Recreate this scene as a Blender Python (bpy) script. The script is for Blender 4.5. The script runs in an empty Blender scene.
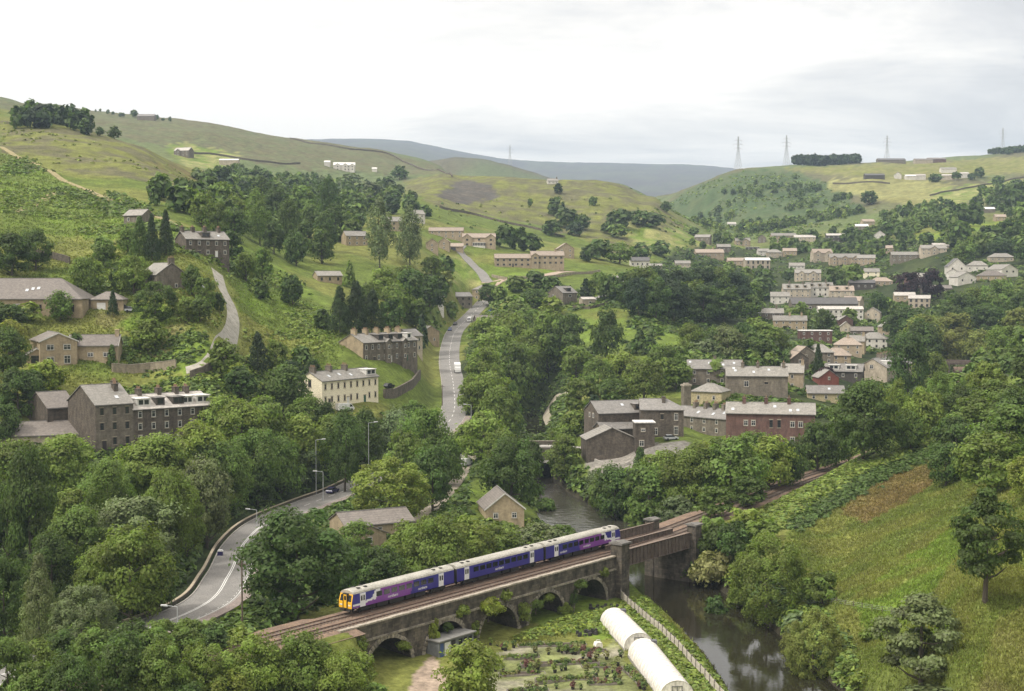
import bpy, math, random
import numpy as np
from math import radians as R
from mathutils import Vector, Matrix

HAZE = .82e-4
random.seed(7); rng = np.random.default_rng(11)
scene = bpy.context.scene
col = scene.collection
F_PX, CX, CY = 1400.0, 512.0, 345.5
PITCH = math.atan((345.5 - 280.0) / F_PX)
CAM = np.array([0.0, 0.0, 50.0])
FW = np.array([0, math.cos(PITCH), -math.sin(PITCH)]); UP = np.array([0, math.sin(PITCH), math.cos(PITCH)])

# ------------------------------------------------------------------ objects and tags
def link(o, parent=None):
    col.objects.link(o)
    if parent is not None: o.parent = parent
    return o
def tag(o, label=None, cat=None, group=None, kind=None):
    if label: o['label'] = label
    if cat: o['category'] = cat
    if group: o['group'] = group
    if kind: o['kind'] = kind
    return o
def empty(name, loc, rz=0.0, label=None, cat=None, group=None):
    o = bpy.data.objects.new(name, None); col.objects.link(o)
    o.location = loc; o.rotation_euler = (0, 0, rz); o.empty_display_size = 0.3
    return tag(o, label, cat, group)
def copy_tree(o, parent=None):
    c = o.copy(); col.objects.link(c); c.parent = parent
    for ch in o.children: copy_tree(ch, c)
    return c

class MB:
    """collects shapes into one mesh"""
    def __init__(s): s.v = []; s.f = []; s.m = []; s.k = 0
    def mat(s, k): s.k = k; return s
    def add(s, vs, fs, k=None):
        b = len(s.v); s.v.extend([tuple(map(float, p)) for p in vs])
        for f in fs: s.f.append(tuple(b + i for i in f)); s.m.append(s.k if k is None else k)
        return s
    def box(s, x0, x1, y0, y1, z0, z1, k=None, M=None):
        vs = [(x0,y0,z0),(x1,y0,z0),(x1,y1,z0),(x0,y1,z0),(x0,y0,z1),(x1,y0,z1),(x1,y1,z1),(x0,y1,z1)]
        if M is not None: vs = [tuple(M @ Vector(p)) for p in vs]
        return s.add(vs, [(0,3,2,1),(4,5,6,7),(0,1,5,4),(1,2,6,5),(2,3,7,6),(3,0,4,7)], k)
    def prism(s, poly, axis, a, b, k=None):
        """2-D polygon (counter clockwise seen from +axis) extruded along axis from a to b"""
        def P(p, t):
            if axis == 'x': return (t, p[0], p[1])
            if axis == 'y': return (p[0], t, p[1])
            return (p[0], p[1], t)
        n = len(poly)
        vs = [P(p, a) for p in poly] + [P(p, b) for p in poly]
        fs = [tuple(range(n - 1, -1, -1)), tuple(range(n, 2 * n))] + [(i, (i + 1) % n, n + (i + 1) % n, n + i) for i in range(n)]
        return s.add(vs, fs, k)
    def tube(s, p0, p1, r0, r1=None, n=6, k=None, caps=True):
        r1 = r0 if r1 is None else r1
        p0 = Vector(p0); p1 = Vector(p1); d = (p1 - p0)
        if d.length < 1e-6: return s
        d.normalize(); a = d.orthogonal().normalized(); b = d.cross(a)
        vs = []
        for p, r in ((p0, r0), (p1, r1)):
            for i in range(n):
                t = 2 * math.pi * i / n
                vs.append(p + a * (r * math.cos(t)) + b * (r * math.sin(t)))
        fs = [(i, (i + 1) % n, n + (i + 1) % n, n + i) for i in range(n)]
        if caps: fs += [tuple(range(n - 1, -1, -1)), tuple(range(n, 2 * n))]
        return s.add(vs, fs, k)
    def mesh(s, name, mats, smooth=False):
        me = bpy.data.meshes.new(name); me.from_pydata(s.v, [], s.f)
        for m in (mats if isinstance(mats, (list, tuple)) else [mats]): me.materials.append(m)
        if s.m and max(s.m) > 0: me.polygons.foreach_set('material_index', s.m)
        if smooth: me.polygons.foreach_set('use_smooth', [True] * len(me.polygons))
        me.update(); return me
    def build(s, name, mats, parent=None, smooth=False):
        return link(bpy.data.objects.new(name, s.mesh(name, mats, smooth)), parent)

def np_mesh(name, V, Fq, mats, attrs=None, colattr=None, smooth=False, n=4):
    V = np.asarray(V, np.float32); Fq = np.asarray(Fq, np.int32)
    me = bpy.data.meshes.new(name)
    me.vertices.add(len(V)); me.vertices.foreach_set('co', V.ravel())
    nf = len(Fq)
    me.loops.add(nf * n); me.polygons.add(nf)
    me.polygons.foreach_set('loop_start', np.arange(0, nf * n, n, dtype=np.int32))
    me.polygons.foreach_set('loop_total', np.full(nf, n, np.int32))
    me.loops.foreach_set('vertex_index', Fq.ravel())
    if smooth: me.polygons.foreach_set('use_smooth', np.ones(nf, bool))
    me.update(calc_edges=True)
    for k, a in (attrs or {}).items():
        at_ = me.attributes.new(k, 'FLOAT', 'POINT'); at_.data.foreach_set('value', np.asarray(a, np.float32))
    if colattr is not None:
        ca = me.attributes.new('col', 'FLOAT_COLOR', 'POINT')
        c4 = np.ones((len(V), 4), np.float32); c4[:, :3] = colattr
        ca.data.foreach_set('color', c4.ravel())
    for m in (mats if isinstance(mats, (list, tuple)) else [mats]): me.materials.append(m)
    me.validate(); return me

# ------------------------------------------------------------------ materials
MATS = {}
def nodes_of(name):
    m = bpy.data.materials.new(name); m.use_nodes = True
    nt = m.node_tree; nt.nodes.clear()
    return m, nt, nt.nodes, nt.links
def ramp(N, stops):
    r = N.new('ShaderNodeValToRGB'); e = r.color_ramp.elements
    while len(e) > 1: e.remove(e[-1])
    e[0].position = stops[0][0]; e[0].color = (*stops[0][1], 1)
    for p, c in stops[1:]:
        q = e.new(p); q.color = (*c, 1)
    return r
def surf(name, c, c2=None, rough=0.8, scale=1.5, scale2=None, spec=0.3, metal=0.0, stretch=(1,1,1), bump=0.0, lo=0.35, hi=0.65, rnd=0.0, coord='Object'):
    """one procedural surface: two colours mixed by layered noise, optional per-object brightness spread"""
    if name in MATS: return MATS[name]
    m, nt, N, L = nodes_of(name)
    c2 = c2 or tuple(x * 0.7 for x in c)
    tc = N.new('ShaderNodeTexCoord'); mp = N.new('ShaderNodeMapping'); mp.inputs['Scale'].default_value = stretch
    L.new(tc.outputs[coord], mp.inputs['Vector'])
    n1 = N.new('ShaderNodeTexNoise'); n1.inputs['Scale'].default_value = scale; n1.inputs['Detail'].default_value = 5; n1.inputs['Roughness'].default_value = 0.65
    L.new(mp.outputs[0], n1.inputs['Vector'])
    r = ramp(N, [(lo, c), (hi, c2)]); L.new(n1.outputs[0], r.inputs[0])
    out = r.outputs[0]
    if scale2:
        n2 = N.new('ShaderNodeTexNoise'); n2.inputs['Scale'].default_value = scale2; n2.inputs['Detail'].default_value = 3
        L.new(mp.outputs[0], n2.inputs['Vector'])
        mr = N.new('ShaderNodeMapRange'); mr.inputs['From Min'].default_value = .25; mr.inputs['From Max'].default_value = .75
        mr.inputs['To Min'].default_value = .6; mr.inputs['To Max'].default_value = 1.35; L.new(n2.outputs[0], mr.inputs[0])
        mu = N.new('ShaderNodeVectorMath'); mu.operation = 'SCALE'; L.new(out, mu.inputs[0]); L.new(mr.outputs[0], mu.inputs['Scale']); out = mu.outputs[0]
    if rnd:
        oi = N.new('ShaderNodeObjectInfo'); mr = N.new('ShaderNodeMapRange')
        mr.inputs['To Min'].default_value = 1 - rnd; mr.inputs['To Max'].default_value = 1 + rnd; L.new(oi.outputs['Random'], mr.inputs[0])
        mu = N.new('ShaderNodeVectorMath'); mu.operation = 'SCALE'; L.new(out, mu.inputs[0]); L.new(mr.outputs[0], mu.inputs['Scale']); out = mu.outputs[0]
    b = N.new('ShaderNodeBsdfPrincipled'); L.new(out, b.inputs['Base Color'])
    b.inputs['Roughness'].default_value = rough; b.inputs['Specular IOR Level'].default_value = spec; b.inputs['Metallic'].default_value = metal
    if bump:
        bp = N.new('ShaderNodeBump'); bp.inputs['Strength'].default_value = bump; bp.inputs['Distance'].default_value = 0.1
        L.new(n1.outputs[0], bp.inputs['Height']); L.new(bp.outputs[0], b.inputs['Normal'])
    o = N.new('ShaderNodeOutputMaterial'); L.new(b.outputs[0], o.inputs['Surface'])
    MATS[name] = m; return m
def masonry(name, c, c2, mortar=(.3,.28,.24), bw=.55, bh=.24, rnd=.12, stain=.5):
    """coursed stone or brick: a brick pattern laid on each wall plane plus weathering streaks"""
    if name in MATS: return MATS[name]
    m, nt, N, L = nodes_of(name)
    tc = N.new('ShaderNodeTexCoord'); ge = N.new('ShaderNodeNewGeometry')
    sep = N.new('ShaderNodeSeparateXYZ'); L.new(tc.outputs['Object'], sep.inputs[0])
    ad = N.new('ShaderNodeMath'); ad.operation = 'ADD'; L.new(sep.outputs['X'], ad.inputs[0]); L.new(sep.outputs['Y'], ad.inputs[1])
    cb = N.new('ShaderNodeCombineXYZ'); L.new(ad.outputs[0], cb.inputs['X']); L.new(sep.outputs['Z'], cb.inputs['Y'])
    bt = N.new('ShaderNodeTexBrick'); L.new(cb.outputs[0], bt.inputs['Vector'])
    bt.inputs['Scale'].default_value = 1.0; bt.inputs['Brick Width'].default_value = bw; bt.inputs['Row Height'].default_value = bh
    bt.inputs['Mortar Size'].default_value = .014; bt.inputs['Color1'].default_value = (*c, 1); bt.inputs['Color2'].default_value = (*c2, 1); bt.inputs['Mortar'].default_value = (*mortar, 1)
    n1 = N.new('ShaderNodeTexNoise'); n1.inputs['Scale'].default_value = .55; n1.inputs['Detail'].default_value = 6; n1.inputs['Roughness'].default_value = .7
    mp = N.new('ShaderNodeMapping'); mp.inputs['Scale'].default_value = (1.6, 1.6, .7); L.new(tc.outputs['Object'], mp.inputs[0]); L.new(mp.outputs[0], n1.inputs['Vector'])
    mr = N.new('ShaderNodeMapRange'); mr.inputs['From Min'].default_value = .3; mr.inputs['From Max'].default_value = .7
    mr.inputs['To Min'].default_value = 1 - stain; mr.inputs['To Max'].default_value = 1.25; L.new(n1.outputs[0], mr.inputs[0])
    mu = N.new('ShaderNodeVectorMath'); mu.operation = 'SCALE'; L.new(bt.outputs['Color'], mu.inputs[0]); L.new(mr.outputs[0], mu.inputs['Scale'])
    oi = N.new('ShaderNodeObjectInfo'); m2 = N.new('ShaderNodeMapRange'); m2.inputs['To Min'].default_value = 1 - rnd; m2.inputs['To Max'].default_value = 1 + rnd
    L.new(oi.outputs['Random'], m2.inputs[0])
    m3 = N.new('ShaderNodeVectorMath'); m3.operation = 'SCALE'; L.new(mu.outputs[0], m3.inputs[0]); L.new(m2.outputs[0], m3.inputs['Scale'])
    b = N.new('ShaderNodeBsdfPrincipled'); b.inputs['Roughness'].default_value = .9; b.inputs['Specular IOR Level'].default_value = .2
    L.new(m3.outputs[0], b.inputs['Base Color'])
    o = N.new('ShaderNodeOutputMaterial'); L.new(b.outputs[0], o.inputs['Surface'])
    MATS[name] = m; return m
def slates(name, c, c2, rnd=.12):
    """slate or stone-flag roof: thin courses down the slope, blotched with lichen"""
    if name in MATS: return MATS[name]
    m, nt, N, L = nodes_of(name)
    tc = N.new('ShaderNodeTexCoord')
    w = N.new('ShaderNodeTexWave'); w.wave_type = 'BANDS'; w.bands_direction = 'Z'; w.wave_profile = 'SAW'; w.inputs['Scale'].default_value = .95
    w.inputs['Distortion'].default_value = .6; w.inputs['Detail Scale'].default_value = 3; L.new(tc.outputs['Object'], w.inputs['Vector'])
    n1 = N.new('ShaderNodeTexNoise'); n1.inputs['Scale'].default_value = .8; n1.inputs['Detail'].default_value = 7; n1.inputs['Roughness'].default_value = .7
    L.new(tc.outputs['Object'], n1.inputs['Vector'])
    v = N.new('ShaderNodeTexVoronoi'); v.inputs['Scale'].default_value = 2.6; L.new(tc.outputs['Object'], v.inputs['Vector'])
    r = ramp(N, [(.32, c), (.68, c2)]); L.new(n1.outputs[0], r.inputs[0])
    sv = N.new('ShaderNodeSeparateColor'); L.new(v.outputs['Color'], sv.inputs[0])
    f1 = N.new('ShaderNodeMapRange'); f1.inputs['To Min'].default_value = .82; f1.inputs['To Max'].default_value = 1.15; L.new(sv.outputs[0], f1.inputs[0])
    f2 = N.new('ShaderNodeMapRange'); f2.inputs['To Min'].default_value = .8; f2.inputs['To Max'].default_value = 1.08; L.new(w.outputs['Fac'], f2.inputs[0])
    oi = N.new('ShaderNodeObjectInfo'); f3 = N.new('ShaderNodeMapRange'); f3.inputs['To Min'].default_value = 1 - rnd; f3.inputs['To Max'].default_value = 1 + rnd; L.new(oi.outputs['Random'], f3.inputs[0])
    q = N.new('ShaderNodeMath'); q.operation = 'MULTIPLY'; L.new(f1.outputs[0], q.inputs[0]); L.new(f2.outputs[0], q.inputs[1])
    q2 = N.new('ShaderNodeMath'); q2.operation = 'MULTIPLY'; L.new(q.outputs[0], q2.inputs[0]); L.new(f3.outputs[0], q2.inputs[1])
    mu = N.new('ShaderNodeVectorMath'); mu.operation = 'SCALE'; L.new(r.outputs[0], mu.inputs[0]); L.new(q2.outputs[0], mu.inputs['Scale'])
    b = N.new('ShaderNodeBsdfPrincipled'); b.inputs['Roughness'].default_value = .62; b.inputs['Specular IOR Level'].default_value = .4
    L.new(mu.outputs[0], b.inputs['Base Color'])
    o = N.new('ShaderNodeOutputMaterial'); L.new(b.outputs[0], o.inputs['Surface'])
    MATS[name] = m; return m
def foliage(name, trans=.3, spec=.25, rough=.55, fixed=None):
    """leaves: the object's own colour, varied leaf by leaf and in soft patches"""
    if name in MATS: return MATS[name]
    m, nt, N, L = nodes_of(name)
    at = N.new('ShaderNodeAttribute'); at.attribute_name = 'var'
    if fixed:
        base = N.new('ShaderNodeRGB'); base.outputs[0].default_value = (*fixed, 1); bo = base.outputs[0]
    else:
        oi = N.new('ShaderNodeObjectInfo'); bo = oi.outputs['Color']
    mr = N.new('ShaderNodeMapRange'); mr.inputs['To Min'].default_value = .55; mr.inputs['To Max'].default_value = 1.45; L.new(at.outputs['Fac'], mr.inputs[0])
    mu = N.new('ShaderNodeVectorMath'); mu.operation = 'SCALE'; L.new(bo, mu.inputs[0]); L.new(mr.outputs[0], mu.inputs['Scale'])
    hs = N.new('ShaderNodeHueSaturation'); L.new(mu.outputs[0], hs.inputs['Color'])
    h = N.new('ShaderNodeMapRange'); h.inputs['To Min'].default_value = .485; h.inputs['To Max'].default_value = .51; L.new(at.outputs['Fac'], h.inputs[0]); L.new(h.outputs[0], hs.inputs['Hue'])
    b = N.new('ShaderNodeBsdfPrincipled'); b.inputs['Roughness'].default_value = rough; b.inputs['Specular IOR Level'].default_value = spec
    L.new(hs.outputs[0], b.inputs['Base Color'])
    t = N.new('ShaderNodeBsdfTranslucent'); sc = N.new('ShaderNodeVectorMath'); sc.operation = 'MULTIPLY'; sc.inputs[1].default_value = (1.25, 1.35, .6)
    L.new(hs.outputs[0], sc.inputs[0]); L.new(sc.outputs[0], t.inputs['Color'])
    mx = N.new('ShaderNodeMixShader'); mx.inputs[0].default_value = trans; L.new(b.outputs[0], mx.inputs[1]); L.new(t.outputs[0], mx.inputs[2])
    o = N.new('ShaderNodeOutputMaterial'); L.new(mx.outputs[0], o.inputs['Surface'])
    MATS[name] = m; return m

# ------------------------------------------------------------------ camera, sky, sun
cd = bpy.data.cameras.new('camera'); cam = link(bpy.data.objects.new('camera', cd))
cd.sensor_width = 36; cd.lens = F_PX / 1024 * 36; cd.clip_start = 1; cd.clip_end = 20000
cam.location = CAM; cam.rotation_euler = (R(90) - PITCH, 0, 0); scene.camera = cam
SUN_EL, SUN_AZ = R(50), R(-118)          # azimuth clockwise from the view direction: behind, over the left shoulder
sd = bpy.data.lights.new('sun', 'SUN'); sun = link(bpy.data.objects.new('sun', sd))
sd.energy = 2.1; sd.angle = R(8); sd.color = (1, .95, .86)
sv = Vector((math.sin(SUN_AZ) * math.cos(SUN_EL), math.cos(SUN_AZ) * math.cos(SUN_EL), math.sin(SUN_EL)))
sun.rotation_euler = (-sv).to_track_quat('-Z', 'Y').to_euler(); sun.location = (0, 0, 300)
w = bpy.data.worlds.new('World'); scene.world = w; w.use_nodes = True
N, L = w.node_tree.nodes, w.node_tree.links; N.clear()
sk = N.new('ShaderNodeTexSky'); sk.sky_type = 'NISHITA'; sk.sun_disc = False; sk.sun_elevation = SUN_EL; sk.sun_rotation = SUN_AZ
bs = N.new('ShaderNodeBackground'); bs.inputs[1].default_value = .12; L.new(sk.outputs[0], bs.inputs[0])
tc = N.new('ShaderNodeTexCoord')
sep = N.new('ShaderNodeSeparateXYZ'); L.new(tc.outputs['Generated'], sep.inputs[0])
# project the view direction on a cloud deck so that banks flatten towards the horizon
mz = N.new('ShaderNodeMath'); mz.operation = 'ADD'; mz.inputs[1].default_value = .10; L.new(sep.outputs['Z'], mz.inputs[0])
mm = N.new('ShaderNodeMath'); mm.operation = 'MAXIMUM'; mm.inputs[1].default_value = .05; L.new(mz.outputs[0], mm.inputs[0])
dx = N.new('ShaderNodeMath'); dx.operation = 'DIVIDE'; L.new(sep.outputs['X'], dx.inputs[0]); L.new(mm.outputs[0], dx.inputs[1])
dy = N.new('ShaderNodeMath'); dy.operation = 'DIVIDE'; L.new(sep.outputs['Y'], dy.inputs[0]); L.new(mm.outputs[0], dy.inputs[1])
cb = N.new('ShaderNodeCombineXYZ'); L.new(dx.outputs[0], cb.inputs[0]); L.new(dy.outputs[0], cb.inputs[1])
mp = N.new('ShaderNodeMapping'); mp.inputs['Location'].default_value = (3.1, .4, 0); mp.inputs['Scale'].default_value = (.75, 1.0, 1); L.new(cb.outputs[0], mp.inputs[0])
n1 = N.new('ShaderNodeTexNoise'); n1.inputs['Scale'].default_value = 1.0; n1.inputs['Detail'].default_value = 6; n1.inputs['Roughness'].default_value = .6; n1.inputs['Distortion'].default_value = .5
L.new(mp.outputs[0], n1.inputs['Vector'])
# the cloud is thinner (brighter) to the left and overhead, thicker to the right
gx = N.new('ShaderNodeMath'); gx.operation = 'MULTIPLY_ADD'; gx.inputs[1].default_value = -.45; gx.inputs[2].default_value = .06; L.new(sep.outputs['X'], gx.inputs[0])
ga = N.new('ShaderNodeMath'); ga.operation = 'ADD'; L.new(n1.outputs[0], ga.inputs[0]); L.new(gx.outputs[0], ga.inputs[1])
cr = ramp(N, [(.27, (.50, .475, .455)), (.39, (.65, .615, .58)), (.49, (.83, .775, .705)), (.61, (1.05, .965, .86))]); L.new(ga.outputs[0], cr.inputs[0])
# an overcast sky is dimmer towards the horizon than overhead
el = N.new('ShaderNodeMath'); el.operation = 'MULTIPLY_ADD'; el.use_clamp = False; el.inputs[1].default_value = 1.05; el.inputs[2].default_value = .86; L.new(sep.outputs['Z'], el.inputs[0])
em = N.new('ShaderNodeMath'); em.operation = 'MAXIMUM'; em.inputs[1].default_value = .5; L.new(el.outputs[0], em.inputs[0])
bc = N.new('ShaderNodeBackground'); L.new(em.outputs[0], bc.inputs[1]); L.new(cr.outputs[0], bc.inputs[0])
mx = N.new('ShaderNodeMixShader'); mx.inputs[0].default_value = .92; L.new(bs.outputs[0], mx.inputs[1]); L.new(bc.outputs[0], mx.inputs[2])
ow = N.new('ShaderNodeOutputWorld'); L.new(mx.outputs[0], ow.inputs['Surface'])
vs_ = scene.view_settings; vs_.view_transform = 'Standard'; vs_.look = 'None'; vs_.exposure = .52; vs_.gamma = 1; vs_.use_curve_mapping = False
scene.render.engine = 'CYCLES'; cy = scene.cycles
cy.use_denoising = True; cy.max_bounces = 5; cy.diffuse_bounces = 4; cy.glossy_bounces = 2; cy.transmission_bounces = 2; cy.transparent_max_bounces = 4; cy.volume_bounces = 0
cy.use_adaptive_sampling = True; cy.adaptive_threshold = .02; cy.caustics_reflective = False; cy.caustics_refractive = False

# ------------------------------------------------------------------ the valley's shape
def ray(px, py):
    d = FW * F_PX + UP * (CY - py); d = d + np.array([px - CX, 0, 0]); return d / d[1]      # per metre of Y
def P(px, py, D): return tuple(CAM + ray(px, py) * D)
def project(X, Y, Z):
    x = X; y = Y; z = Z - CAM[2]
    dep = y * FW[1] + z * FW[2]; v = y * UP[1] + z * UP[2]
    return CX + F_PX * x / dep, CY - F_PX * v / dep
def catmull(pts, step=2.0):
    P_ = np.array(pts, float); out = []
    P_ = np.vstack([2 * P_[0] - P_[1], P_, 2 * P_[-1] - P_[-2]])
    for i in range(1, len(P_) - 2):
        a, b, c, d = P_[i - 1], P_[i], P_[i + 1], P_[i + 2]
        n = max(2, int(np.linalg.norm((c - b)[:2]) / step))
        for t in np.linspace(0, 1, n, endpoint=False):
            out.append(.5 * (2 * b + (c - a) * t + (2 * a - 5 * b + 4 * c - d) * t ** 2 + (3 * b - a - 3 * c + d) * t ** 3))
    out.append(P_[-2]); return np.array(out)

# railway: far track (the train's) centre line; rails stand at z = 0 by the viaduct
DIR = np.array([.6213, .7836]); PERP = np.array([.7836, -.6213]); P0 = np.array([-24.3, 208.1])
def RW(s, o=0.0): return P0 + DIR * s + PERP * o
MID = 1.9                                        # centre of the formation, between the tracks
rail_far = catmull([(*RW(-95), 0), (*RW(-45), 0), (*RW(-15), 0), (*RW(15), 0), (*RW(45), 0), (*RW(75), 0), (41.2, 298, 0), (57, 326, 0), (72, 352, 0), (104, 402, .2), (141, 478, .8), (190, 600, 2), (224, 700, 3.5), (255, 800, 5)], 2.5)
def offset_line(pl, o):
    t = np.gradient(pl[:, :2], axis=0); t /= np.linalg.norm(t, axis=1)[:, None]
    q = pl.copy(); q[:, 0] += t[:, 1] * o; q[:, 1] -= t[:, 0] * o; return q
rail_mid = offset_line(rail_far, MID)
VIA0, VIA1, BR1 = -5.0, 64.0, 88.0               # stations: viaduct start, its end tower, bridge's far tower
# water
WATER_Z = -9.5
river = catmull([(46, 120, 15), (42, 170, 15), (40, 195, 14.5), (38.5, 215, 13.5), (36.5, 240, 14), (33, 262, 14), (29, 290, 14), (22.5, 322, 17), (17, 350, 17), (12.2, 380, 10), (10.2, 405, 6.5), (10, 430, 6)], 3)
canal = catmull([(9.6, 455, 7), (8.5, 500, 8), (7.4, 560, 8), (8, 590, 6)], 4)
CANAL_Z = -5.2
# roads (x, y, z)
main_road = catmull([(-110, 130, -2), (-78, 172, -3), (-60, 202, -3), (-50.5, 226, -3), (-51, 250, -3), (-54, 280, -3), (-53.5, 306, -3), (-47.5, 332, -3), (-41, 352, -2.6), (-32, 380, 0), (-22.5, 412, 4.6), (-18.5, 440, 8), (-20.5, 490, 12.8), (-24.6, 550, 18), (-27, 620, 22), (-27.5, 690, 25.4), (-22, 740, 31), (-15, 790, 38.5)], 3)
lane = catmull([(-31, 378, 0), (-20, 388, -.1), (-10, 405, 0), (2, 417, 0), (12, 421, 0), (24, 416, -.4), (30, 408, -1)], 2.5)
lock_lane = catmull([(-11.5, 402, 0), (-12.5, 380, -.6), (-14.5, 350, -1.2), (-18, 318, -1.8), (-24, 290, -2.2)], 2.5)

ctrl = []
def C(px, py, D): ctrl.append(P(px, py, D))
def W3(x, y, z): ctrl.append((x, y, z))
for a in [(0,310,400),(0,445,330),(0,270,440),(0,200,560),(0,150,780),(0,97,1900),(-60,330,360),(-60,120,900),(-60,90,1900),(0,560,255),(60,600,230),
          (100,445,330),(100,350,385),(100,310,412),(100,262,470),(100,210,580),(100,180,690),(100,137,900),(100,128,1650),(100,112,2000),
          (45,133,860),(45,108,1900),(150,150,920),(200,445,335),(220,338,402),(215,300,440),(210,258,490),(200,222,600),(200,192,750),(195,183,900),(190,158,1500),(200,122,2100),
          (150,390,372),(130,500,285),(300,412,395),(280,335,455),(300,302,520),(300,262,650),(280,230,800),(280,178,1400),(300,140,2200),(240,370,410),(250,300,480),(240,262,560),
          (250,450,340),(300,470,350),(400,400,430),(390,362,455),(370,320,520),(400,272,680),(400,232,850),(345,166,1700),(420,196,1200),(360,192,1300),(400,154,2300),(345,355,440),
          (470,300,765),(480,247,900),(450,202,1250),(450,179,1600),(430,262,760),(500,290,760),
          (530,267,850),(570,305,720),(600,336,650),(640,326,660),(560,395,560),(560,215,1250),(540,180,1600),(500,222,1150),(505,177,1600),
          (620,186,1600),(620,230,1200),(640,272,900),(660,205,1480),(690,238,1300),(690,282,850),(690,330,700),(700,390,500),(690,440,400),(640,440,405),(600,470,385),(590,440,420),(650,385,520),
          (800,400,480),(800,350,620),(800,302,900),(800,265,1150),(800,240,1400),(800,215,1700),(800,187,2000),(800,164,2300),(740,430,420),
          (740,302,900),(740,265,1200),(740,235,1600),(740,200,1900),(740,169,2200),(690,188,2300),(690,215,2000),(650,205,2500),(830,165,2250),
          (900,380,600),(900,330,760),(900,300,900),(900,270,1050),(900,246,1200),(940,236,1150),(900,215,1500),(900,187,1900),(900,163,2400),(860,190,1850),(860,178,2000),
          (1000,345,640),(1000,320,760),(1000,285,900),(1000,250,1050),(1000,226,1250),(1000,190,1700),(1024,166,2100),(1024,153,2400),(1100,150,2300),(1100,250,1000),(1100,330,700),
          (800,486,324),(830,468,345),(860,451,362),(890,436,376),(930,416,390),(1000,384,388),(1040,368,392),(800,560,262),(850,600,226),(900,530,270),(950,600,190),(985,596,180),(1022,690,130),(875,691,176),(1024,520,232),(940,472,320),(1024,450,300)]: C(*a)
for a in [(20,20,43),(0,60,8),(-40,60,6),(40,60,12),(90,60,34),(-120,60,10),(20,120,-4),(-40,120,-2),(60,120,4),(55,150,2),(-90,100,4),(-160,160,14),(-140,230,12),(100,100,26),(75,150,17),
          (10,170,-8),(10,200,-8),(10,225,-8),(-12,195,-8),(-5,215,-8),(22,200,-8),(24,240,-8),(-30,180,-6),(15,245,-8),(0,238,-7.5),(20,270,-8),(-20,262,-4),(0,290,-4),(-10,300,-2),(8,318,-8.4),(8,335,-8.4),(6,350,-8),(5,365,-7.5),(2,385,-5),(9,300,-7.6),(14,285,-7.8),(27,345,-8.3),(30,330,-7.6),(24,362,-7.8),(-25,290,-2.4),(-40,240,-3),(-45,200,-3),(-58,172,-1.5),(-70,150,-.5),
          (0,370,-1.5),(24,378,-4),(32,392,-1.5),(40,340,-4),(48,310,-1.5),(50,350,-1),(75,372,0),(-5,440,2),(0,480,3),(18,480,2),(22,540,3),(-2,560,4),(60,420,2),(95,430,4),(110,480,6),(130,520,7),(165,580,8),(170,520,14),(205,580,18),(235,650,20),(150,440,16),(190,700,12),(290,800,22),(225,800,20),
          (56,262,-5),(52,235,-5.5),(52,215,-5),(58,200,-2),(50,290,-4),(62,300,-1),(70,310,0),(-900,1200,330),(-1500,1000,380),(900,1200,170),(1500,1000,260),(-400,400,120),(-300,250,60),(-500,200,120),(350,250,80),(500,400,140),(500,700,110),(200,150,50),
          (-900,3600,330),(1500,3000,330),(-200,3200,210),(0,2100,150),(150,1900,100),(230,1750,92),(2500,2600,330),(-2500,2600,400),(0,6000,150),(-3000,6000,300),(3000,6000,300),(300,4200,130),(500,3300,170),(350,2700,150),(0,11000,100),(4000,10000,300),(-4000,10000,300)]: W3(*a)
ctrl = np.array(ctrl)
# skylines farther off: crest heights by picture column, at a distance, with front and back slopes
RIDGES = [  #
    (900, .30, .42, [(-400,96),(-100,118),(0,127),(50,131),(90,133),(120,140),(150,153),(175,167),(200,183),(225,205),(260,240),(300,290),(420,600)]),
    # (distance, front slope, back slope, [(px, py)...])
    (9000, .13, .12, [(150,150),(250,141),(330,139),(380,139),(410,141),(440,147),(470,153),(500,158),(540,161),(580,162),(640,163),(690,164),(730,167),(780,180),(850,200),(1100,215)]),
    (3000, .24, .2, [(340,190),(400,170),(430,161),(455,157),(480,158),(510,164),(530,171),(550,178),(575,192),(620,220)]),
    (2200, .3, .25, [(540,230),(580,196),(592,186),(605,183),(620,184),(640,192),(665,207),(700,240)]),
]
def tps_setup(pts, lam=2e-4):
    Q = np.c_[pts[:, 0] / np.maximum(pts[:, 1], 20) * 3.0, np.log(np.maximum(pts[:, 1], 20))]
    n = len(Q); d = np.linalg.norm(Q[:, None] - Q[None], axis=2)
    K = np.where(d > 0, d * d * np.log(d + 1e-12), 0) + lam * np.eye(n)
    A = np.zeros((n + 3, n + 3)); A[:n, :n] = K; A[:n, n] = 1; A[:n, n + 1:] = Q; A[n:, :n] = A[:n, n:].T
    w_ = np.linalg.solve(A, np.r_[pts[:, 2], 0, 0, 0]); return Q, w_
TQ, TW = tps_setup(ctrl)
def vnoise(X, Y, s, seed=0):
    """smooth value noise in world metres"""
    x = X / s; y = Y / s; xi = np.floor(x).astype(np.int64); yi = np.floor(y).astype(np.int64); fx = x - xi; fy = y - yi
    fx = fx * fx * (3 - 2 * fx); fy = fy * fy * (3 - 2 * fy)
    def h(a, b):
        n_ = (a * 374761393 + b * 668265263 + seed * 982451653) & 0xffffffff; n_ = ((n_ ^ (n_ >> 13)) * 1274126177) & 0xffffffff
        return ((n_ ^ (n_ >> 16)) & 0xffff) / 65535.0
    return (h(xi, yi) * (1 - fx) + h(xi + 1, yi) * fx) * (1 - fy) + (h(xi, yi + 1) * (1 - fx) + h(xi + 1, yi + 1) * fx) * fy
def fbm(X, Y, s, seed=0, o=4):
    r = 0; a = .5
    for i in range(o): r = r + a * vnoise(X, Y, s / 2 ** i, seed + i); a *= .5
    return r / (1 - .5 ** o)
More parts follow.
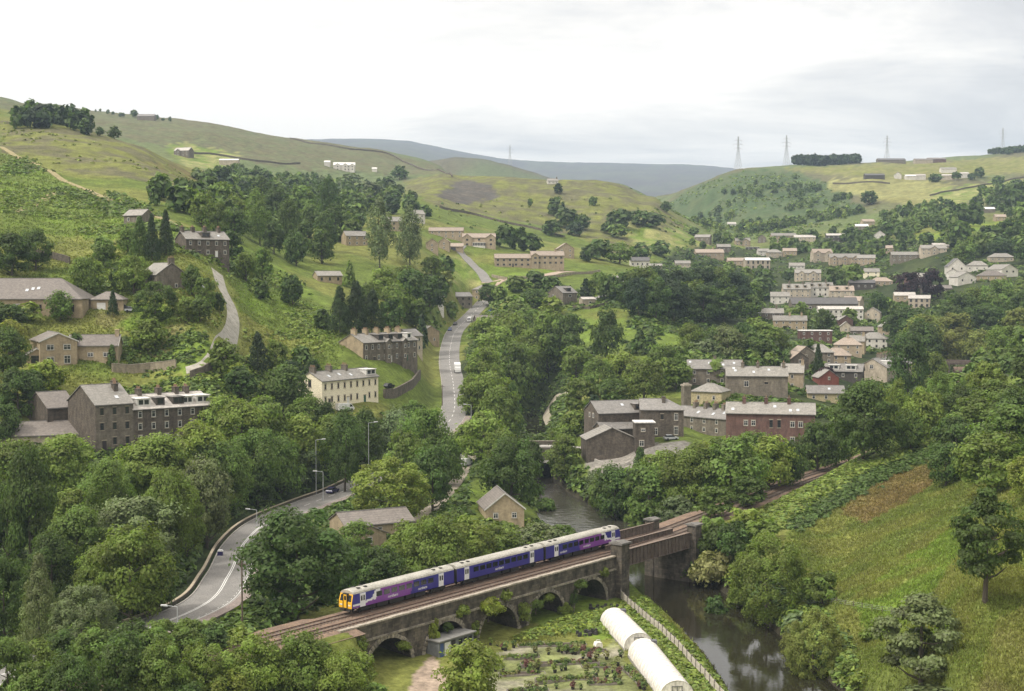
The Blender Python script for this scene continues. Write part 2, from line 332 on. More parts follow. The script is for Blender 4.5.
def sstep(x, a, b):
    t = np.clip((x - a) / (b - a), 0, 1); return t * t * (3 - 2 * t)
SKY_C = None
def base_z(X, Y):
    Yc = np.maximum(Y, 20.0); q0 = np.clip(X / Yc, -1.6, 1.6) * 3.0; q1 = np.log(Yc); out = np.empty(len(X))
    for i in range(0, len(X), 20000):
        a = q0[i:i + 20000]; b = q1[i:i + 20000]
        d2 = (a[:, None] - TQ[None, :, 0]) ** 2 + (b[:, None] - TQ[None, :, 1]) ** 2
        out[i:i + 20000] = (.5 * d2 * np.log(d2 + 1e-12)) @ TW[:-3] + TW[-3] + TW[-2] * a + TW[-1] * b
    z = out
    px = CX + F_PX * X / Yc
    z = z + (fbm(X, Y, 220, 5) - .5) * 20 * np.clip((Y - 700) / 900, 0, 1)
    if SKY_C is not None: z = z + np.interp(px, SKY_PX, SKY_C) * sstep(Y, 900, 1500) * Y / 1400
    for D, f, b, prof in RIDGES:
        pr = np.array(prof, float); hz = np.interp(px, pr[:, 0], pr[:, 1])
        zc = np.array(50 - (hz - 280) * D / F_PX); zr = np.where(Y < D, zc - (D - Y) * f, zc - (Y - D) * b)
        zr = zr - 12 * np.exp(-((Y - D) / 120.0) ** 2) * 0
        z = np.maximum(z, zr) if D > 0 else z
    return z
# trim the hilltops so that the skyline runs where it does in the photograph
_tab = [(-60,90),(0,97),(50,104),(100,112),(150,117),(200,122),(250,131),(300,140),(350,146),(400,154),(440,166),(460,177),(500,178),(540,180),(580,181),(620,186),(640,195),(655,196),(670,194),(690,187),(715,176),(740,169),(780,166),(830,165),(880,162),(940,158),(1000,154),(1024,152),(1090,148)]
SKY_PX = np.array([t[0] for t in _tab], float); SKY_C = np.zeros(len(_tab)); _YS = np.exp(np.linspace(math.log(1050), math.log(4500), 200)); _R = RIDGES; RIDGES = []
for _it in range(6):
    for i, (p, yy) in enumerate(_tab):
        X_ = (p - CX) / F_PX * _YS; z_ = base_z(X_, _YS); top = float(project(X_, _YS, z_)[1].min()); SKY_C[i] += (top - yy) * .9
RIDGES = _R
def pl_near(X, Y, pl):
    """distance to a polyline, the interpolated third value and the arc length there"""
    best = np.full(len(X), 1e9); zv = np.zeros(len(X)); sv_ = np.zeros(len(X)); s0 = 0.0
    for a, b in zip(pl[:-1], pl[1:]):
        e = b[:2] - a[:2]; l2 = max(e @ e, 1e-9); t = np.clip(((X - a[0]) * e[0] + (Y - a[1]) * e[1]) / l2, 0, 1)
        d = np.hypot(X - a[0] - t * e[0], Y - a[1] - t * e[1]); k = d < best; ln = math.sqrt(l2)
        best[k] = d[k]; zv[k] = (a[2] + t * (b[2] - a[2]))[k]; sv_[k] = (s0 + t * ln)[k]; s0 += ln
    return best, zv, sv_
RS0 = 0.0
_, _, _s = pl_near(np.array([P0[0]]), np.array([P0[1]]), rail_far); RS0 = _s[0]
def ground_z(X, Y):
    X = np.atleast_1d(np.asarray(X, float)); Y = np.atleast_1d(np.asarray(Y, float))
    z = base_z(X, Y)
    amp = np.clip((Y - 150) / 600, 0, 1)
    z = z + (fbm(X, Y, 60, 3) - .5) * 7 * amp + (fbm(X, Y, 9, 9, 3) - .5) * (.7 + .6 * amp)
    m = (Y < 1200)
    if m.any():
        x = X[m]; y = Y[m]; zz = z[m]
        for pl, hw, bl, dz in ((main_road, 5.6, 9, -.12), (lane, 2.6, 4, -.12), (lock_lane, 2.2, 4, -.12)):
            d, zv, _ = pl_near(x, y, pl); k = 1 - sstep(d, hw, hw + bl); zz = zz * (1 - k) + (zv + dz) * k
        d, zv, s_ = pl_near(x, y, rail_mid); s_ = s_ - RS0
        on = ~((s_ > VIA0 - 2) & (s_ < BR1 + 1)); k = (1 - sstep(d, 5.2, 12 + 14 * sstep(s_, 330, 460))) * on * (1 - sstep(y, 740, 815)); zz = zz * (1 - k) + (zv - .42) * k
        d, wv, _ = pl_near(x, y, river); h = wv * .5; k = 1 - sstep(d, h - 1.0, h + 3.4)
        zz = zz * (1 - k) + np.minimum(zz, WATER_Z - 1.6) * k
        d, wv, _ = pl_near(x, y, canal); h = wv * .5; k = 1 - sstep(d, h - .8, h + 4 + .06 * np.maximum(y - 480, 0)); zz = zz * (1 - k) + np.minimum(zz, CANAL_Z - 1.2) * k
        z[m] = zz
    return z
def gz(x, y): return float(ground_z(x, y)[0])
_T = np.exp(np.linspace(math.log(95), math.log(9500), 560))
def at(px, py):
    """the point of the ground seen in the direction of a picture point"""
    d = ray(px, py); Z = CAM[2] + d[2] * _T; g = ground_z(d[0] * _T, _T) - Z
    i = int(np.argmax(g > 0))
    if g[i] <= 0: return None
    if i == 0: D = _T[0]
    else:
        t = -g[i - 1] / (g[i] - g[i - 1]); lo = _T[i - 1]; hi = _T[i]
        tt = np.linspace(lo, hi, 24); gg = ground_z(d[0] * tt, tt) - (CAM[2] + d[2] * tt); j = int(np.argmax(gg > 0))
        D = tt[j] if gg[j] > 0 else lo + t * (hi - lo)
    return Vector((d[0] * D, D, gz(d[0] * D, D)))
# ------------------------------------------------------------------ the ground sheet
US_G = np.r_[np.linspace(-.85, -.47, 24, endpoint=False), np.linspace(-.47, .47, 340), np.linspace(.47, .85, 25)[1:]]
YS_G = np.r_[np.exp(np.linspace(math.log(9), math.log(145), 60, endpoint=False)), np.exp(np.linspace(math.log(145), math.log(480), 260, endpoint=False)), np.exp(np.linspace(math.log(480), math.log(2600), 190, endpoint=False)), np.exp(np.linspace(math.log(2600), math.log(11000), 60))]
UU, YY = np.meshgrid(US_G, YS_G); XX = (UU * YY).ravel(); YYr = YY.ravel(); ZZ = ground_z(XX, YYr)
NX_G = len(US_G); NY_G = len(YS_G); idx = np.arange(NX_G * NY_G).reshape(NY_G, NX_G)
Fq = np.stack([idx[:-1, :-1], idx[:-1, 1:], idx[1:, 1:], idx[1:, :-1]], -1).reshape(-1, 4)
gpx, gpy = project(XX, YYr, ZZ)
def inpoly(px, py, poly):
    r = np.zeros(len(px), bool); n = len(poly)
    for i in range(n):
        x0, y0 = poly[i]; x1, y1 = poly[(i + 1) % n]
        c = ((y0 > py) != (y1 > py)) & (px < (x1 - x0) * (py - y0) / (y1 - y0 + 1e-9) + x0); r ^= c
    return r
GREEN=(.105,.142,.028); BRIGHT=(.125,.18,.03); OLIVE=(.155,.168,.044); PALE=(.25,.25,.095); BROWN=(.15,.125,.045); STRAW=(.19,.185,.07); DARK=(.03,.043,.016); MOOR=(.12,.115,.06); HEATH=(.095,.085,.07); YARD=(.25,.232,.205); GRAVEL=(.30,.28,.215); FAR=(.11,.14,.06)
n60 = fbm(XX, YYr, 45, 21); n12 = fbm(XX, YYr, 11, 31); n4 = fbm(XX, YYr, 3.5, 41, 3); n200 = fbm(XX, YYr, 160, 51)
def mixc(a, b, t): return np.asarray(a)[None] * (1 - t[:, None]) + np.asarray(b)[None] * t[:, None]
colr = mixc(GREEN, OLIVE, sstep(n60, .4, .6))
far = sstep(YYr, 1100, 1700)[:, None]; colr = colr * (1 - far) + mixc(FAR, MOOR, sstep(n200, .42, .58)) * far
vf = sstep(YYr, 2500, 3600)[:, None]; colr = colr * (1 - vf) + mixc((.085,.09,.062), (.07,.062,.06), sstep(n200, .4, .6)) * vf
PATCHES = [  # (colour, second colour, y range, outline in the picture of the real field or ground patch)
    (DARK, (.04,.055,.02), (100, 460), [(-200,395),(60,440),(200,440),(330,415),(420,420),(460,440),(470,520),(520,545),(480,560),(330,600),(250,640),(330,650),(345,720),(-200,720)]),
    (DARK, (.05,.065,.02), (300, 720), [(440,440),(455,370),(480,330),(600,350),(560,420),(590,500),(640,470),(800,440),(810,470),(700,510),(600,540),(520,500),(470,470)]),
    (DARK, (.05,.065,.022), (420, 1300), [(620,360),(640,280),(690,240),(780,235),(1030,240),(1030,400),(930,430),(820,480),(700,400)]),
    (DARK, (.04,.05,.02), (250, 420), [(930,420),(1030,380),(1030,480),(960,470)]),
    (BRIGHT, GREEN, (290, 460), [(752,528),(800,488),(860,452),(935,416),(940,440),(870,470),(810,505),(775,530)]),
    (OLIVE, (.12,.15,.034), (100, 420), [(790,530),(870,470),(940,440),(1100,400),(1100,720),(800,720),(830,650),(830,600),(780,570)]),
    (BROWN, (.15,.115,.045), (200, 420), [(842,512),(862,482),(930,462),(938,484),(900,506),(868,522)]),
    (BRIGHT, OLIVE, (120, 300), [(850,600),(960,520),(1000,500),(930,590),(960,640),(870,640)]),
    (STRAW, OLIVE, (100, 260), [(1000,620),(1100,560),(1100,720),(970,720)]),
    (GREEN, BRIGHT, (150, 330), [(500,610),(620,575),(640,590),(740,691),(700,720),(640,640),(600,640)]),
    (GRAVEL, (.17,.19,.075), (160, 250), [(470,660),(540,640),(600,655),(615,640),(660,720),(480,720)]),
    ((.40,.31,.25), (.34,.27,.21), (160, 260), [(415,672),(438,655),(455,691),(450,720),(405,720)]),
    (BRIGHT, PALE, (500, 1000), [(425,290),(440,262),(462,250),(482,275),(486,288),(460,292)]),
    (GREEN, BRIGHT, (500, 800), [(520,320),(600,318),(690,325),(690,345),(640,360),(560,340)]),
    (BRIGHT, GREEN, (600, 1000), [(462,262),(560,272),(555,300),(500,300)]),
    (YARD, (.2,.19,.17), (330, 450), [(586,474),(590,455),(600,444),(690,440),(690,455),(640,468),(606,476)]),
    (BRIGHT, GREEN, (250, 420), [(425,520),(470,475),(500,480),(480,510),(450,530)]),
    (BRIGHT, STRAW, (330, 480), [(95,300),(160,300),(190,330),(215,345),(205,375),(130,370),(150,335),(100,325)]),
    (GREEN, BRIGHT, (380, 700), [(0,150),(60,180),(150,215),(210,250),(270,320),(330,340),(330,300),(240,240),(180,190),(200,260),(160,225),(120,240),(60,235),(0,230)]),
    (BRIGHT, GREEN, (400, 800), [(225,262),(255,258),(300,285),(345,320),(335,340),(280,335),(240,310)]),
    (OLIVE, MOOR, (700, 1250), [(0,118),(60,128),(110,132),(160,150),(215,185),(200,195),(140,190),(60,170),(0,150)]),
    (BROWN, OLIVE, (800, 1250), [(120,160),(200,165),(230,180),(200,192),(140,180)]),
    ((.115,.13,.06), MOOR, (1300, 2600), [(-60,92),(120,112),(300,138),(440,165),(440,175),(300,170),(180,150),(60,125),(-60,118)]),
    (PALE, BRIGHT, (1200, 1900), [(165,145),(185,143),(240,155),(235,168),(185,168)]),
    (PALE, BRIGHT, (1000, 1600), [(330,178),(350,180),(385,196),(382,200),(345,192)]),
    (OLIVE, MOOR, (950, 1800), [(400,180),(450,175),(540,178),(640,185),(700,235),(640,260),(540,225),(430,205)]),
    ((.09,.085,.075), HEATH, (1000, 1700), [(435,195),(460,180),(490,183),(500,198),(460,205)]),
    (BRIGHT, PALE, (950, 1500), [(610,220),(680,228),(720,248),(640,248)]),
    ((.06,.095,.035), (.085,.11,.045), (1500, 2400), [(650,215),(690,188),(740,170),(800,172),(830,185),(870,215),(960,215),(900,245),(700,260)]),
    (PALE, STRAW, (1500, 2300), [(828,180),(880,176),(950,182),(960,200),(930,208),(880,200),(828,190)]),
    (BRIGHT, PALE, (1500, 2300), [(930,190),(1040,176),(1040,186),(980,200),(940,206)]),
    (STRAW, OLIVE, (1700, 2500), [(780,168),(900,163),(1040,156),(1040,172),(960,178),(840,176)]),
    ((.19,.23,.03), BRIGHT, (900, 1400), [(905,238),(960,226),(1030,216),(1030,238),(985,246),(930,246)]),
]
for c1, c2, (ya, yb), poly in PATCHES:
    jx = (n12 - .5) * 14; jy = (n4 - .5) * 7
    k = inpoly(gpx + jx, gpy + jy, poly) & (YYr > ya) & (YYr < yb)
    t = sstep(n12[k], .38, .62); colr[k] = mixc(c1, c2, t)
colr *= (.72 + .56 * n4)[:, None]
d, wv, _ = pl_near(XX, YYr, river); k = (d < wv * .5 + 1.6) & (YYr < 700); colr[k] = np.array((.05, .045, .03))
m, nt, N, L = nodes_of('ground_cover'); MATS['ground_cover'] = m
at_ = N.new('ShaderNodeAttribute'); at_.attribute_name = 'col'
tc = N.new('ShaderNodeTexCoord'); na = N.new('ShaderNodeTexNoise'); na.inputs['Scale'].default_value = .9; na.inputs['Detail'].default_value = 6; na.inputs['Roughness'].default_value = .7; L.new(tc.outputs['Object'], na.inputs['Vector'])
nb = N.new('ShaderNodeTexNoise'); nb.inputs['Scale'].default_value = .12; nb.inputs['Detail'].default_value = 8; nb.inputs['Roughness'].default_value = .75; L.new(tc.outputs['Object'], nb.inputs['Vector'])
mr = N.new('ShaderNodeMapRange'); mr.inputs['From Min'].default_value = .3; mr.inputs['From Max'].default_value = .7; mr.inputs['To Min'].default_value = .55; mr.inputs['To Max'].default_value = 1.4; L.new(na.outputs[0], mr.inputs[0])
mr2 = N.new('ShaderNodeMapRange'); mr2.inputs['From Min'].default_value = .35; mr2.inputs['From Max'].default_value = .65; mr2.inputs['To Min'].default_value = .65; mr2.inputs['To Max'].default_value = 1.3; L.new(nb.outputs[0], mr2.inputs[0])
q = N.new('ShaderNodeMath'); q.operation = 'MULTIPLY'; L.new(mr.outputs[0], q.inputs[0]); L.new(mr2.outputs[0], q.inputs[1])
mu = N.new('ShaderNodeVectorMath'); mu.operation = 'SCALE'; L.new(at_.outputs['Color'], mu.inputs[0]); L.new(q.outputs[0], mu.inputs['Scale'])
b = N.new('ShaderNodeBsdfPrincipled'); b.inputs['Roughness'].default_value = .95; b.inputs['Specular IOR Level'].default_value = .1; L.new(mu.outputs[0], b.inputs['Base Color'])
bp = N.new('ShaderNodeBump'); bp.inputs['Strength'].default_value = .6; bp.inputs['Distance'].default_value = .5; L.new(na.outputs[0], bp.inputs['Height']); L.new(bp.outputs[0], b.inputs['Normal'])
o = N.new('ShaderNodeOutputMaterial'); L.new(b.outputs[0], o.inputs['Surface'])
me = np_mesh('ground', np.c_[XX, YYr, ZZ], Fq, m, colattr=colr, smooth=True)
tag(link(bpy.data.objects.new('ground', me)), 'green valley sides, hills and moor', None, None, 'structure')
def ground_colour(x, y):
    i = np.clip(np.searchsorted(YS_G, y), 0, NY_G - 1); j = np.clip(np.searchsorted(US_G, x / y), 0, NX_G - 1); return colr[i * NX_G + j]
# from here on heights are read off the sheet itself, so that things stand on what is drawn
ZG = ZZ.reshape(NY_G, NX_G); LYS = np.log(YS_G)
def ground_z(X, Y):
    X = np.atleast_1d(np.asarray(X, float)); Y = np.maximum(np.atleast_1d(np.asarray(Y, float)), 10); u = np.clip(X / Y, US_G[0], US_G[-1]); s = np.clip(np.log(Y), LYS[0], LYS[-1])
    j = np.clip(np.searchsorted(US_G, u) - 1, 0, NX_G - 2); i = np.clip(np.searchsorted(LYS, s) - 1, 0, NY_G - 2)
    tj = (u - US_G[j]) / (US_G[j + 1] - US_G[j]); ti = (s - LYS[i]) / (LYS[i + 1] - LYS[i])
    return (ZG[i, j] * (1 - tj) + ZG[i, j + 1] * tj) * (1 - ti) + (ZG[i + 1, j] * (1 - tj) + ZG[i + 1, j + 1] * tj) * ti
# ------------------------------------------------------------------ ribbons along lines
def ribbon(pl, o0, o1, dz=0.0, dz1=None, mb=None, k=None, skirt=0.0, s0=None, s1=None, follow=None):
    mb = mb or MB(); dz1 = dz if dz1 is None else dz1
    a = offset_line(pl, o0); b = offset_line(pl, o1)
    ss = np.r_[0, np.cumsum(np.linalg.norm(np.diff(pl[:, :2], axis=0), axis=1))]
    keep = np.ones(len(pl), bool)
    if s0 is not None: keep &= ss >= s0
    if s1 is not None: keep &= ss <= s1
    a = a[keep]; b = b[keep]
    if len(a) < 2: return mb
    if follow is not None:
        a = a.copy(); b = b.copy(); a[:, 2] = ground_z(a[:, 0], a[:, 1]) + follow; b[:, 2] = ground_z(b[:, 0], b[:, 1]) + follow
    n = len(a); vs = [(p[0], p[1], p[2] + dz) for p in a] + [(p[0], p[1], p[2] + dz1) for p in b]
    fs = [(i, n + i, n + i + 1, i + 1) for i in range(n - 1)]; mb.add(vs, fs, k)
    if skirt:
        v2 = vs + [(x, y, z - skirt) for x, y, z in vs]
        mb.add(v2, [(i + 1, 2 * n + i + 1, 2 * n + i, i) for i in range(n - 1)] + [(n + i, 3 * n + i, 3 * n + i + 1, n + i + 1) for i in range(n - 1)], k)
    return mb
ASPH = surf('asphalt', (.235, .226, .213), (.19, .184, .175), .9, .35, 4, spec=.15)
PAVE = surf('pavement_flags', (.27, .225, .205), (.22, .19, .175), .9, .6, 5, spec=.15)
KERB = surf('kerb_stone', (.36, .34, .31), (.27, .25, .23), .9, 1.5)
PAINT = surf('road_paint', (.72, .72, .70), (.5, .5, .49), .7, 1.2, lo=.45, hi=.8)
BALL = surf('ballast', (.235, .165, .12), (.15, .112, .09), .95, .7, 6, spec=.1)
SLEEP = surf('sleeper_wood', (.12, .095, .075), (.19, .16, .135), .9, 1.2)
RAIL = surf('rail_steel', (.13, .075, .055), (.085, .06, .05), .55, 2, spec=.5)
GRIT = masonry('viaduct_stone', (.165, .143, .112), (.09, .08, .069), (.06, .055, .05), .9, .42, 0, .78)
GRIT2 = surf('pale_rough_stone', (.38, .34, .27), (.13, .118, .10), .95, .55, 3, bump=.6, lo=.3, hi=.62)
COPE = surf('coping_stone', (.40, .355, .29), (.26, .23, .19), .9, .8, 4)
IRON = surf('weathered_iron', (.10, .078, .066), (.155, .125, .105), .7, .8, 5)
IRONTOP = surf('rusty_iron_top', (.20, .15, .12), (.15, .12, .10), .8, 1.0, 5)

def struct(o, label=None): return tag(o, label, None, None, 'structure')
ss_main = np.r_[0, np.cumsum(np.linalg.norm(np.diff(main_road[:, :2], axis=0), axis=1))]
struct(ribbon(main_road, -4.0, 4.0, .0, skirt=.5).build('main_road', ASPH))
struct(ribbon(main_road, 4.15, 6.0, .10, skirt=.5, s1=330).build('pavement', PAVE))
kb = ribbon(main_road, 3.98, 4.15, .115, skirt=.4, s1=330); ribbon(main_road, -4.2, -3.98, .115, mb=kb, skirt=.4); struct(kb.build('kerb', KERB))
mk = MB()
for s in np.arange(0, 215, .01 + 215):
    ribbon(main_road, -.22, -.08, .006, mb=mk, s1=205); ribbon(main_road, .10, .24, .006, mb=mk, s1=205)
def dashes(pl, o, w_, s0, s1, dash, gap, mb):
    fine = np.array([np.interp(np.arange(0, ss_main[-1], .5), ss_main, pl[:, i]) for i in range(3)]).T
    s = s0
    while s < s1: ribbon(fine, o - w_ / 2, o + w_ / 2, .006, mb=mb, s0=s, s1=s + dash); s += dash + gap
dashes(main_road, 0, .14, 215, 700, 4, 3, mk); dashes(main_road, 3.2, .10, 60, 205, 1.0, 1.0, mk)
ribbon(main_road, 3.55, 3.65, .006, mb=mk, s0=60, s1=200)
struct(mk.build('road_markings', PAINT))
struct(ribbon(lane, -2.2, 2.2, .0, skirt=.4).build('bridge_road', surf('lane_tarmac', (.40, .385, .36), (.33, .31, .29), .9, .5, 4)))
struct(ribbon(lock_lane, -1.7, 1.7, .0, skirt=.4).build('towpath_lane', surf('lane_gravel', (.30, .26, .21), (.22, .2, .15), .95, .8, 5)))
def ground_line(pts, step=2.5):
    q = [at(*p) for p in pts]; return catmull([(p.x, p.y, p.z) for p in q if p], step)
DIRT = surf('dirt_track', (.40, .36, .29), (.26, .24, .17), .95, .5, 4)
farm_lane = ground_line([(186, 371), (200, 367), (213, 359), (225, 345), (233, 325), (231, 306), (223, 290), (217, 272)])
struct(ribbon(farm_lane, -1.9, 1.9, .10, skirt=.5, follow=.10).build('farm_lane', surf('stony_lane', (.40, .375, .33), (.25, .24, .20), .95, .5, 4)))
for nm, pts, w_ in (('hill_path', [(0, 147), (30, 162), (62, 180), (100, 196), (150, 214), (185, 232), (212, 246)], 1.7), ('hill_path', [(14, 212), (34, 206), (50, 196), (64, 192)], 1.6)):
    struct(ribbon(ground_line(pts), -w_, w_, .12, follow=.15, skirt=.4).build(nm, surf('worn_path', (.33, .27, .15), (.22, .2, .09), .95, .3, 3)))
estate_road = ground_line([(488, 284), (478, 270), (466, 258), (459, 250), (462, 245)])
struct(ribbon(estate_road, -3, 3, .12, follow=.15, skirt=.5).build('estate_road', ASPH))
upper_road = ground_line([(482, 287), (500, 281), (530, 277), (575, 272)])
struct(ribbon(upper_road, -2.6, 2.6, .12, follow=.15, skirt=.5).build('estate_road', surf('pink_drive', (.40, .31, .25), (.33, .27, .22), .95, .5)))
hook = ground_line([(588, 303), (604, 296), (617, 288), (621, 281), (617, 276)])
struct(ribbon(hook, -2.6, 2.6, .12, follow=.15, skirt=.5).build('village_lane', ASPH))
# canal towpath
tow = ground_line([(549, 424), (546, 414), (550, 404), (560, 396), (572, 390)])
struct(ribbon(tow, -1.3, 1.3, .1, follow=.12, skirt=.4).build('towpath', DIRT))

# ------------------------------------------------------------------ water
m, nt, N, L = nodes_of('river_water'); MATS['river_water'] = m
b = N.new('ShaderNodeBsdfPrincipled'); b.inputs['Base Color'].default_value = (.022, .02, .012, 1); b.inputs['Roughness'].default_value = .04; b.inputs['IOR'].default_value = 1.33; b.inputs['Specular IOR Level'].default_value = .9
tc = N.new('ShaderNodeTexCoord'); na = N.new('ShaderNodeTexNoise'); na.inputs['Scale'].default_value = 1.1; na.inputs['Detail'].default_value = 4; L.new(tc.outputs['Object'], na.inputs['Vector'])
bp = N.new('ShaderNodeBump'); bp.inputs['Strength'].default_value = .10; bp.inputs['Distance'].default_value = .12; L.new(na.outputs[0], bp.inputs['Height']); L.new(bp.outputs[0], b.inputs['Normal'])
o = N.new('ShaderNodeOutputMaterial'); L.new(b.outputs[0], o.inputs['Surface']); WATER = m
def rippled(name, rough, strength, scale):
    m = WATER.copy(); m.name = name
    for n_ in m.node_tree.nodes:
        if n_.type == 'BSDF_PRINCIPLED': n_.inputs['Roughness'].default_value = rough; n_.inputs['Base Color'].default_value = (.045, .042, .032, 1); n_.inputs['Specular IOR Level'].default_value = 1.0
        if n_.type == 'BUMP': n_.inputs['Strength'].default_value = strength; n_.inputs['Distance'].default_value = .35
        if n_.type == 'TEX_NOISE': n_.inputs['Scale'].default_value = scale
    return m
def water(pl, z, name, mat=None):
    mb = MB(); t = np.gradient(pl[:, :2], axis=0); t /= np.linalg.norm(t, axis=1)[:, None]
    n = len(pl); h = pl[:, 2] / 2 + 2.6
    vs = [(p[0] - t[i, 1] * h[i], p[1] + t[i, 0] * h[i], z) for i, p in enumerate(pl)] + [(p[0] + t[i, 1] * h[i], p[1] - t[i, 0] * h[i], z) for i, p in enumerate(pl)]
    mb.add(vs, [(i, n + i, n + i + 1, i + 1) for i in range(n - 1)]); struct(mb.build(name, mat or WATER))
ks = int(np.argmin(np.abs(river[:, 1] - 300))); water(river[:ks + 1], WATER_Z, 'river'); water(river[ks:], WATER_Z, 'river', rippled('rippled_water', .17, .9, .55)); water(canal, CANAL_Z, 'canal')

# ------------------------------------------------------------------ railway
struct(ribbon(rail_far, -2.55, 5.35, -.24).build('railway_bed', BALL))
sh = ribbon(rail_far, -5.2, -2.55, -.75, -.24, s1=RS0 + VIA0); ribbon(rail_far, 5.35, 8.2, -.24, -.8, mb=sh, s1=RS0 + VIA0)
ribbon(rail_far, -5.2, -2.55, -.75, -.24, mb=sh, s0=RS0 + BR1); ribbon(rail_far, 5.35, 8.2, -.24, -.8, mb=sh, s0=RS0 + BR1); struct(sh.build('railway_bed', BALL))
for off, lab in ((0.0, 'rusty railway track on the far side, under the train'), (3.8, 'rusty railway track on the near side, empty, by the viaduct edge')):
    root = empty('railway_track', (*RW(0, off), 0), 0, lab, 'railway track', 'railway tracks')
    tl = offset_line(rail_far, off) - np.array([*RW(0, off), 0])
    for g in (-.75, .75):
        mb = ribbon(tl, g - .05, g + .05, 0.0, skirt=.16); mb.build('rail', RAIL, root)
    mb = MB(); s = 20.0
    ss = np.r_[0, np.cumsum(np.linalg.norm(np.diff(tl[:, :2], axis=0), axis=1))]
    while s < RS0 + 330:
        p = np.array([np.interp(s, ss, tl[:, i]) for i in range(3)]); q = np.array([np.interp(s + .3, ss, tl[:, i]) for i in range(3)]); d = (q - p)[:2]; d /= np.linalg.norm(d)
        M = Matrix.Translation(Vector(p)) @ Matrix.Rotation(math.atan2(d[1], d[0]), 4, 'Z'); mb.box(-.12, .12, -1.28, 1.28, -.34, -.165, M=M); s += .72
    tag(mb.build('sleepers', SLEEP, root), kind='stuff')

YAW = math.atan2(DIR[1], DIR[0])
# viaduct: local x along the line, local -y towards the garden centre
via = empty('railway_viaduct', (*P0, 0), YAW, 'blackened stone railway viaduct of five round arches, overgrown with bushes, above the plant nursery', 'viaduct')
YN, YF, ZT, ZB = -6.0, 2.6, -.38, -12.5
ARCH = [(2, 5.0), (15, 5.0), (28, 5.0), (41, 5.0), (54, 5.0)]; SPR = -8.2
mb = MB(); x = -8.0; NA = 18
def face_quad(xa, xb, za0, zb0, za1, zb1):
    mb.add([(xa, YN, za0), (xb, YN, zb0), (xb, YN, zb1), (xa, YN, za1)], [(0, 1, 2, 3)]); mb.add([(xa, YF, za0), (xb, YF, zb0), (xb, YF, zb1), (xa, YF, za1)], [(3, 2, 1, 0)])
for c, r in ARCH:
    face_quad(x, c - r, ZB, ZB, ZT, ZT)
    pts = [(c - r * math.cos(math.pi * i / NA), SPR + r * math.sin(math.pi * i / NA)) for i in range(NA + 1)]
    for (xa, za), (xb, zb) in zip(pts[:-1], pts[1:]):
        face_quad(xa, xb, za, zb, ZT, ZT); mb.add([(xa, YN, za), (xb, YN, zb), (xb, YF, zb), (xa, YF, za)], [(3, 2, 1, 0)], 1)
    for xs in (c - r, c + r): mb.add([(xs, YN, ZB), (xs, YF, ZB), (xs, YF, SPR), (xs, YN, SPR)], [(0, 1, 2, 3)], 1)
    x = c + r
face_quad(x, 64.6, ZB, ZB, ZT, ZT)
mb.add([(-8, YN, ZT), (64.6, YN, ZT), (64.6, YF, ZT), (-8, YF, ZT), (64.6, YN, ZB), (64.6, YF, ZB), (-8, YN, ZB), (-8, YF, ZB)], [(0, 1, 2, 3), (1, 4, 5, 2), (0, 3, 7, 6)])
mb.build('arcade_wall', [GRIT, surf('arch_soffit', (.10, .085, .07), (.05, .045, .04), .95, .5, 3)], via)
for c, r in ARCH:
    mb = MB(); mb.box(c - r + .01, c + r - .01, YF - 1.6, YF - 1.2, ZB, SPR + 1.2); mb.build('arch_shade_back', surf('arch_shade_black', (.03, .028, .025), (.018, .017, .016), .95, 1), via)  # wall added across each arch, its black colour stands in for deep shade
for c, r in ARCH:
    mb = MB(); n = 23; rnd = random.Random(int(c))
    for i in range(n):
        a0 = math.pi * i / n + .012; a1 = math.pi * (i + 1) / n - .012; r1 = r + .62 + rnd.uniform(-.12, .22); y0 = YN - .09 - rnd.uniform(0, .12)
        q = [(c - r * math.cos(a0), SPR + r * math.sin(a0)), (c - r1 * math.cos(a0), SPR + r1 * math.sin(a0)), (c - r1 * math.cos(a1), SPR + r1 * math.sin(a1)), (c - r * math.cos(a1), SPR + r * math.sin(a1))]
        mb.prism(q, 'y', y0, YN + .1)
    for xs in (c - r, c + r):                      # quoins of the piers
        for k in range(8):
            wq = rnd.uniform(.5, .95); z0 = ZB + .4 + k * .5; sg = -1 if xs < c else 1
            mb.box(min(xs, xs + sg * wq), max(xs, xs + sg * wq), YN - rnd.uniform(.08, .2), YN + .1, z0, z0 + .46)
    mb.build('arch_ring', GRIT2, via)
mb = MB(); mb.box(-8, 61.9, YN - .22, YN + .05, -2.75, -2.42); mb.build('string_course', GRIT2, via)
mb = MB(); xx = -8.0; rnd = random.Random(3)
while xx < 61.5:
    l = rnd.uniform(1.0, 1.7); mb.box(xx, min(xx + l - .03, 61.9), YN - .16, YN + .62, ZT, -.12 + rnd.uniform(-.03, .03)); xx += l
mb.build('coping', COPE, via)
mb = MB(); mb.box(4, 61.9, YF - .45, YF + .02, -.3, .12); mb.box(4, 61.9, YF - .52, YF + .1, .12, .26, 1); mb.build('far_parapet', [GRIT, COPE], via)
def tower(xa, xb, ya, yb, zt, name='tower'):
    mb = MB(); mb.box(xa, xb, ya, yb, ZB, zt); mb.box(xa - .12, xb + .12, ya - .12, yb + .12, -1.0, -.7)
    o = mb.build(name, GRIT, via); c = MB(); c.box(xa - .28, xb + .28, ya - .28, yb + .28, zt, zt + .35); c.prism([(ya - .05, zt + .35), (yb + .05, zt + .35), ((ya + yb) / 2, zt + .62)], 'x', xa, xb)
    c.build('tower_cap', surf('dark_cap_stone', (.12, .115, .11), (.18, .17, .155), .9, 1.5), o)
tower(61.9, 64.5, -7.3, -4.95, 1.9); tower(61.9, 64.5, 2.6, 4.7, 1.9)
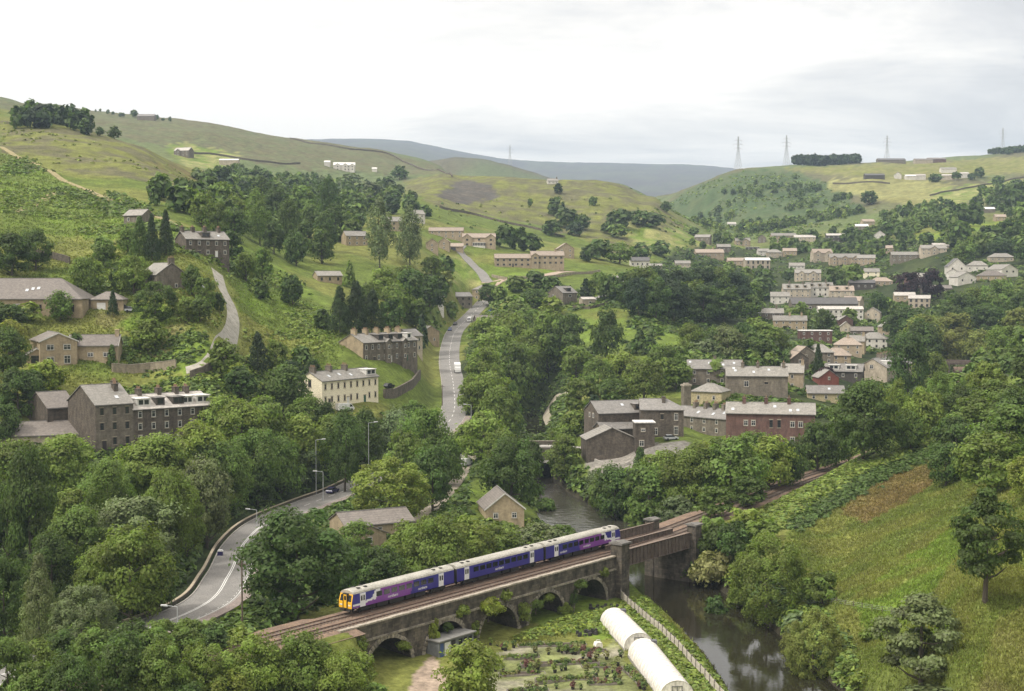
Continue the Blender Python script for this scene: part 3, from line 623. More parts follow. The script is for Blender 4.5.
for nm, (ya, yb), lab in (('bridge_tower', (-7.3, -4.95), 'square stone bridge tower nearest the camera at the grassy bank end of the girder bridge'), ('bridge_tower', (2.7, 4.8), 'square stone bridge tower behind the tracks at the far bank of the river')):
    br = empty(nm, (*RW(BR1 + 1.3, -(ya + yb) / 2), ZB), YAW, lab, 'bridge tower', 'bridge towers on the far bank')
    mb = MB(); h = -ZB + 1.7; mb.box(-1.1, 1.1, -1.0, 1.0, 0, h); mb.box(-1.2, 1.2, -1.1, 1.1, h - 2.9, h - 2.6); mb.build('shaft', GRIT, br)
    c = MB(); c.box(-1.35, 1.35, -1.25, 1.25, h, h + .3); c.prism([(-1.0, h + .3), (1.0, h + .3), (0, h + .55)], 'x', -1.2, 1.2); c.build('cap', MATS['dark_cap_stone'], br)
# girder bridge over the river
gb = empty('girder_bridge', (*RW(64.6), 0), YAW, 'dark riveted iron girder bridge carrying the railway over the brown river', 'bridge')
LB = BR1 - 64.6
def girder(y, z0, z1, fl, name):
    mb = MB(); mb.box(0, LB, y - .06, y + .06, z0, z1); mb.box(0, LB, y - fl, y + fl, z1, z1 + .07, 1); mb.box(0, LB, y - fl, y + fl, z0 - .07, z0)
    k = .6
    while k < LB: mb.box(k, k + .1, y - fl * .8, y + fl * .8, z0, z1); k += 1.25
    mb.build(name, [IRON, IRONTOP], gb)
girder(-5.75, -2.6, .35, .34, 'near_girder'); girder(-1.9, -1.6, .75, .26, 'middle_girder'); girder(2.55, -1.8, 1.45, .2, 'far_girder')
mb = MB(); mb.box(0, LB, -5.5, 2.3, -.95, -.42)
k = .4
while k < LB: mb.box(k, k + .25, -5.5, 2.3, -1.5, -.95); k += 2.2
mb.build('deck', IRON, gb)
mb = MB(); mb.box(LB, LB + 7, YN + .1, YF - .1, ZB, -.42)
ab = mb.build('bridge_abutment', GRIT); ab.location = (*RW(64.6), 0); ab.rotation_euler = (0, 0, YAW); tag(ab, 'dark stone abutment holding up the bank end of the girder bridge', 'abutment')
# platform edge slab by the far tower
# ------------------------------------------------------------------ the train
BLUE = surf('train_blue', (.036, .03, .235), (.03, .025, .20), .35, .5, spec=.5)
PURP = surf('train_purple', (.20, .055, .30), (.175, .048, .27), .35, .5, spec=.5)
TWHT = surf('train_white', (.74, .74, .76), (.66, .66, .68), .4, .8, spec=.5)
YELL = surf('train_yellow', (.78, .43, .02), (.68, .36, .02), .4, .8, spec=.5)
TROOF = surf('train_roof', (.42, .405, .36), (.30, .288, .25), .7, .35, 3, spec=.3, stretch=(1, 3, 1))
TBLK = surf('train_black', (.022, .021, .02), (.04, .036, .032), .7, 1.2)
GLASS = surf('dark_glass', (.012, .014, .018), (.02, .022, .026), .12, .6, spec=.6)
LAMP = surf('lamp_lens', (.7, .68, .6), (.6, .58, .5), .2, 2, spec=.6)
CL = 23.3; HW = 1.36
def letters(body, sz):
    fc = bpy.data.curves.new('lettering', 'FONT'); fc.body = body; fc.size = sz; fc.extrude = .004; fc.shear = .12; fc.offset = .012; fc.align_x = 'CENTER'
    t = bpy.data.objects.new('lettering', fc); col.objects.link(t); dg = bpy.context.evaluated_depsgraph_get(); dg.update()
    me = bpy.data.meshes.new_from_object(t.evaluated_get(dg)); bpy.data.objects.remove(t); me.materials.clear(); me.materials.append(TWHT); return me
def livery(kind, x, z):
    if kind == 'mid': return 0
    if kind == 'tail': x = CL - x
    if x < .25 and kind == 'lead': return 0
    zc = 1.42 + .035 * x ** 1.7
    e0 = 4.1 + (z - 1.7) * .55; e1 = 5.2 + (z - 1.7) * .62
    if x < 4.6:
        if abs(z - zc) < .10 + .02 * x: return 2
        if z < zc: return 1
    if x >= 3.2 and e0 < x < e1 and z > 1.55: return 2
    if x < e0: return 0 if z > zc else 1
    if z <= 1.55 and x < 5: return 1
    return 1 if x < 13.2 + (z - 2) * .25 else 0
train = empty('passenger_train', (*RW(-1.0), 0.0), YAW, 'three carriage blue and purple diesel train with yellow cab front crossing the viaduct', 'train')
for ci, kind in enumerate(('lead', 'mid', 'tail')):
    X0 = ci * 24.0
    mb = MB(); nxs = 90; zs = [1.0, 1.15, 1.3, 1.45, 1.6, 1.75, 1.9, 2.05, 2.2, 2.35, 2.5, 2.65, 2.8, 2.95, 3.12]
    prof = lambda z: HW - .05 * max(0, (z - 2.2)) ** 1.5 - .04 * max(0, 1.4 - z)
    nose = lambda z: .0 if kind == 'mid' else .30 * max(0, (z - 1.9) / 1.2)
    for sgn in (-1, 1):
        vs = []
        for i in range(nxs + 1):
            for z in zs:
                lo = nose(z) if kind == 'lead' else 0; hi = CL - (nose(z) if kind == 'tail' else 0)
                vs.append((X0 + lo + (hi - lo) * i / nxs, sgn * prof(z), z))
        nz = len(zs)
        for i in range(nxs):
            for j in range(nz - 1):
                q = (i * nz + j, (i + 1) * nz + j, (i + 1) * nz + j + 1, i * nz + j + 1)
                if sgn > 0: q = q[::-1]
                mb.add([vs[t] for t in q], [(0, 1, 2, 3)], livery(kind, (i + .5) / nxs * CL, (zs[j] + zs[j + 1]) / 2))
    for xe, k_ in ((0, kind == 'lead'), (CL, kind == 'tail')):
        n_ = [(X0 + xe + (nose(z) if xe == 0 else -nose(z)) * k_, z) for z in zs]
        for (xa, za), (xb, zb) in zip(n_[:-1], n_[1:]): mb.add([(xa, -prof(za), za), (xa, prof(za), za), (xb, prof(zb), zb), (xb, -prof(zb), zb)], [(3, 2, 1, 0) if xe == 0 else (0, 1, 2, 3)], 3 if k_ else 4)
    mb.add([(X0, -HW + .04, 1), (X0 + CL, -HW + .04, 1), (X0 + CL, HW - .04, 1), (X0, HW - .04, 1)], [(3, 2, 1, 0)], 4)
    car = mb.build('carriage', [BLUE, PURP, TWHT, YELL, TBLK], train)
    tag(car, {'lead': 'front carriage with yellow cab, purple and white sweep', 'mid': 'plain dark blue middle carriage', 'tail': 'rear carriage with purple and white sweep'}[kind])
    mb = MB(); arc = [(-prof(3.12) - .02, 3.12), (-1.22, 3.36), (-1.0, 3.53), (-.68, 3.66), (-.3, 3.735), (.3, 3.735), (.68, 3.66), (1.0, 3.53), (1.22, 3.36), (prof(3.12) + .02, 3.12)]
    xa = X0 + (.30 if kind == 'lead' else 0); xb = X0 + CL - (.30 if kind == 'tail' else 0)
    secs = [(xa, .0)] + [(xa + (xb - xa) * t, 1.0) for t in (.02, .98)] + [(xb, 0.0)]
    secs = [(x_, (.86 if ((i == 0 and kind == 'lead') or (i == 3 and kind == 'tail')) else 1.0)) for i, (x_, _) in enumerate(secs)]
    vs = [(x_, y_, 3.12 + (z_ - 3.12) * s_) for x_, s_ in secs for y_, z_ in arc]; na_ = len(arc)
    for i in range(3):
        for j in range(na_ - 1): mb.add([vs[i * na_ + j], vs[(i + 1) * na_ + j], vs[(i + 1) * na_ + j + 1], vs[i * na_ + j + 1]], [(0, 1, 2, 3)])
    mb.add(vs[:na_], [tuple(range(na_))], 1 if kind == 'lead' else 0); mb.add(vs[-na_:], [tuple(range(na_ - 1, -1, -1))], 1 if kind == 'tail' else 0)
    for xv in (1.9, 3.4, 18.9, 20.6): mb.box(X0 + xv, X0 + xv + .55, -.75, -.25, 3.68, 3.79, 2); mb.box(X0 + xv, X0 + xv + .55, .25, .75, 3.68, 3.79, 2)
    for xv in np.arange(5, 18, 2.15): mb.box(X0 + xv, X0 + xv + .05, -1.02, 1.02, 3.52, 3.545)
    mb.build('roof', [TROOF, surf('cab_dome', (.42, .36, .28), (.34, .3, .24), .5), TBLK], car)
    doors = [1.75, 19.55] if kind != 'tail' else [CL - 3.0 - 17.8, CL - 2.95]
    if kind == 'mid': doors = [1.9, 19.4]
    wins = [5.25 + 1.68 * k for k in range(8)] if kind == 'lead' else ([CL - 5.25 - 1.68 * k - 1.28 for k in range(8)] if kind == 'tail' else [4.25 + 1.66 * k for k in range(9)])
    for sgn in (-1, 1):
        for wx in wins:
            w0 = MB(); yw = sgn * (prof(2.35) + .012); w0.box(X0 + wx, X0 + wx + 1.28, min(yw, yw - sgn * .1), max(yw, yw - sgn * .1), 1.98, 2.74); w0.build('window', GLASS, car)
        for dxx in doors:
            d = MB(); yw = sgn * (prof(1.6) + .03)
            d.box(X0 + dxx, X0 + dxx + 1.15, min(yw, yw - sgn * .12), max(yw, yw - sgn * .12), 1.02, 3.05)
            for o_ in (.16, .66): d.box(X0 + dxx + o_, X0 + dxx + o_ + .33, min(yw + sgn * .012, yw - sgn * .02), max(yw + sgn * .012, yw - sgn * .02), 1.95, 2.72, 1)
            d.build('door', [TWHT, GLASS], car)
    mb = MB()
    for xu, lu, z0 in ((5.6, 2.4, .35), (8.4, 3.2, .28), (12.1, 1.8, .38), (14.3, 2.2, .3)): mb.box(X0 + xu, X0 + xu + lu, -1.18, 1.18, z0, .99)
    mb.build('underframe_boxes', TBLK, car)
    for xb_ in (3.6, CL - 3.6):
        mb = MB(); mb.box(X0 + xb_ - 1.7, X0 + xb_ + 1.7, -1.12, -.98, .42, .82); mb.box(X0 + xb_ - 1.7, X0 + xb_ + 1.7, .98, 1.12, .42, .82); mb.box(X0 + xb_ - .5, X0 + xb_ + .5, -1.1, 1.1, .55, .99)
        for ax in (-1.3, 1.3):
            for sy in (-1, 1): mb.tube((X0 + xb_ + ax, sy * .70, .43), (X0 + xb_ + ax, sy * .84, .43), .42, n=14)
            mb.tube((X0 + xb_ + ax, -.8, .43), (X0 + xb_ + ax, .8, .43), .09)
        mb.build('bogie', TBLK, car)
    if kind != 'mid':
        e = X0 if kind == 'lead' else X0 + CL; sg = 1 if kind == 'lead' else -1
        def fb(x0, x1, *a): return (min(e - sg * x0, e - sg * x1), max(e - sg * x0, e - sg * x1), *a)
        for ys in (-1, 1):
            g = MB(); za, zb = 2.02, 2.98; xo = .015
            y0, y1 = (.50, 1.17) if ys > 0 else (-1.17, -.50)
            na0 = sg * .30 * (za - 1.9) / 1.2; nb0 = sg * .30 * (zb - 1.9) / 1.2
            g.add([(e + na0 - sg * xo, y0, za), (e + na0 - sg * xo, y1, za), (e + nb0 - sg * xo, y1 - .06 * (ys > 0), zb), (e + nb0 - sg * xo, y0 + .06 * (ys < 0), zb)], [(3, 2, 1, 0) if sg > 0 else (0, 1, 2, 3)]); g.build('windscreen', GLASS, car)
            h = MB(); h.box(*fb(-.05, .03, *(sorted((ys * .62, ys * 1.12))), 1.36, 1.56)); h.build('headlight', LAMP, car)
        g = MB(); g.box(*fb(-.3, .12, -.47, -.35, .98, 3.12)); g.box(*fb(-.3, .12, .35, .47, .98, 3.12)); g.box(*fb(-.3, .12, -.47, .47, 3.12, 3.22)); g.box(*fb(-.3, .05, -.35, .35, 1.05, 3.1), 1); g.box(*fb(0, .062, -.2, .2, 2.2, 2.85), 2)
        g.build('gangway', [TBLK, YELL, GLASS], car)
        c = MB(); c.box(*fb(-.2, .5, -.22, .22, .72, 1.02)); c.box(*fb(-.1, .12, -1.1, 1.1, .55, .95)); c.build('coupler', TBLK, car)
    if kind != 'tail':
        g = MB(); g.box(X0 + CL, X0 + 24.0, -.62, .62, 1.0, 3.3); g.build('corridor_bellows', TBLK, car)
    # lettering on both sides
    for sgn in (-1, 1):
        spots = {'lead': [(8.9, 1.33, .62), (15.7, 1.33, .58)], 'mid': [(11.0, 1.33, .62)], 'tail': [(5.2, 1.33, .58), (12.4, 1.33, .62)]}[kind]
        for tx, tz, sz in spots:
            to = link(bpy.data.objects.new('lettering', letters('northern', sz)), car); to.location = (X0 + tx, sgn * (HW + .012), tz); to.rotation_euler = (R(90), 0, 0 if sgn < 0 else math.pi)
# ------------------------------------------------------------------ pylons, lamps, poles
STEEL = surf('galvanised_steel', (.46, .48, .50), (.38, .40, .42), .6, .5, spec=.4)
LAMPG = surf('lamp_grey', (.42, .44, .45), (.36, .37, .38), .6, 1)
WOODP = surf('pole_wood', (.13, .10, .075), (.09, .07, .055), .9, 1.5)
def crest(px, y0, y1):
    """the skyline point of the hill in one picture column"""
    Y = np.linspace(y0, y1, 160); X = (px - CX) / F_PX * Y; Z = ground_z(X, Y); i = int(np.argmin(project(X, Y, Z)[1])); return float(X[i]), float(Y[i]), float(Z[i])
def pylon(px, py, D, h, label):
    x, D, z = crest(px, D - 500, D + 700); root = empty('electricity_pylon', (x, D, z - 1), R(20), label, 'pylon', 'electricity pylons on the skyline')
    mb = MB(); b0, b1 = h * .095, h * .022; r = h * .0042
    def leg(t): e = b0 + (b1 - b0) * min(1, t / .62) ** .8 if t < .62 else b1 * (1 - .5 * (t - .62) / .38); return e
    ts = [0, .16, .3, .42, .52, .62, .7, .78, .86, .94, 1.0]
    for a, c in zip(ts[:-1], ts[1:]):
        ea, ec = leg(a), leg(c)
        cs = [(-1, -1), (1, -1), (1, 1), (-1, 1)]
        for i in range(4):
            p, q = cs[i], cs[(i + 1) % 4]
            mb.tube((p[0] * ea, p[1] * ea, a * h), (p[0] * ec, p[1] * ec, c * h), r, n=4)
            mb.tube((p[0] * ea, p[1] * ea, a * h), (q[0] * ec, q[1] * ec, c * h), r * .6, n=4); mb.tube((q[0] * ea, q[1] * ea, a * h), (p[0] * ec, p[1] * ec, c * h), r * .6, n=4)
    mb.build('lattice_mast', STEEL, root)
    for zt, ln in ((.64, .135), (.76, .17), (.88, .125)):
        a = MB()
        for sg in (-1, 1):
            a.tube((0, 0, zt * h + h * .03), (sg * ln * h, 0, zt * h), r * .8, n=4); a.tube((0, -b1 * .6, zt * h - h * .005), (sg * ln * h, 0, zt * h), r * .7, n=4); a.tube((0, b1 * .6, zt * h - h * .005), (sg * ln * h, 0, zt * h), r * .7, n=4)
            a.tube((sg * ln * h, 0, zt * h), (sg * ln * h, 0, zt * h - h * .05), r * .6, n=4)
        a.build('cross_arm', STEEL, root)
pylon(737, 168, 2180, 52, 'tallest looking pylon, on the brow of the right hand hill')
pylon(785, 165, 2420, 50, 'pylon just left of the dark plantation on the hilltop')
pylon(885, 160, 2440, 46, 'pylon standing behind the hilltop farm roofs')
pylon(1000, 153, 2380, 46, 'rightmost pylon on the bare skyline at the picture edge')
pylon(510, 164, 2990, 44, 'faint lone pylon on the moor edge above the middle hill')
def lamp_post(x, y, z, h, rz, label):
    root = empty('street_lamp', (x, y, z), rz, label, 'street lamp', 'street lamps along the main road')
    mb = MB(); mb.tube((0, 0, -.3), (0, 0, 1.4), .13, .12, 8); mb.tube((0, 0, 1.4), (0, 0, h), .085, .06, 8); mb.build('post', LAMPG, root)
    a = MB(); a.tube((0, 0, h), (1.5, 0, h + .22), .05, .045, 6); a.build('bracket_arm', LAMPG, root)
    l = MB(); l.prism([(1.4, h + .12), (2.45, h + .2), (2.4, h + .36), (1.5, h + .32)], 'y', -.19, .19); l.build('lantern', surf('lantern_grey', (.62, .63, .63), (.52, .53, .53), .5, 1), root)
def lamp_at(px, pytop, D, h, rz, label):
    x = (px - CX) / F_PX * D; d = ray(px, pytop); ztop = 50 + d[2] * D; g = gz(x, D); lamp_post(x, D, min(g, ztop - 5.0), ztop - min(g, ztop - 5.0), rz, label)
lamp_at(255, 510, 300, 9, math.pi, 'street lamp leaning over the bend, just above the big roadside tree')
lamp_at(174, 607, 203, 9, math.pi, 'street lamp lowest on the bend, half sunk in bushes near the railway')
lamp_at(322, 472, 334, 9, math.pi, 'street lamp beside the dark car on the road')
lamp_at(315, 440, 345, 9, 0.0, 'street lamp among trees above the dark car')
lamp_at(471, 405, 425, 9, math.pi, 'street lamp at the bottom of the straight hill road')
lamp_at(368, 423, 362, 9, 0.3, 'thin street lamp in trees below the cream terrace')
def pole(px, pybase, D, h, label):
    x = (px - CX) / F_PX * D; d = ray(px, pybase); z = min(gz(x, D), 50 + d[2] * D); root = empty('telegraph_pole', (x, D, z), 0, label, 'telegraph pole', 'telegraph poles')
    mb = MB(); mb.tube((0, 0, -.5), (0, 0, h), .16, .11, 8); mb.build('post', WOODP, root); a = MB(); a.box(-.7, .7, -.06, .06, h - .6, h - .48); a.build('cross_bar', WOODP, root)
pole(239.5, 622, 213, 10.3, 'grey telegraph pole standing between the bend and the railway')
pole(442, 414, 452, 9.5, 'dark telegraph pole left of the hill road foot')
# ------------------------------------------------------------------ buildings
WALLS = {
 'sooty': masonry('sooty_stone', (.15, .125, .10), (.10, .086, .072), (.06, .054, .048)),
 'buff': masonry('buff_stone', (.41, .33, .215), (.34, .27, .18), (.30, .26, .2), stain=.35),
 'tan': masonry('tan_stone', (.37, .30, .215), (.31, .25, .175), (.30, .26, .2), stain=.3),
 'grey': masonry('grey_stone', (.215, .185, .145), (.16, .14, .115), (.12, .11, .095), stain=.45),
 'cream': surf('cream_render', (.86, .79, .60), (.80, .72, .54), .9, .5, 4, rnd=.06),
 'pale': masonry('pale_stone', (.48, .415, .325), (.40, .345, .27), (.36, .32, .26), stain=.4),
 'white': surf('white_render', (.62, .595, .545), (.50, .475, .43), .85, .4, 3, rnd=.05),
 'brick': masonry('dark_red_brick', (.165, .075, .06), (.12, .058, .048), (.13, .11, .10), .25, .09, stain=.4),
 'red': masonry('bright_red_brick', (.22, .055, .04), (.18, .045, .035), (.16, .1, .08), .25, .09, stain=.25),
 'yellow': surf('yellow_render', (.42, .36, .22), (.36, .31, .19), .9, .5, 3),
 'timber': surf('dark_timber_cladding', (.055, .048, .042), (.08, .07, .06), .85, 1, 4),
}
ROOFS = {
 'slate': slates('grey_slate', (.245, .232, .215), (.165, .157, .148)),
 'dark': slates('dark_slate', (.125, .12, .118), (.085, .082, .082)),
 'flag': slates('stone_flags', (.285, .27, .242), (.195, .184, .165)),
 'tan': slates('tan_tiles', (.36, .29, .23), (.27, .225, .185)),
 'brown': slates('brown_tiles', (.195, .172, .152), (.142, .126, .114)),
 'pale': slates('pale_slates', (.50, .47, .43), (.37, .345, .315)),
 'white': surf('white_roof_sheet', (.74, .73, .70), (.6, .59, .57), .6, .4, 3),
}
FRAME_W = surf('white_window_frame', (.62, .61, .58), (.5, .49, .46), .5, 1)
FRAME_D = surf('dark_window_frame', (.06, .05, .045), (.09, .075, .06), .6, 1)
FRAME_S = surf('stone_window_frame', (.36, .31, .24), (.27, .235, .18), .9, 1)
PANE = surf('window_glass', (.018, .02, .024), (.035, .038, .042), .08, .4, spec=.7)
SKYL = surf('rooflight_glass', (.55, .58, .60), (.42, .45, .48), .08, .5, spec=.9)
POT = surf('chimney_pot_clay', (.30, .19, .12), (.20, .14, .10), .9, 2)
LEAD = surf('ridge_and_gutter', (.20, .19, .18), (.14, .135, .13), .7, 1.5)
DOORC = {'dark': surf('dark_door', (.05, .04, .045), (.035, .03, .03), .5, 1), 'white': surf('white_door', (.72, .71, .69), (.62, .61, .6), .5, 1), 'green': surf('green_door', (.03, .10, .06), (.02, .08, .05), .5, 1)}
_wm = {}
def win_meshes(w_, h_, style, far):
    k = (round(w_, 2), round(h_, 2), style, far)
    if k in _wm: return _wm[k]
    fm = {'white': FRAME_W, 'dark': FRAME_D, 'stone': FRAME_S}[style]
    f = MB(); t = .11 if not far else .16; a, b = w_ / 2, h_ / 2; y0, y1 = -.07, .06
    f.box(-a, a, y0, y1, b - t, b); f.box(-a, a, y0, y1, -b, -b + t); f.box(-a, -a + t, y0, y1, -b + t, b - t); f.box(a - t, a, y0, y1, -b + t, b - t)
    if not far:
        if w_ > 1.0: f.box(-.04, .04, y0 + .01, y1, -b + t, b - t)
        f.box(-a + t, a - t, y0 + .015, y1, .12 * h_, .12 * h_ + .06)
        f.box(-a - .12, a + .12, -.13, .05, -b - .16, -b - .01, 1); f.box(-a - .12, a + .12, -.05, .05, b + .01, b + .24, 1)
    p = MB(); p.box(-a + .02, a - .02, -.025, .04, -b + .02, b - .02)
    if far:
        f.box(-a + .03, a - .03, -.03, .04, -b + .03, b - .03, 2); _wm[k] = (f.mesh('window', [fm, FRAME_S, PANE]), None)
    else: _wm[k] = (f.mesh('window', [fm, FRAME_S]), p.mesh('pane', [PANE]))
    return _wm[k]
FACES = {'F': ((0, -1), 0), 'B': ((0, 1), math.pi), 'L': ((-1, 0), -math.pi / 2), 'R': ((1, 0), math.pi / 2)}
class House: pass
RECTS = []
def house(label, px=None, py=None, th=0, L=10, W=8, H=5, pitch=30, wall='grey', roof='slate', fw=None, hip='', F=None, Lw=None, Rw=None, ws=(1.0, 1.35), wf='white',
          chim=(), dorm=(), sky=(), doors=(), fg=(), anchor='F', after=None, side='R', D=None, cat='house', name='house', group=None, flat=False, porch=None, garage=None, barge=False, backsky=False, step=0.0, pot=True, drop=0):
    th = R(th); c, s = math.cos(th), math.sin(th); rot = lambda x, y: (x * c - y * s, x * s + y * c)
    if after is not None:
        th = after.th; c, s = math.cos(th), math.sin(th); sg = 1 if side == 'R' else -1
        ox, oy = rot(sg * (after.L + L) / 2 + sg * .004, (W - after.W) / 2); x, y, z = after.x + ox, after.y + oy, after.z + step
    else:
        p = at(px, py) if D is None else Vector(((px - CX) / F_PX * D, D, gz((px - CX) / F_PX * D, D)))
        al = {'F': (0, -W / 2), 'L': (-L / 2, 0), 'R': (L / 2, 0), 'C': (0, 0)}[anchor]; ox, oy = rot(*al); x, y, z = p.x - ox, p.y - oy, p.z - drop
    h = House(); h.x, h.y, h.z, h.th, h.L, h.W = x, y, z, th, L, W
    root = empty(name, (x, y, z), th, label, cat, group); h.root = root
    far = y > 640; rise = 0 if flat else W / 2 * math.tan(R(pitch)); a, b = L / 2, W / 2
    mb = MB(); zb = -6.0
    q = [(-a, -b), (a, -b), (a, b), (-a, b)]
    vs = [(x_, y_, zb) for x_, y_ in q] + [(x_, y_, H) for x_, y_ in q]
    mb.add(vs, [(0, 1, 5, 4)], 1 if fw else 0); mb.add(vs, [(1, 2, 6, 5), (2, 3, 7, 6), (3, 0, 4, 7), (4, 5, 6, 7)])
    if 'L' not in hip and rise: mb.add([(-a, -b, H), (-a, b, H), (-a, 0, H + rise)], [(1, 0, 2)])
    if 'R' not in hip and rise: mb.add([(a, -b, H), (a, b, H), (a, 0, H + rise)], [(0, 1, 2)])
    mb.build('wall', [WALLS[wall]] + ([WALLS[fw]] if fw else []), root)
    oe, ov, tk = .38, .28, .17
    rb = MB(); tp = math.tan(R(pitch))
    if flat: rb.box(-a - .25, a + .25, -b - .25, b + .25, H + .004, H + .3)
    else:
        hl = b * .95 if 'L' in hip else 0; hr = b * .95 if 'R' in hip else 0
        xl, xr = -a - ov, a + ov; rl = -a + hl - (0 if hl else ov); rr = a - hr + (0 if hr else ov)
        ze = H - oe * tp; zr = H + rise
        for sg in (-1, 1):
            lo = [(xl, sg * (b + oe), ze), (xr, sg * (b + oe), ze), (rr, 0, zr), (rl, 0, zr)]
            if sg > 0: lo = [lo[1], lo[0], lo[3], lo[2]]
            up = [(p_[0], p_[1], p_[2] + tk) for p_ in lo]; vs = lo + up
            rb.add(vs, [(4, 5, 6, 7), (3, 2, 1, 0), (0, 1, 5, 4), (1, 2, 6, 5), (3, 0, 4, 7)])
        for sx, hh, xe, xi in ((-1, hl, xl, rl), (1, hr, xr, rr)):
            if hh:
                lo = [(xe, b + oe, ze), (xe, -b - oe, ze), (xi, 0, zr)] if sx < 0 else [(xe, -b - oe, ze), (xe, b + oe, ze), (xi, 0, zr)]
                rb.add(lo + [(p_[0], p_[1], p_[2] + tk) for p_ in lo], [(3, 4, 5), (0, 1, 4, 3), (2, 1, 0)])
        rb.box(rl, rr, -.14, .14, zr + tk - .09, zr + tk + .08, 1)
        if not far: rb.box(-a, a, -b - oe - .1, -b - oe + .03, ze - .05, ze + .09, 1)
        if barge:
            for xs in (xl - .05, xr - .01):
                for sg in (-1, 1):
                    y0, y1 = sg * (b + oe), 0
                    rb.add([(xs, y0, ze - .12), (xs + .06, y0, ze - .12), (xs + .06, 0, zr - .12), (xs, 0, zr - .12), (xs, y0, ze + .2), (xs + .06, y0, ze + .2), (xs + .06, 0, zr + .2), (xs, 0, zr + .2)],
                           [(0, 3, 2, 1), (4, 5, 6, 7), (0, 1, 5, 4), (1, 2, 6, 5), (2, 3, 7, 6), (3, 0, 4, 7)], 2)
    ro = rb.build('roof', [ROOFS[roof], LEAD, FRAME_W], root)
    CH = {'sooty': 'sooty', 'brick': 'brick', 'red': 'brick', 'buff': 'buff', 'tan': 'tan'}.get(wall, 'grey')
    rnd = random.Random(int(x * 7 + y * 3))
    for cxf in chim:
        xf = cxf[0] if isinstance(cxf, tuple) else cxf; yf = cxf[1] if isinstance(cxf, tuple) else 0
        xc = max(-a + .5, min(a - .5, xf * a)); yc = yf * b; zc = H + rise * (1 - abs(yf)); cb_ = MB(); cw = .5; cl = .95 if not far else .75
        cb_.box(xc - cw, xc + cw, yc - cl, yc + cl, zc - 1.0, zc + 1.35); cb_.box(xc - cw - .1, xc + cw + .1, yc - cl - .1, yc + cl + .1, zc + 1.35, zc + 1.52)
        if pot:
            for k in range(4): cb_.tube((xc, yc - cl + .28 + k * (2 * cl - .56) / 3, zc + 1.52), (xc, yc - cl + .28 + k * (2 * cl - .56) / 3, zc + 2.0 + rnd.uniform(0, .25)), .14, .11, 6, k=1)
        cb_.build('chimney', [WALLS[CH], POT], ro)
    for d in dorm:
        xf, wd, st = d[:3]; sgy = d[3] if len(d) > 3 else -1; xd = xf * a; yf = sgy * b * .86; dz = H + (b - abs(yf)) * tp; hd = min(1.9, rise * .78); yb = sgy * max(0, b - (dz + hd - H) / tp) * .9
        m1 = MB(); y0, y1 = sorted((yf, yb)); m1.box(xd - wd / 2, xd + wd / 2, y0, y1, dz - .5, dz + hd)
        m1.box(xd - wd / 2 - .18, xd + wd / 2 + .18, y0 - .2, y1 + .1, dz + hd, dz + hd + .16, 1)
        yy = yf + sgy * .012; n_ = 2 if wd > 2.2 else 1
        for k in range(n_):
            xc = xd + (k - (n_ - 1) / 2) * wd * .42; ww = wd * .34 if n_ > 1 else wd * .6
            m1.box(xc - ww / 2, xc + ww / 2, min(yy, yy - sgy * .1), max(yy, yy - sgy * .1), dz + hd * .28, dz + hd * .86, 2)
        m1.build('dormer', [{'w': FRAME_W, 'd': WALLS['timber'], 's': WALLS[wall], 't': WALLS['tan']}[st], ROOFS['white'] if st == 'w' else ROOFS['slate'], PANE], ro)
    for k_ in sky:
        xf, t = k_; xs = xf * a; m1 = MB(); y0 = -b * (1 - t); nrm = Vector((0, -tp, 1)).normalized(); up_ = Vector((0, 1, tp)).normalized(); cpt = Vector((xs, y0, H + (b - abs(y0)) * tp + tk / math.cos(R(pitch)) * 1.0))
        sx, sy = (.42, .6) if not far else (.7, .8)
        pts = [cpt + Vector((i * sx, 0, 0)) + up_ * (j * sy) for i, j in ((-1, -1), (1, -1), (1, 1), (-1, 1))]
        m1.add(pts + [p_ + nrm * .07 for p_ in pts], [(4, 5, 6, 7), (0, 1, 5, 4), (1, 2, 6, 5), (2, 3, 7, 6), (3, 0, 4, 7)]); m1.build('rooflight', SKYL, ro)
    def put_window(face, u, zc, w_, h_, style):
        (nx_, ny_), rz = FACES[face]; ex, ey = nx_ * a, ny_ * b
        ux, uy = {'F': (1, 0), 'B': (-1, 0), 'L': (0, -1), 'R': (0, 1)}[face]
        f, p_ = win_meshes(w_, h_, style, far); o = link(bpy.data.objects.new('window', f), root); o.location = (ex + ux * u, ey + uy * u, zc); o.rotation_euler = (0, 0, rz)
        if p_ is not None: link(bpy.data.objects.new('pane', p_), o)
    def grid(face, spec):
        wid = L if face in 'FB' else W
        for it in (spec if isinstance(spec, list) else [spec]):
            if len(it) == 2:
                nc, nr = it; fh = H / nr
                for r_ in range(nr):
                    for k in range(nc):
                        u = (k + .5) / nc * wid - wid / 2
                        if face == 'F' and r_ == 0 and any(abs(u - dd * a) < 1.05 for dd in doors): continue
                        put_window(face, u, fh * r_ + fh * .54, ws[0], min(ws[1], fh * .6), wf)
            else: put_window(face, it[0] * wid / 2, it[1], it[2], it[3], it[4] if len(it) > 4 else wf)
    q4 = [(*rot(i, j), zz) for i in (-a, a) for j in (-b, b) for zz in (0, H + rise)]; qx, qy = project(np.array([x + t[0] for t in q4]), np.array([y + t[1] for t in q4]), np.array([z + t[2] for t in q4]))
    RECTS.append((qx.min(), qx.max(), qy.min(), qy.max(), y))
    if F: grid('F', F)
    if Lw: grid('L', Lw)
    if Rw: grid('R', Rw)
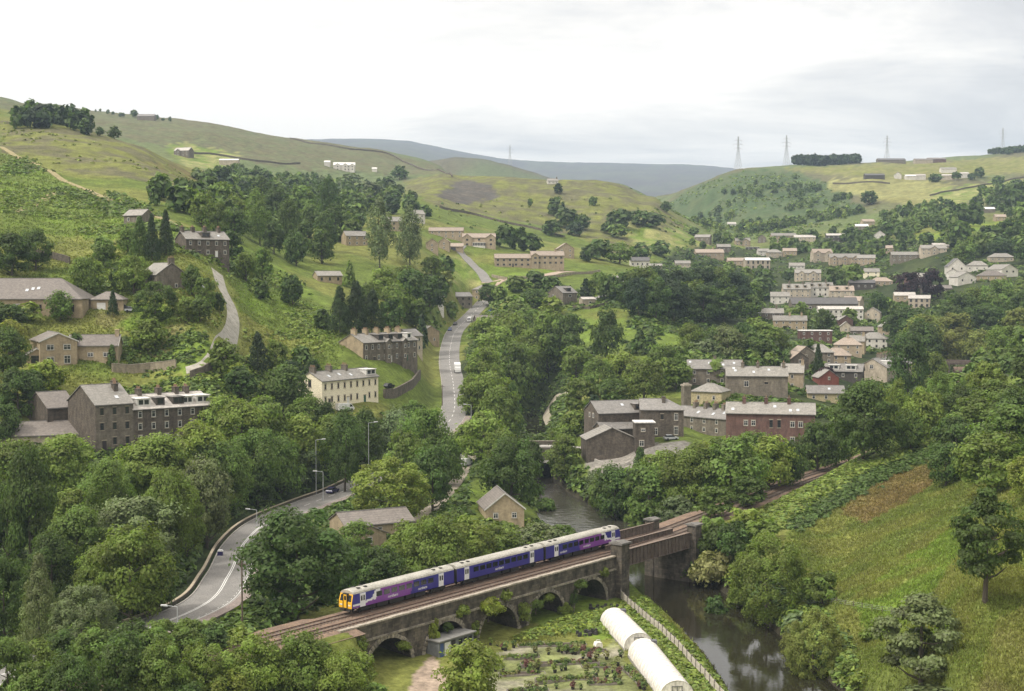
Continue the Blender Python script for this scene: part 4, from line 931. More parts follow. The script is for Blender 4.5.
    for i, dd in enumerate(doors):
        m1 = MB(); m1.box(dd * a - .5, dd * a + .5, -b - .05, -b + .04, 0, 2.1); m1.box(dd * a - .68, dd * a + .68, -b - .09, -b + .04, 2.1, 2.35, 1); m1.build('door', [DOORC[('dark', 'white', 'green')[i % 3]], FRAME_S], root)
    for gx, gw in fg:                                       # gables breaking forward from the front
        m1 = MB(); gr = gw / 2 * math.tan(R(35)); x0, x1 = gx * a - gw / 2, gx * a + gw / 2; yb_ = -b - .9
        m1.box(x0, x1, yb_, -b + .05, zb, H); m1.prism([(x0, H), (x1, H), (gx * a, H + gr)], 'y', yb_ + .003, 0); m1.build('front_gable', WALLS[fw or wall], root)
        m2 = MB()
        for sg in (-1, 1):
            e = gx * a + sg * (gw / 2 + .3); ze_ = H - .3 * math.tan(R(35)); m2.add([(e, yb_ - .3, ze_), (gx * a, yb_ - .3, H + gr), (gx * a, .2, H + gr), (e, .2, ze_), (e, yb_ - .3, ze_ + .16), (gx * a, yb_ - .3, H + gr + .16), (gx * a, .2, H + gr + .16), (e, .2, ze_ + .16)],
                [(0, 1, 2, 3), (4, 7, 6, 5), (0, 4, 5, 1), (3, 2, 6, 7), (0, 3, 7, 4)])
        m2.build('gable_roof', ROOFS[roof], root)
        for zz in ((H * .27, H * .74) if H > 4 else (H * .5,)):
            f, p_ = win_meshes(1.5 if gw > 3.4 else 1.0, 1.2, wf, far); o = link(bpy.data.objects.new('window', f), root); o.location = (gx * a, yb_, zz)
            if p_ is not None: link(bpy.data.objects.new('pane', p_), o)
    if porch:
        xf, pw, pd, ph, pm = porch; m1 = MB(); m1.box(xf * a - pw / 2, xf * a + pw / 2, -b - pd, -b - .01, -3, ph); m1.box(xf * a - pw / 2 - .15, xf * a + pw / 2 + .15, -b - pd - .15, -b - .01, ph + .003, ph + .16, 1)
        k = 0
        while k < int(pw): m1.box(xf * a - pw / 2 + .15 + k, xf * a - pw / 2 + .95 + k, -b - pd - .02, -b - pd + .05, .75, ph - .2, 2); k += 1
        m1.build('porch', [WALLS[pm], ROOFS['white'] if pm == 'white' else ROOFS[roof], PANE], root)
    if garage is not None:
        m1 = MB(); g0 = garage * a; m1.box(g0 - 1.25, g0 + 1.25, -b - .05, -b + .03, 0, 2.15)
        for k in range(4): m1.box(g0 - 1.25, g0 + 1.25, -b - .065, -b - .05, .3 + k * .5, .34 + k * .5)
        m1.build('garage_door', DOORC['white'], root)
    return h

# --- left hillside
house('long low stone bungalow with broad brown roof and three rooflights on the left hillside', 28, 312, 3, 31, 17, 3.9, 34, 'buff', 'brown', hip='R', F=[(-.55, 1.6, 2.2, 1.3, 'dark'), (-.2, 1.6, 1.8, 1.4), (.2, 1.5, 1.6, 1.3, 'dark'), (.62, 1.5, 2.0, 1.5, 'dark')], sky=[(.03, .45), (-.07, .38), (.13, .48)], doors=(.82,))
house('small detached stone garage with white door and hipped brown roof, beside the long bungalow', 107, 310, 6, 9.5, 8, 3.2, 28, 'buff', 'brown', hip='LR', F=[(.55, 1.4, 1.0, 1.1, 'dark')], garage=-.35, cat='garage', name='garage')
h3 = house('buff two storey house with white edged gable, above the blackened terrace', 59, 366, 118, 15, 9.6, 6.6, 24, 'buff', 'brown', anchor='L', Lw=[(-.45, 5.0, 1.9, 1.4), (.45, 5.0, 1.9, 1.4), (-.45, 1.7, 1.9, 1.5), (.45, 1.7, 1.7, 2.1)], barge=True, F=(3, 2))
house('low buff wing of the white edged house, with a stone chimney at its right end', 93, 361, 8, 13, 9, 4.2, 30, 'buff', 'brown', F=[(-.1, 1.7, 1.5, 1.1), (.55, 1.7, 1.8, 1.2)], chim=[.9], pot=False, barge=True)
house('little open fronted porch building left of the white edged gable house', 37, 364, 112, 6, 5, 2.6, 30, 'buff', 'brown', anchor='L', Lw=[(0, 1.2, 3, 2.0, 'dark')], barge=True, cat='outbuilding', name='outbuilding')
h5 = house('tall three storey end house of the blackened terrace, with dark bare gable wall', 115, 449, 40, 9.4, 16, 10.6, 27, 'sooty', 'flag', fw='grey', F=(3, 3), ws=(.95, 1.7), wf='dark', chim=[(.55, -.3), (.96, .2)], sky=[(.35, .3)], doors=(-.55,))
house('blackened stone terrace with white box dormers along its roof', after=h5, th=40, L=20.5, W=12, H=8.6, pitch=26, wall='sooty', roof='pale', F=(6, 3), ws=(1.0, 1.5), wf='white', chim=[-.6, -.1, .35, .62], dorm=[(-.7, 3.4, 'w'), (-.28, 2.2, 'd'), (.18, 3.0, 'd'), (.42, 2.8, 'w'), (.82, 3.6, 'w')], doors=(-.42, .1, .6), step=.4)
house('brown roofed lean-to house behind the low shed, against the bare gable', 62, 432, 40, 7, 13, 6.0, 27, 'sooty', 'brown')
house('long low building with plain grey brown roof left of the blackened terrace', 24, 450, 16, 27, 11, 3.4, 26, 'pale', 'brown', F=[(-.1, 1.6, 1.2, 1.3), (.55, 1.6, 1.2, 1.3)], cat='outbuilding', name='outbuilding')
house('stone cottage with tall gable chimney and white glazed porch, beside the farm lane', 172, 290, 126, 14, 9.6, 4.8, 36, 'grey', 'flag', anchor='L', chim=[-.95], sky=[], Lw=[(.3, 1.4, .9, 1.1)], F=[(.2, 1.5, 1.2, 1.2)], porch=(-.5, 3.5, 2.5, 2.6, 'white'))
house('brown stone terrace with four chimney stacks, alone high on the left hillside', 208, 257, 36, 16, 9.5, 6.2, 30, 'sooty', 'flag', F=(5, 2), chim=[-.95, -.45, .1, .75], dorm=[(-.05, 3.2, 's')], sky=[(.6, .4)], doors=(-.4, .4))
house('flat roofed outbuilding with tall white windows, behind the stone cottage', 157, 253, 18, 6.5, 5, 3.2, 20, 'grey', 'slate', flat=True, F=[(-.1, 1.6, 1.0, 2.2), (.35, 1.6, 1.0, 2.2)], cat='outbuilding', name='outbuilding')
house('small roof showing among tall dark firs on the left hillside', 133, 224, -25, 9, 7, 3.4, 33, 'grey', 'flag', F=(2, 1))
house('low stone cottage with brown roof below the hillside wood', 330, 283, 25, 11, 7, 3.2, 28, 'buff', 'flag', F=(3, 1), wf='dark')
# --- terraces beside the road
h12 = house('cream gabled terrace with two rows of small windows, lowest by the main road', 351, 404, 58, 26, 9, 7.4, 27, 'cream', 'flag', fw='cream', F=(9, 2), ws=(.85, 1.5), wf='stone', Lw=[(0, 6.6, 1.1, 2.0, 'dark'), (.15, 1.6, 1.0, 1.6, 'dark')], chim=[-.9, -.35, .2], dorm=[(.8, 4.6, 'w')], sky=[(-.6, .4), (-.2, .5), (.15, .35)], doors=(-.75, -.1, .5))
house('buff stone terrace with black dormers and bays, uphill of the cream one', 391, 362, 56, 28, 10, 6.8, 27, 'buff', 'flag', fw='grey', F=(9, 2), ws=(.95, 1.5), wf='white', chim=[-.9, -.5, -.1, .3, .7], dorm=[(-.3, 2.4, 'd'), (.05, 2.4, 'd'), (.4, 2.6, 'd'), (.75, 2.2, 'w')], doors=(-.6, 0, .6), fg=[(-.15, 2.4), (.45, 2.2)])
house('plain stone cottage end on, beside the hill road above the terraces', 431, 343, 118, 11, 8, 4.8, 32, 'buff', 'flag', anchor='L', Lw=[(.4, 1.5, .8, 1.2)], F=(2, 2))
house('pale house front at the upper end of the buff terrace, with slate roof', 416, 352, 50, 7, 8, 6.0, 30, 'pale', 'slate', F=(2, 2))
# --- road head
house('small white rendered cottage among trees left of the road head', 438, 306, 40, 7.5, 6.5, 4.6, 32, 'white', 'flag', F=(1, 2), Lw=(1, 2), wf='dark')
house('stone house with grey roof at the very top of the straight road', 463, 307, 25, 11, 8, 5.8, 28, 'grey', 'slate', F=(3, 2), wf='dark')
house('hipped stone house behind the road head, right of its neighbour', 481, 300, -10, 10, 9, 6.0, 28, 'buff', 'flag', hip='LR', F=(2, 2))
house('low brown roofed garage block by the road head with a wide dark opening', 492, 327, 14, 15, 8, 3.4, 28, 'grey', 'brown', F=[(.2, 1.3, 3.6, 2.0, 'dark'), (-.5, 1.5, 1.2, 1.0)], cat='garage', name='garage')
# --- estate on the shelf above
house('detached tan house with twin front gables on the estate above the road', 479, 247, 2, 21, 10, 6.0, 28, 'tan', 'tan', F=(3, 2), fg=[(-.72, 6), (.72, 6)], ws=(1.4, 1.3), wf='dark', porch=(0, 8, 1.5, 2.7, 'white'))
house('small pink tiled house, left one of the gable pair on the estate', 432, 252, 92, 9, 7, 5.2, 36, 'tan', 'tan', anchor='L', Lw=(1, 2))
house('small pink tiled house, right one of the gable pair on the estate', 444, 250, 88, 9, 6.5, 5.0, 36, 'tan', 'tan', anchor='L', Lw=(1, 2))
house('low tan garage between the gable pair and the twin gabled house', 455, 251, 0, 10, 7, 2.8, 30, 'tan', 'tan', F=[(-.2, 1.2, 3, 2.0, 'dark')], cat='garage', name='garage')
house('wide tan house behind the gable pair, half hidden', 446, 238, 0, 22, 9, 4.6, 26, 'tan', 'tan', F=(5, 2))
house('white gabled house peeping over the poplars left of the estate', 419, 223, 30, 9, 8, 6.0, 34, 'white', 'flag', F=(2, 2), Lw=(1, 2))
house('stone house half hidden behind the two tall poplars', 394, 231, 20, 11, 8, 6.0, 34, 'tan', 'flag', F=(3, 2), wf='dark')
house('buff house showing left of the tall poplars', 357, 246, 25, 12, 8, 5.4, 32, 'buff', 'flag', F=(3, 2))
e1 = house('left half of the long tan estate row on the terrace', 513, 267, 3, 22, 10, 5.4, 27, 'tan', 'tan', F=(6, 2), ws=(1.4, 1.2), doors=(.0,), wf='dark')
house('right half of the long tan estate row on the terrace, set slightly higher', after=e1, L=20, W=10, H=6.0, pitch=28, wall='tan', roof='tan', F=(6, 2), ws=(1.4, 1.2), wf='dark', fg=[(-.75, 4)], chim=[.5], pot=False, step=1.0)
house('gabled tan house closing the right end of the estate row', 566, 258, 95, 14, 11, 6.2, 33, 'tan', 'tan', anchor='L', Lw=(2, 2))
house('stone house on the field below the estate, with dark side wall', 570, 304, 45, 11, 10.5, 5.8, 32, 'grey', 'slate', F=[(0, 4.2, 2.4, 1.2, 'white')], Lw=[(.2, 1.6, 1.0, 1.4), (-.3, 4.2, .9, 1.2)], dorm=[(0, 3, 'd')])
house('low pale shed attached to the house on the field', 589, 305, 20, 7, 5, 3.0, 22, 'pale', 'pale', F=[(.2, 1.3, 1.4, 1.2)], cat='shed', name='shed')
# --- houses by the lower river
house('small brick gabled bungalow by the river bend behind the train', 505, 524, 100, 11, 8.6, 3.4, 38, 'buff', 'brown', anchor='L', Lw=[(-.48, 1.9, 1.1, 1.2), (.48, 1.9, 1.1, 1.2)], barge=True, F=(2, 1), porch=None)
house('low house with two brown roof slopes buried in trees behind the train', 380, 538, 28, 15, 9, 3.0, 24, 'buff', 'brown', F=(3, 1), D=None)
house('small front wing of the brown roofed house in the trees', 370, 548, 118, 7, 7, 2.8, 24, 'buff', 'brown', anchor='L', Lw=(1, 1))
# --- the mill and the streets round it
house('dark rubble barn with broad blank gable, at the front of the mill yard', 612, 459, 97, 10, 14.6, 5.6, 24, 'sooty', 'flag', anchor='L', cat='barn', name='stone_barn', F=(1, 1), wf='dark')
mA = house('main dark stone mill house with white gable windows behind the barn', 622, 441, 18, 15, 12, 8.4, 27, 'sooty', 'slate', Lw=[(-.2, 7.4, 1.2, 1.3), (.3, 7.4, 1.2, 1.3)], F=[(.3, 3, 1, 1.4)], sky=[(.2, .6)], dorm=[(.85, 4.0, 's')], cat='mill', name='mill_house')
house('right hand wing of the mill with hipped slate roof and black stack', 662, 437, -3, 12.5, 10, 8.0, 28, 'sooty', 'slate', hip='R', F=[(.65, 5.9, 1.1, 2.0), (.65, 1.9, 1.2, 2.4), (0, 5.9, 1, 1.6, 'dark'), (-.3, 1.6, 1.2, 2.0)], chim=[(.1, -.25)], cat='mill', name='mill_house', pot=False)
house('narrow flat topped tower of the mill with white fascia and drainpipe', 645, 449, 2, 5.5, 6, 7.4, 10, 'sooty', 'white', flat=True, F=[(-.2, 5.4, 1.2, .8), (-.35, 1.6, 1.4, 1.6)], cat='mill', name='mill_house')
house('low dark link roof between the barn and the mill', 622, 450, 20, 13, 6, 6.4, 30, 'sooty', 'slate', cat='mill', name='mill_house')
house('buff walled house beside the tall square stack, grey roof', 706, 405, -28, 11, 9, 4.6, 28, 'yellow', 'flag', hip='LR', F=(2, 1))
house('slanting slate terrace with a close row of chimneys', 704, 434, -46, 24, 8.5, 5.2, 30, 'grey', 'slate', F=(5, 2), chim=[-.55, -.2, .1, .38, .66, .92], sky=[(-.3, .4), (.2, .35), (.5, .55), (.7, .3)], wf='white')
house('long red brick terrace with white windows and orange porch wall', 770, 447, -11, 25, 10, 9.6, 28, 'brick', 'flag', F=[(-.55, 6.8, 1.2, 1.5), (-.38, 6.8, 1.2, 1.5), (.02, 6.7, 1.0, 2.2, 'dark'), (.2, 6.7, 1.0, 2.2, 'dark'), (.5, 6.6, 1.3, 1.6), (.68, 6.6, 1.3, 1.6), (.5, 2.2, 1.3, 1.5), (-.5, 2.2, 1.2, 1.5)], chim=[-.6, -.1, .42], sky=[(-.85, .3), (.1, .6), (.45, .25), (.62, .3)], dorm=[])
house('grey roofed stone terrace behind the red brick one, right half with gable', 757, 396, -6, 21, 10, 7.0, 30, 'grey', 'flag', F=[(-.35, 4.2, 1.6, 2.0), (.3, 4.5, 1.2, .9, 'dark')], Rw=(2, 2), chim=[-.45, .05, .9], sky=[(-.7, .5), (-.1, .35), (.4, .6), (-.75, .75)])
house('grey roofed stone terrace behind the red brick one, left half in trees', 715, 385, -6, 20, 10, 6.0, 30, 'grey', 'slate', F=(4, 2), sky=[(-.9, .7), (-.2, .6), (.3, .4), (.7, .6)], chim=[0], pot=False)
house('pink stone end house right of the grey roofed terraces', 792, 390, -14, 8, 9, 6.4, 32, 'tan', 'flag', Rw=(2, 2), F=(1, 2), chim=[.9])
house('low slate roofed cottage with yellow wall right of the red terrace', 826, 402, -6, 13, 8, 3.2, 30, 'yellow', 'slate', F=(3, 1), sky=[(.2, .5)])
house('red brick gable facing the valley among the village roofs', 829, 388, 94, 9, 7.6, 4.0, 36, 'red', 'flag', anchor='L', Lw=[(0, 3.6, .8, 1.0)])
house('pale gable ended terrace with a long row of chimneys on its ridge', 872, 383, 60, 40, 12, 6.4, 30, 'pale', 'slate', anchor='L', Lw=[(-.05, 6.6, 1.5, 1.6)], F=(6, 2), wf='white', chim=[-.5, -.25, 0, .2, .4, .6, .8], dorm=[(-.72, 4.5, 'w')])
for i, (px, py, lab, kw) in enumerate([
  (806, 366, 'brown gabled house at the left edge of the village cluster', dict(th=100, L=9, W=8, H=5, pitch=36, wall='grey', roof='tan', anchor='L', Lw=(1, 2))),
  (819, 364, 'grey hipped house behind the dark fir in the village', dict(th=-10, L=12, W=9, H=5, pitch=33, wall='grey', roof='flag', hip='LR', F=(3, 2))),
  (836, 366, 'pink roofed hipped house nearest the white dormer row', dict(th=-15, L=12, W=9, H=4.6, pitch=33, wall='buff', roof='tan', hip='LR', F=(3, 2))),
  (848, 355, 'pink roofed hipped house above its like, in the middle of the cluster', dict(th=-12, L=13, W=10, H=5, pitch=33, wall='tan', roof='tan', hip='LR', F=(3, 2), chim=[.0])),
  (873, 349, 'white fronted hipped house right of the pink roofs', dict(th=-18, L=14, W=10, H=5.4, pitch=30, wall='white', roof='flag', hip='LR', F=(4, 2), wf='dark')),
  (888, 337, 'tan house with one central chimney beside the big dark tree', dict(th=-8, L=9, W=8, H=5.6, pitch=32, wall='tan', roof='flag', hip='LR', F=(2, 2), chim=[0])),
  (843, 380, 'low row with two white framed box dormers, in front of the pale gable', dict(th=-20, L=15, W=8, H=3.6, pitch=34, wall='timber', roof='slate', dorm=[(-.5, 4.2, 'w'), (.4, 4.2, 'w')], F=(3, 1))),
  (816, 342, 'flat white roofed block above the village firs', dict(th=-4, L=16, W=9, H=5.5, wall='brick', roof='white', flat=True, F=(4, 2))),
  (846, 334, 'small pale gable peeping between village trees', dict(th=80, L=7, W=6, H=4.4, pitch=38, wall='pale', roof='flag', anchor='L', Lw=(1, 1))),
  (862, 337, 'low dark roofed house left of the tan chimney house', dict(th=-10, L=12, W=7, H=3.4, pitch=30, wall='grey', roof='brown', F=(3, 1))),
  (841, 320, 'long white walled building with a line of small windows in the town', dict(th=-4, L=26, W=9, H=6.4, pitch=20, wall='white', roof='pale', F=(9, 2), ws=(1.0, 1.2), wf='dark')),
  (846, 326, 'orange brick gable in front of the long white building', dict(th=90, L=7, W=8, H=3.4, pitch=32, wall='brick', roof='flag', anchor='L', Lw=(1, 1))),
  (825, 312, 'long dark slate mill roof in the middle of the town', dict(th=-3, L=40, W=15, H=5, pitch=26, wall='grey', roof='dark', F=(9, 1), ws=(1.6, 1.6))),
  (797, 298, 'pale dormered town terrace, left end block', dict(th=-3, L=18, W=10, H=6, pitch=34, wall='pale', roof='flag', F=(5, 2), dorm=[(-.6, 2, 't'), (0, 2, 't'), (.6, 2, 't')], chim=[-.5, .5])),
  (820, 297, 'pale dormered town terrace, middle block with two stacks', dict(th=-3, L=18, W=10, H=6.4, pitch=34, wall='white', roof='flag', F=(5, 2), wf='dark', dorm=[(-.6, 2, 't'), (0, 2, 't'), (.6, 2, 't')], chim=[-.5, .5])),
  (842, 299, 'pale dormered town terrace, right end block', dict(th=-6, L=16, W=10, H=5.6, pitch=32, wall='pale', roof='tan', F=(4, 2), dorm=[(-.4, 2, 't'), (.4, 2, 't')], chim=[.6])),
  (851, 309, 'tan roofed house at the right end of the slate mill', dict(th=-30, L=11, W=9, H=5, pitch=32, wall='pale', roof='tan', F=(3, 2))),
  (780, 304, 'small white gabled houses left of the town terrace', dict(th=-10, L=12, W=8, H=5, pitch=34, wall='white', roof='flag', F=(3, 2))),
  (808, 281, 'pale row house with a jettied front above the town terrace', dict(th=-8, L=19, W=9, H=6, pitch=30, wall='pale', roof='flag', F=(5, 2), fg=[(-.5, 4), (.4, 4)])),
  (797, 272, 'white walled house up the bank behind the dark round tree', dict(th=-8, L=12, W=8, H=5, pitch=30, wall='white', roof='flag', F=(4, 2))),
  (823, 262, 'tall pale twin gabled villa above the town', dict(th=4, L=16, W=10, H=7.5, pitch=34, wall='pale', roof='tan', F=(4, 2), fg=[(-.55, 5), (.55, 5)])),
  (845, 265, 'long tan villa with many gables right of the twin gabled one', dict(th=-6, L=24, W=10, H=6, pitch=32, wall='tan', roof='flag', F=(6, 2), fg=[(-.7, 4), (0, 4), (.7, 4)])),
  (866, 265, 'tan house at the right end of the villa row', dict(th=-14, L=14, W=9, H=5.5, pitch=30, wall='tan', roof='flag', F=(4, 2))),
  (758, 270, 'striped white fronted house with tall windows beside dark trees', dict(th=2, L=20, W=10, H=8, pitch=22, wall='pale', roof='white', F=(5, 2), ws=(1.4, 2.6), wf='dark')),
  (738, 266, 'tan flat fronted house left of the striped one', dict(th=0, L=17, W=9, H=4.5, pitch=28, wall='tan', roof='tan', F=(4, 1))),
  (710, 258, 'wide tan roofed house on the far bank, leftmost of the far village', dict(th=4, L=24, W=10, H=4.6, pitch=30, wall='tan', roof='tan', F=(5, 1), chim=[.3])),
  (743, 246, 'brown house with a low white extension on the upper bank', dict(th=0, L=14, W=9, H=5, pitch=32, wall='tan', roof='flag', F=(4, 2), fg=[(.4, 5)])),
  (753, 250, 'low white flat roof extension below the brown house', dict(th=0, L=12, W=6, H=2.6, wall='timber', roof='white', flat=True, F=(3, 1))),
  (762, 243, 'grey gabled house beside the brown one on the upper bank', dict(th=80, L=9, W=8, H=5, pitch=36, wall='grey', roof='flag', anchor='L', Lw=(2, 2))),
  (784, 242, 'long pale roofed terrace highest in the far village, left block', dict(th=0, L=24, W=10, H=6.2, pitch=26, wall='tan', roof='flag', F=(7, 2), ws=(1.4, 1.4))),
  (805, 243, 'long pale roofed terrace highest in the far village, right block', dict(th=-3, L=20, W=9, H=5.4, pitch=26, wall='pale', roof='pale', F=(5, 2))),
  (836, 243, 'square pale roofed house on the edge of the hanging wood', dict(th=-4, L=17, W=9, H=7, pitch=22, wall='timber', roof='pale', F=(4, 2))),
  (862, 231, 'white topped cottage in the hanging wood, lower of two', dict(th=-5, L=12, W=8, H=4.6, pitch=28, wall='grey', roof='white', F=(3, 1))),
  (869, 226, 'tan roofed cottage in the hanging wood, upper of two', dict(th=8, L=12, W=8, H=4.5, pitch=30, wall='tan', roof='tan', F=(3, 1))),
  (702, 242, 'grey cottage at the toe of the middle hill', dict(th=-20, L=14, W=9, H=4.4, pitch=28, wall='grey', roof='flag', F=(3, 1))),
  (732, 227, 'lone white cottage low in the hanging wood', dict(th=0, L=10, W=7, H=4, pitch=28, wall='white', roof='pale', F=(2, 1))),
  (640, 268, 'white fronted chalet behind the dark wood', dict(th=0, L=13, W=9, H=5, pitch=28, wall='white', roof='dark', F=(4, 1), wf='dark')),
  (655, 270, 'low brick garage right of the white chalet', dict(th=0, L=10, W=6, H=3, pitch=25, wall='tan', roof='flag', F=(2, 1))),
  (683, 268, 'pale house with white door just above the dark wood', dict(th=0, L=12, W=8, H=3.6, pitch=28, wall='pale', roof='flag', F=(3, 1))),
  (957, 276, 'tall black and white gabled villa on the right bank', dict(th=84, L=12, W=12, H=6.5, pitch=42, wall='white', roof='dark', anchor='L', Lw=(2, 2), barge=True, wf='dark')),
  (967, 284, 'white walled house with wide gable in front of the black and white villa', dict(th=100, L=12, W=13, H=4.6, pitch=26, wall='white', roof='flag', anchor='L', Lw=(2, 1), wf='dark')),
  (953, 279, 'white cottage left of the wide white gable', dict(th=70, L=9, W=8, H=4.2, pitch=32, wall='white', roof='flag', anchor='L', Lw=(1, 1))),
  (977, 272, 'grey roofed house behind the wide white gable', dict(th=-20, L=14, W=10, H=4.6, pitch=30, wall='white', roof='flag', F=(3, 1), hip='LR')),
  (992, 281, 'broad brown roofed house right of the white gables', dict(th=-14, L=18, W=11, H=3.6, pitch=28, wall='buff', roof='brown', hip='LR', F=(4, 1))),
  (1010, 277, 'big pale gabled house at the right picture edge', dict(th=110, L=16, W=13, H=5, pitch=27, wall='white', roof='flag', anchor='L', Lw=[(-.4, 3.6, 1.4, 1.2, 'dark'), (.4, 3.6, 1.4, 1.2, 'dark')])),
  (905, 302, 'small cream roofed house below the copper beeches, left one', dict(th=-8, L=13, W=8, H=4.2, pitch=26, wall='tan', roof='pale', F=(3, 1))),
  (919, 308, 'glazed fronted pale house below the copper beeches, right one', dict(th=-20, L=13, W=8, H=6, pitch=26, wall='pale', roof='pale', F=(4, 2), ws=(1.4, 1.8), wf='dark')),
  (919, 288, 'orange brown house between the two copper beeches', dict(th=4, L=14, W=10, H=7.5, pitch=26, wall='brick', roof='flag', F=(3, 2))),
  (937, 293, 'low slate roofed barn right of the copper beeches', dict(th=-4, L=19, W=8, H=3, pitch=26, wall='grey', roof='brown', F=(2, 1), cat='barn', name='stone_barn')),
  (934, 255, 'pale stone farmhouse below the bright yellow field', dict(th=-4, L=19, W=9, H=5, pitch=30, wall='pale', roof='flag', F=(5, 2), fg=[(0, 5)])),
  (941, 250, 'low annex right of the farmhouse under the yellow field', dict(th=-4, L=12, W=7, H=3.4, pitch=28, wall='pale', roof='pale', F=(3, 1))),
  (893, 253, 'cream roofed cottage among trees above the villa row', dict(th=-8, L=11, W=8, H=4, pitch=30, wall='tan', roof='tan', F=(3, 1))),
  (985, 213, 'white roofed barn at the bend of the hill lane', dict(th=-4, L=20, W=10, H=4, pitch=22, wall='grey', roof='white', cat='barn', name='stone_barn')),
  (1001, 221, 'pink roofed cottage above the yellow field', dict(th=0, L=10, W=8, H=4, pitch=30, wall='tan', roof='tan', F=(2, 1))),
  (875, 179, 'dark field barns on the hill, left end of the farm line', dict(th=0, L=26, W=10, H=5, pitch=26, wall='timber', roof='dark', cat='barn', name='stone_barn')),
  (898, 179, 'white gabled farmhouse among dark barns on the hill', dict(th=80, L=12, W=9, H=6, pitch=38, wall='white', roof='dark', anchor='L', cat='farmhouse', name='farmhouse')),
  (911, 180, 'white farm shed, second from the left on the hill', dict(th=0, L=14, W=9, H=5.5, pitch=24, wall='white', roof='white', cat='barn', name='stone_barn')),
  (921, 180, 'white farm cottage, third from the left on the hill', dict(th=0, L=13, W=8, H=6, pitch=28, wall='white', roof='pale', cat='farmhouse', name='farmhouse')),
  (945, 180, 'large pale farm shed right of the hill farm trees', dict(th=0, L=24, W=12, H=6, pitch=18, wall='pale', roof='pale', cat='barn', name='stone_barn')),
  (949, 173, 'white fronted farmhouse behind the large pale shed', dict(th=0, L=22, W=10, H=6, pitch=24, wall='white', roof='flag', cat='farmhouse', name='farmhouse')),
  (965, 178, 'small white farm cottage beside the round hilltop tree', dict(th=0, L=11, W=8, H=6, pitch=28, wall='white', roof='pale', cat='farmhouse', name='farmhouse')),
  (345, 166, 'large white farmhouse with three gables, alone on the far left hillside', dict(th=4, L=26, W=10, H=7, pitch=36, wall='white', roof='white', F=(5, 2), fg=[(-.6, 6), (.1, 6), (.75, 5)], wf='dark', cat='farmhouse', name='farmhouse', D=1700)),
  (328, 165, 'little white outbuilding left of the three gabled white farmhouse', dict(th=0, L=7, W=6, H=5, pitch=34, wall='white', roof='white', cat='outbuilding', name='outbuilding', D=1700)),
  (375, 166, 'tiny white hut right of the three gabled white farmhouse', dict(th=0, L=6, W=5, H=4, pitch=30, wall='white', roof='white', cat='outbuilding', name='outbuilding', D=1720)),
  (183, 160, 'grey hillside farmhouse behind the spur, left of two', dict(th=-20, L=18, W=10, H=6, pitch=34, wall='grey', roof='pale', F=(4, 2), fg=[(-.4, 5)], cat='farmhouse', name='farmhouse', D=1480)),
  (230, 164, 'white long barn behind the spur, right of the grey farmhouse', dict(th=0, L=20, W=9, H=6, pitch=20, wall='pale', roof='white', cat='barn', name='stone_barn', D=1480)),
  (148, 119, 'grey farm roof on the left skyline between small trees', dict(th=0, L=24, W=11, H=6, pitch=30, wall='grey', roof='slate', cat='farmhouse', name='farmhouse', D=1980)),
  (553, 184, 'small white farmhouse on the crest of the middle hill', dict(th=8, L=11, W=7, H=3.4, pitch=34, wall='white', roof='flag', F=(3, 1), chim=[.8], cat='farmhouse', name='farmhouse')),
  (890, 161, 'low hilltop farm roofs under the second pylon from the right', dict(th=0, L=46, W=14, H=5, pitch=22, wall='grey', roof='dark', cat='barn', name='stone_barn', D=2350)),
  (922, 160, 'white patched hilltop farm beside dark trees on the skyline', dict(th=0, L=30, W=12, H=6, pitch=22, wall='pale', roof='brown', cat='farmhouse', name='farmhouse', D=2350)),
  (935, 159, 'brown hilltop barn, rightmost of the skyline farm', dict(th=0, L=30, W=12, H=6, pitch=24, wall='brick', roof='brown', cat='barn', name='stone_barn', D=2360)),
  (775, 258, 'pale hipped house between the striped house and the far terrace', dict(th=0, L=13, W=9, H=5, pitch=30, wall='pale', roof='flag', hip='LR', F=(3, 2))),
  (790, 256, 'buff cottage just below the highest far terrace', dict(th=-5, L=12, W=8, H=4.4, pitch=32, wall='buff', roof='tan', F=(3, 1))),
  (880, 240, 'white gabled cottage at the edge of the hanging wood, above the villas', dict(th=80, L=10, W=9, H=5, pitch=36, wall='white', roof='flag', anchor='L', Lw=(1, 1))),
  (905, 262, 'grey terrace half hidden left of the yellow field farmhouse', dict(th=-6, L=20, W=9, H=5.4, pitch=28, wall='grey', roof='flag', F=(5, 2))),
  (882, 286, 'brown roofed bungalow left of the copper beeches', dict(th=-6, L=15, W=9, H=3.4, pitch=30, wall='tan', roof='tan', hip='LR', F=(4, 1))),
  (862, 290, 'dark roofed workshop at the right of the dormered town terrace', dict(th=-8, L=18, W=10, H=5, pitch=22, wall='timber', roof='dark', F=(4, 1), cat='workshop', name='workshop')),
  (872, 278, 'cream cottage between the villas and the dark workshop', dict(th=-8, L=11, W=8, H=4.6, pitch=32, wall='cream', roof='flag', F=(2, 2))),
  (770, 322, 'grey slate cottage pair left of the white roofed block', dict(th=-6, L=15, W=8, H=5, pitch=32, wall='grey', roof='flag', F=(4, 2), chim=[-.5, .5])),
  (790, 330, 'buff terraced cottages in trees below the town mill', dict(th=-8, L=18, W=8, H=5.2, pitch=32, wall='buff', roof='flag', F=(5, 2), chim=[0, .7])),
  (872, 322, 'pale end on house at the foot of the town mill', dict(th=70, L=12, W=9, H=5.6, pitch=34, wall='pale', roof='flag', anchor='L', Lw=(2, 2))),
  (764, 256, 'small white cottage above the striped white house', dict(th=4, L=10, W=7, H=4.4, pitch=32, wall='white', roof='flag', F=(2, 2))),
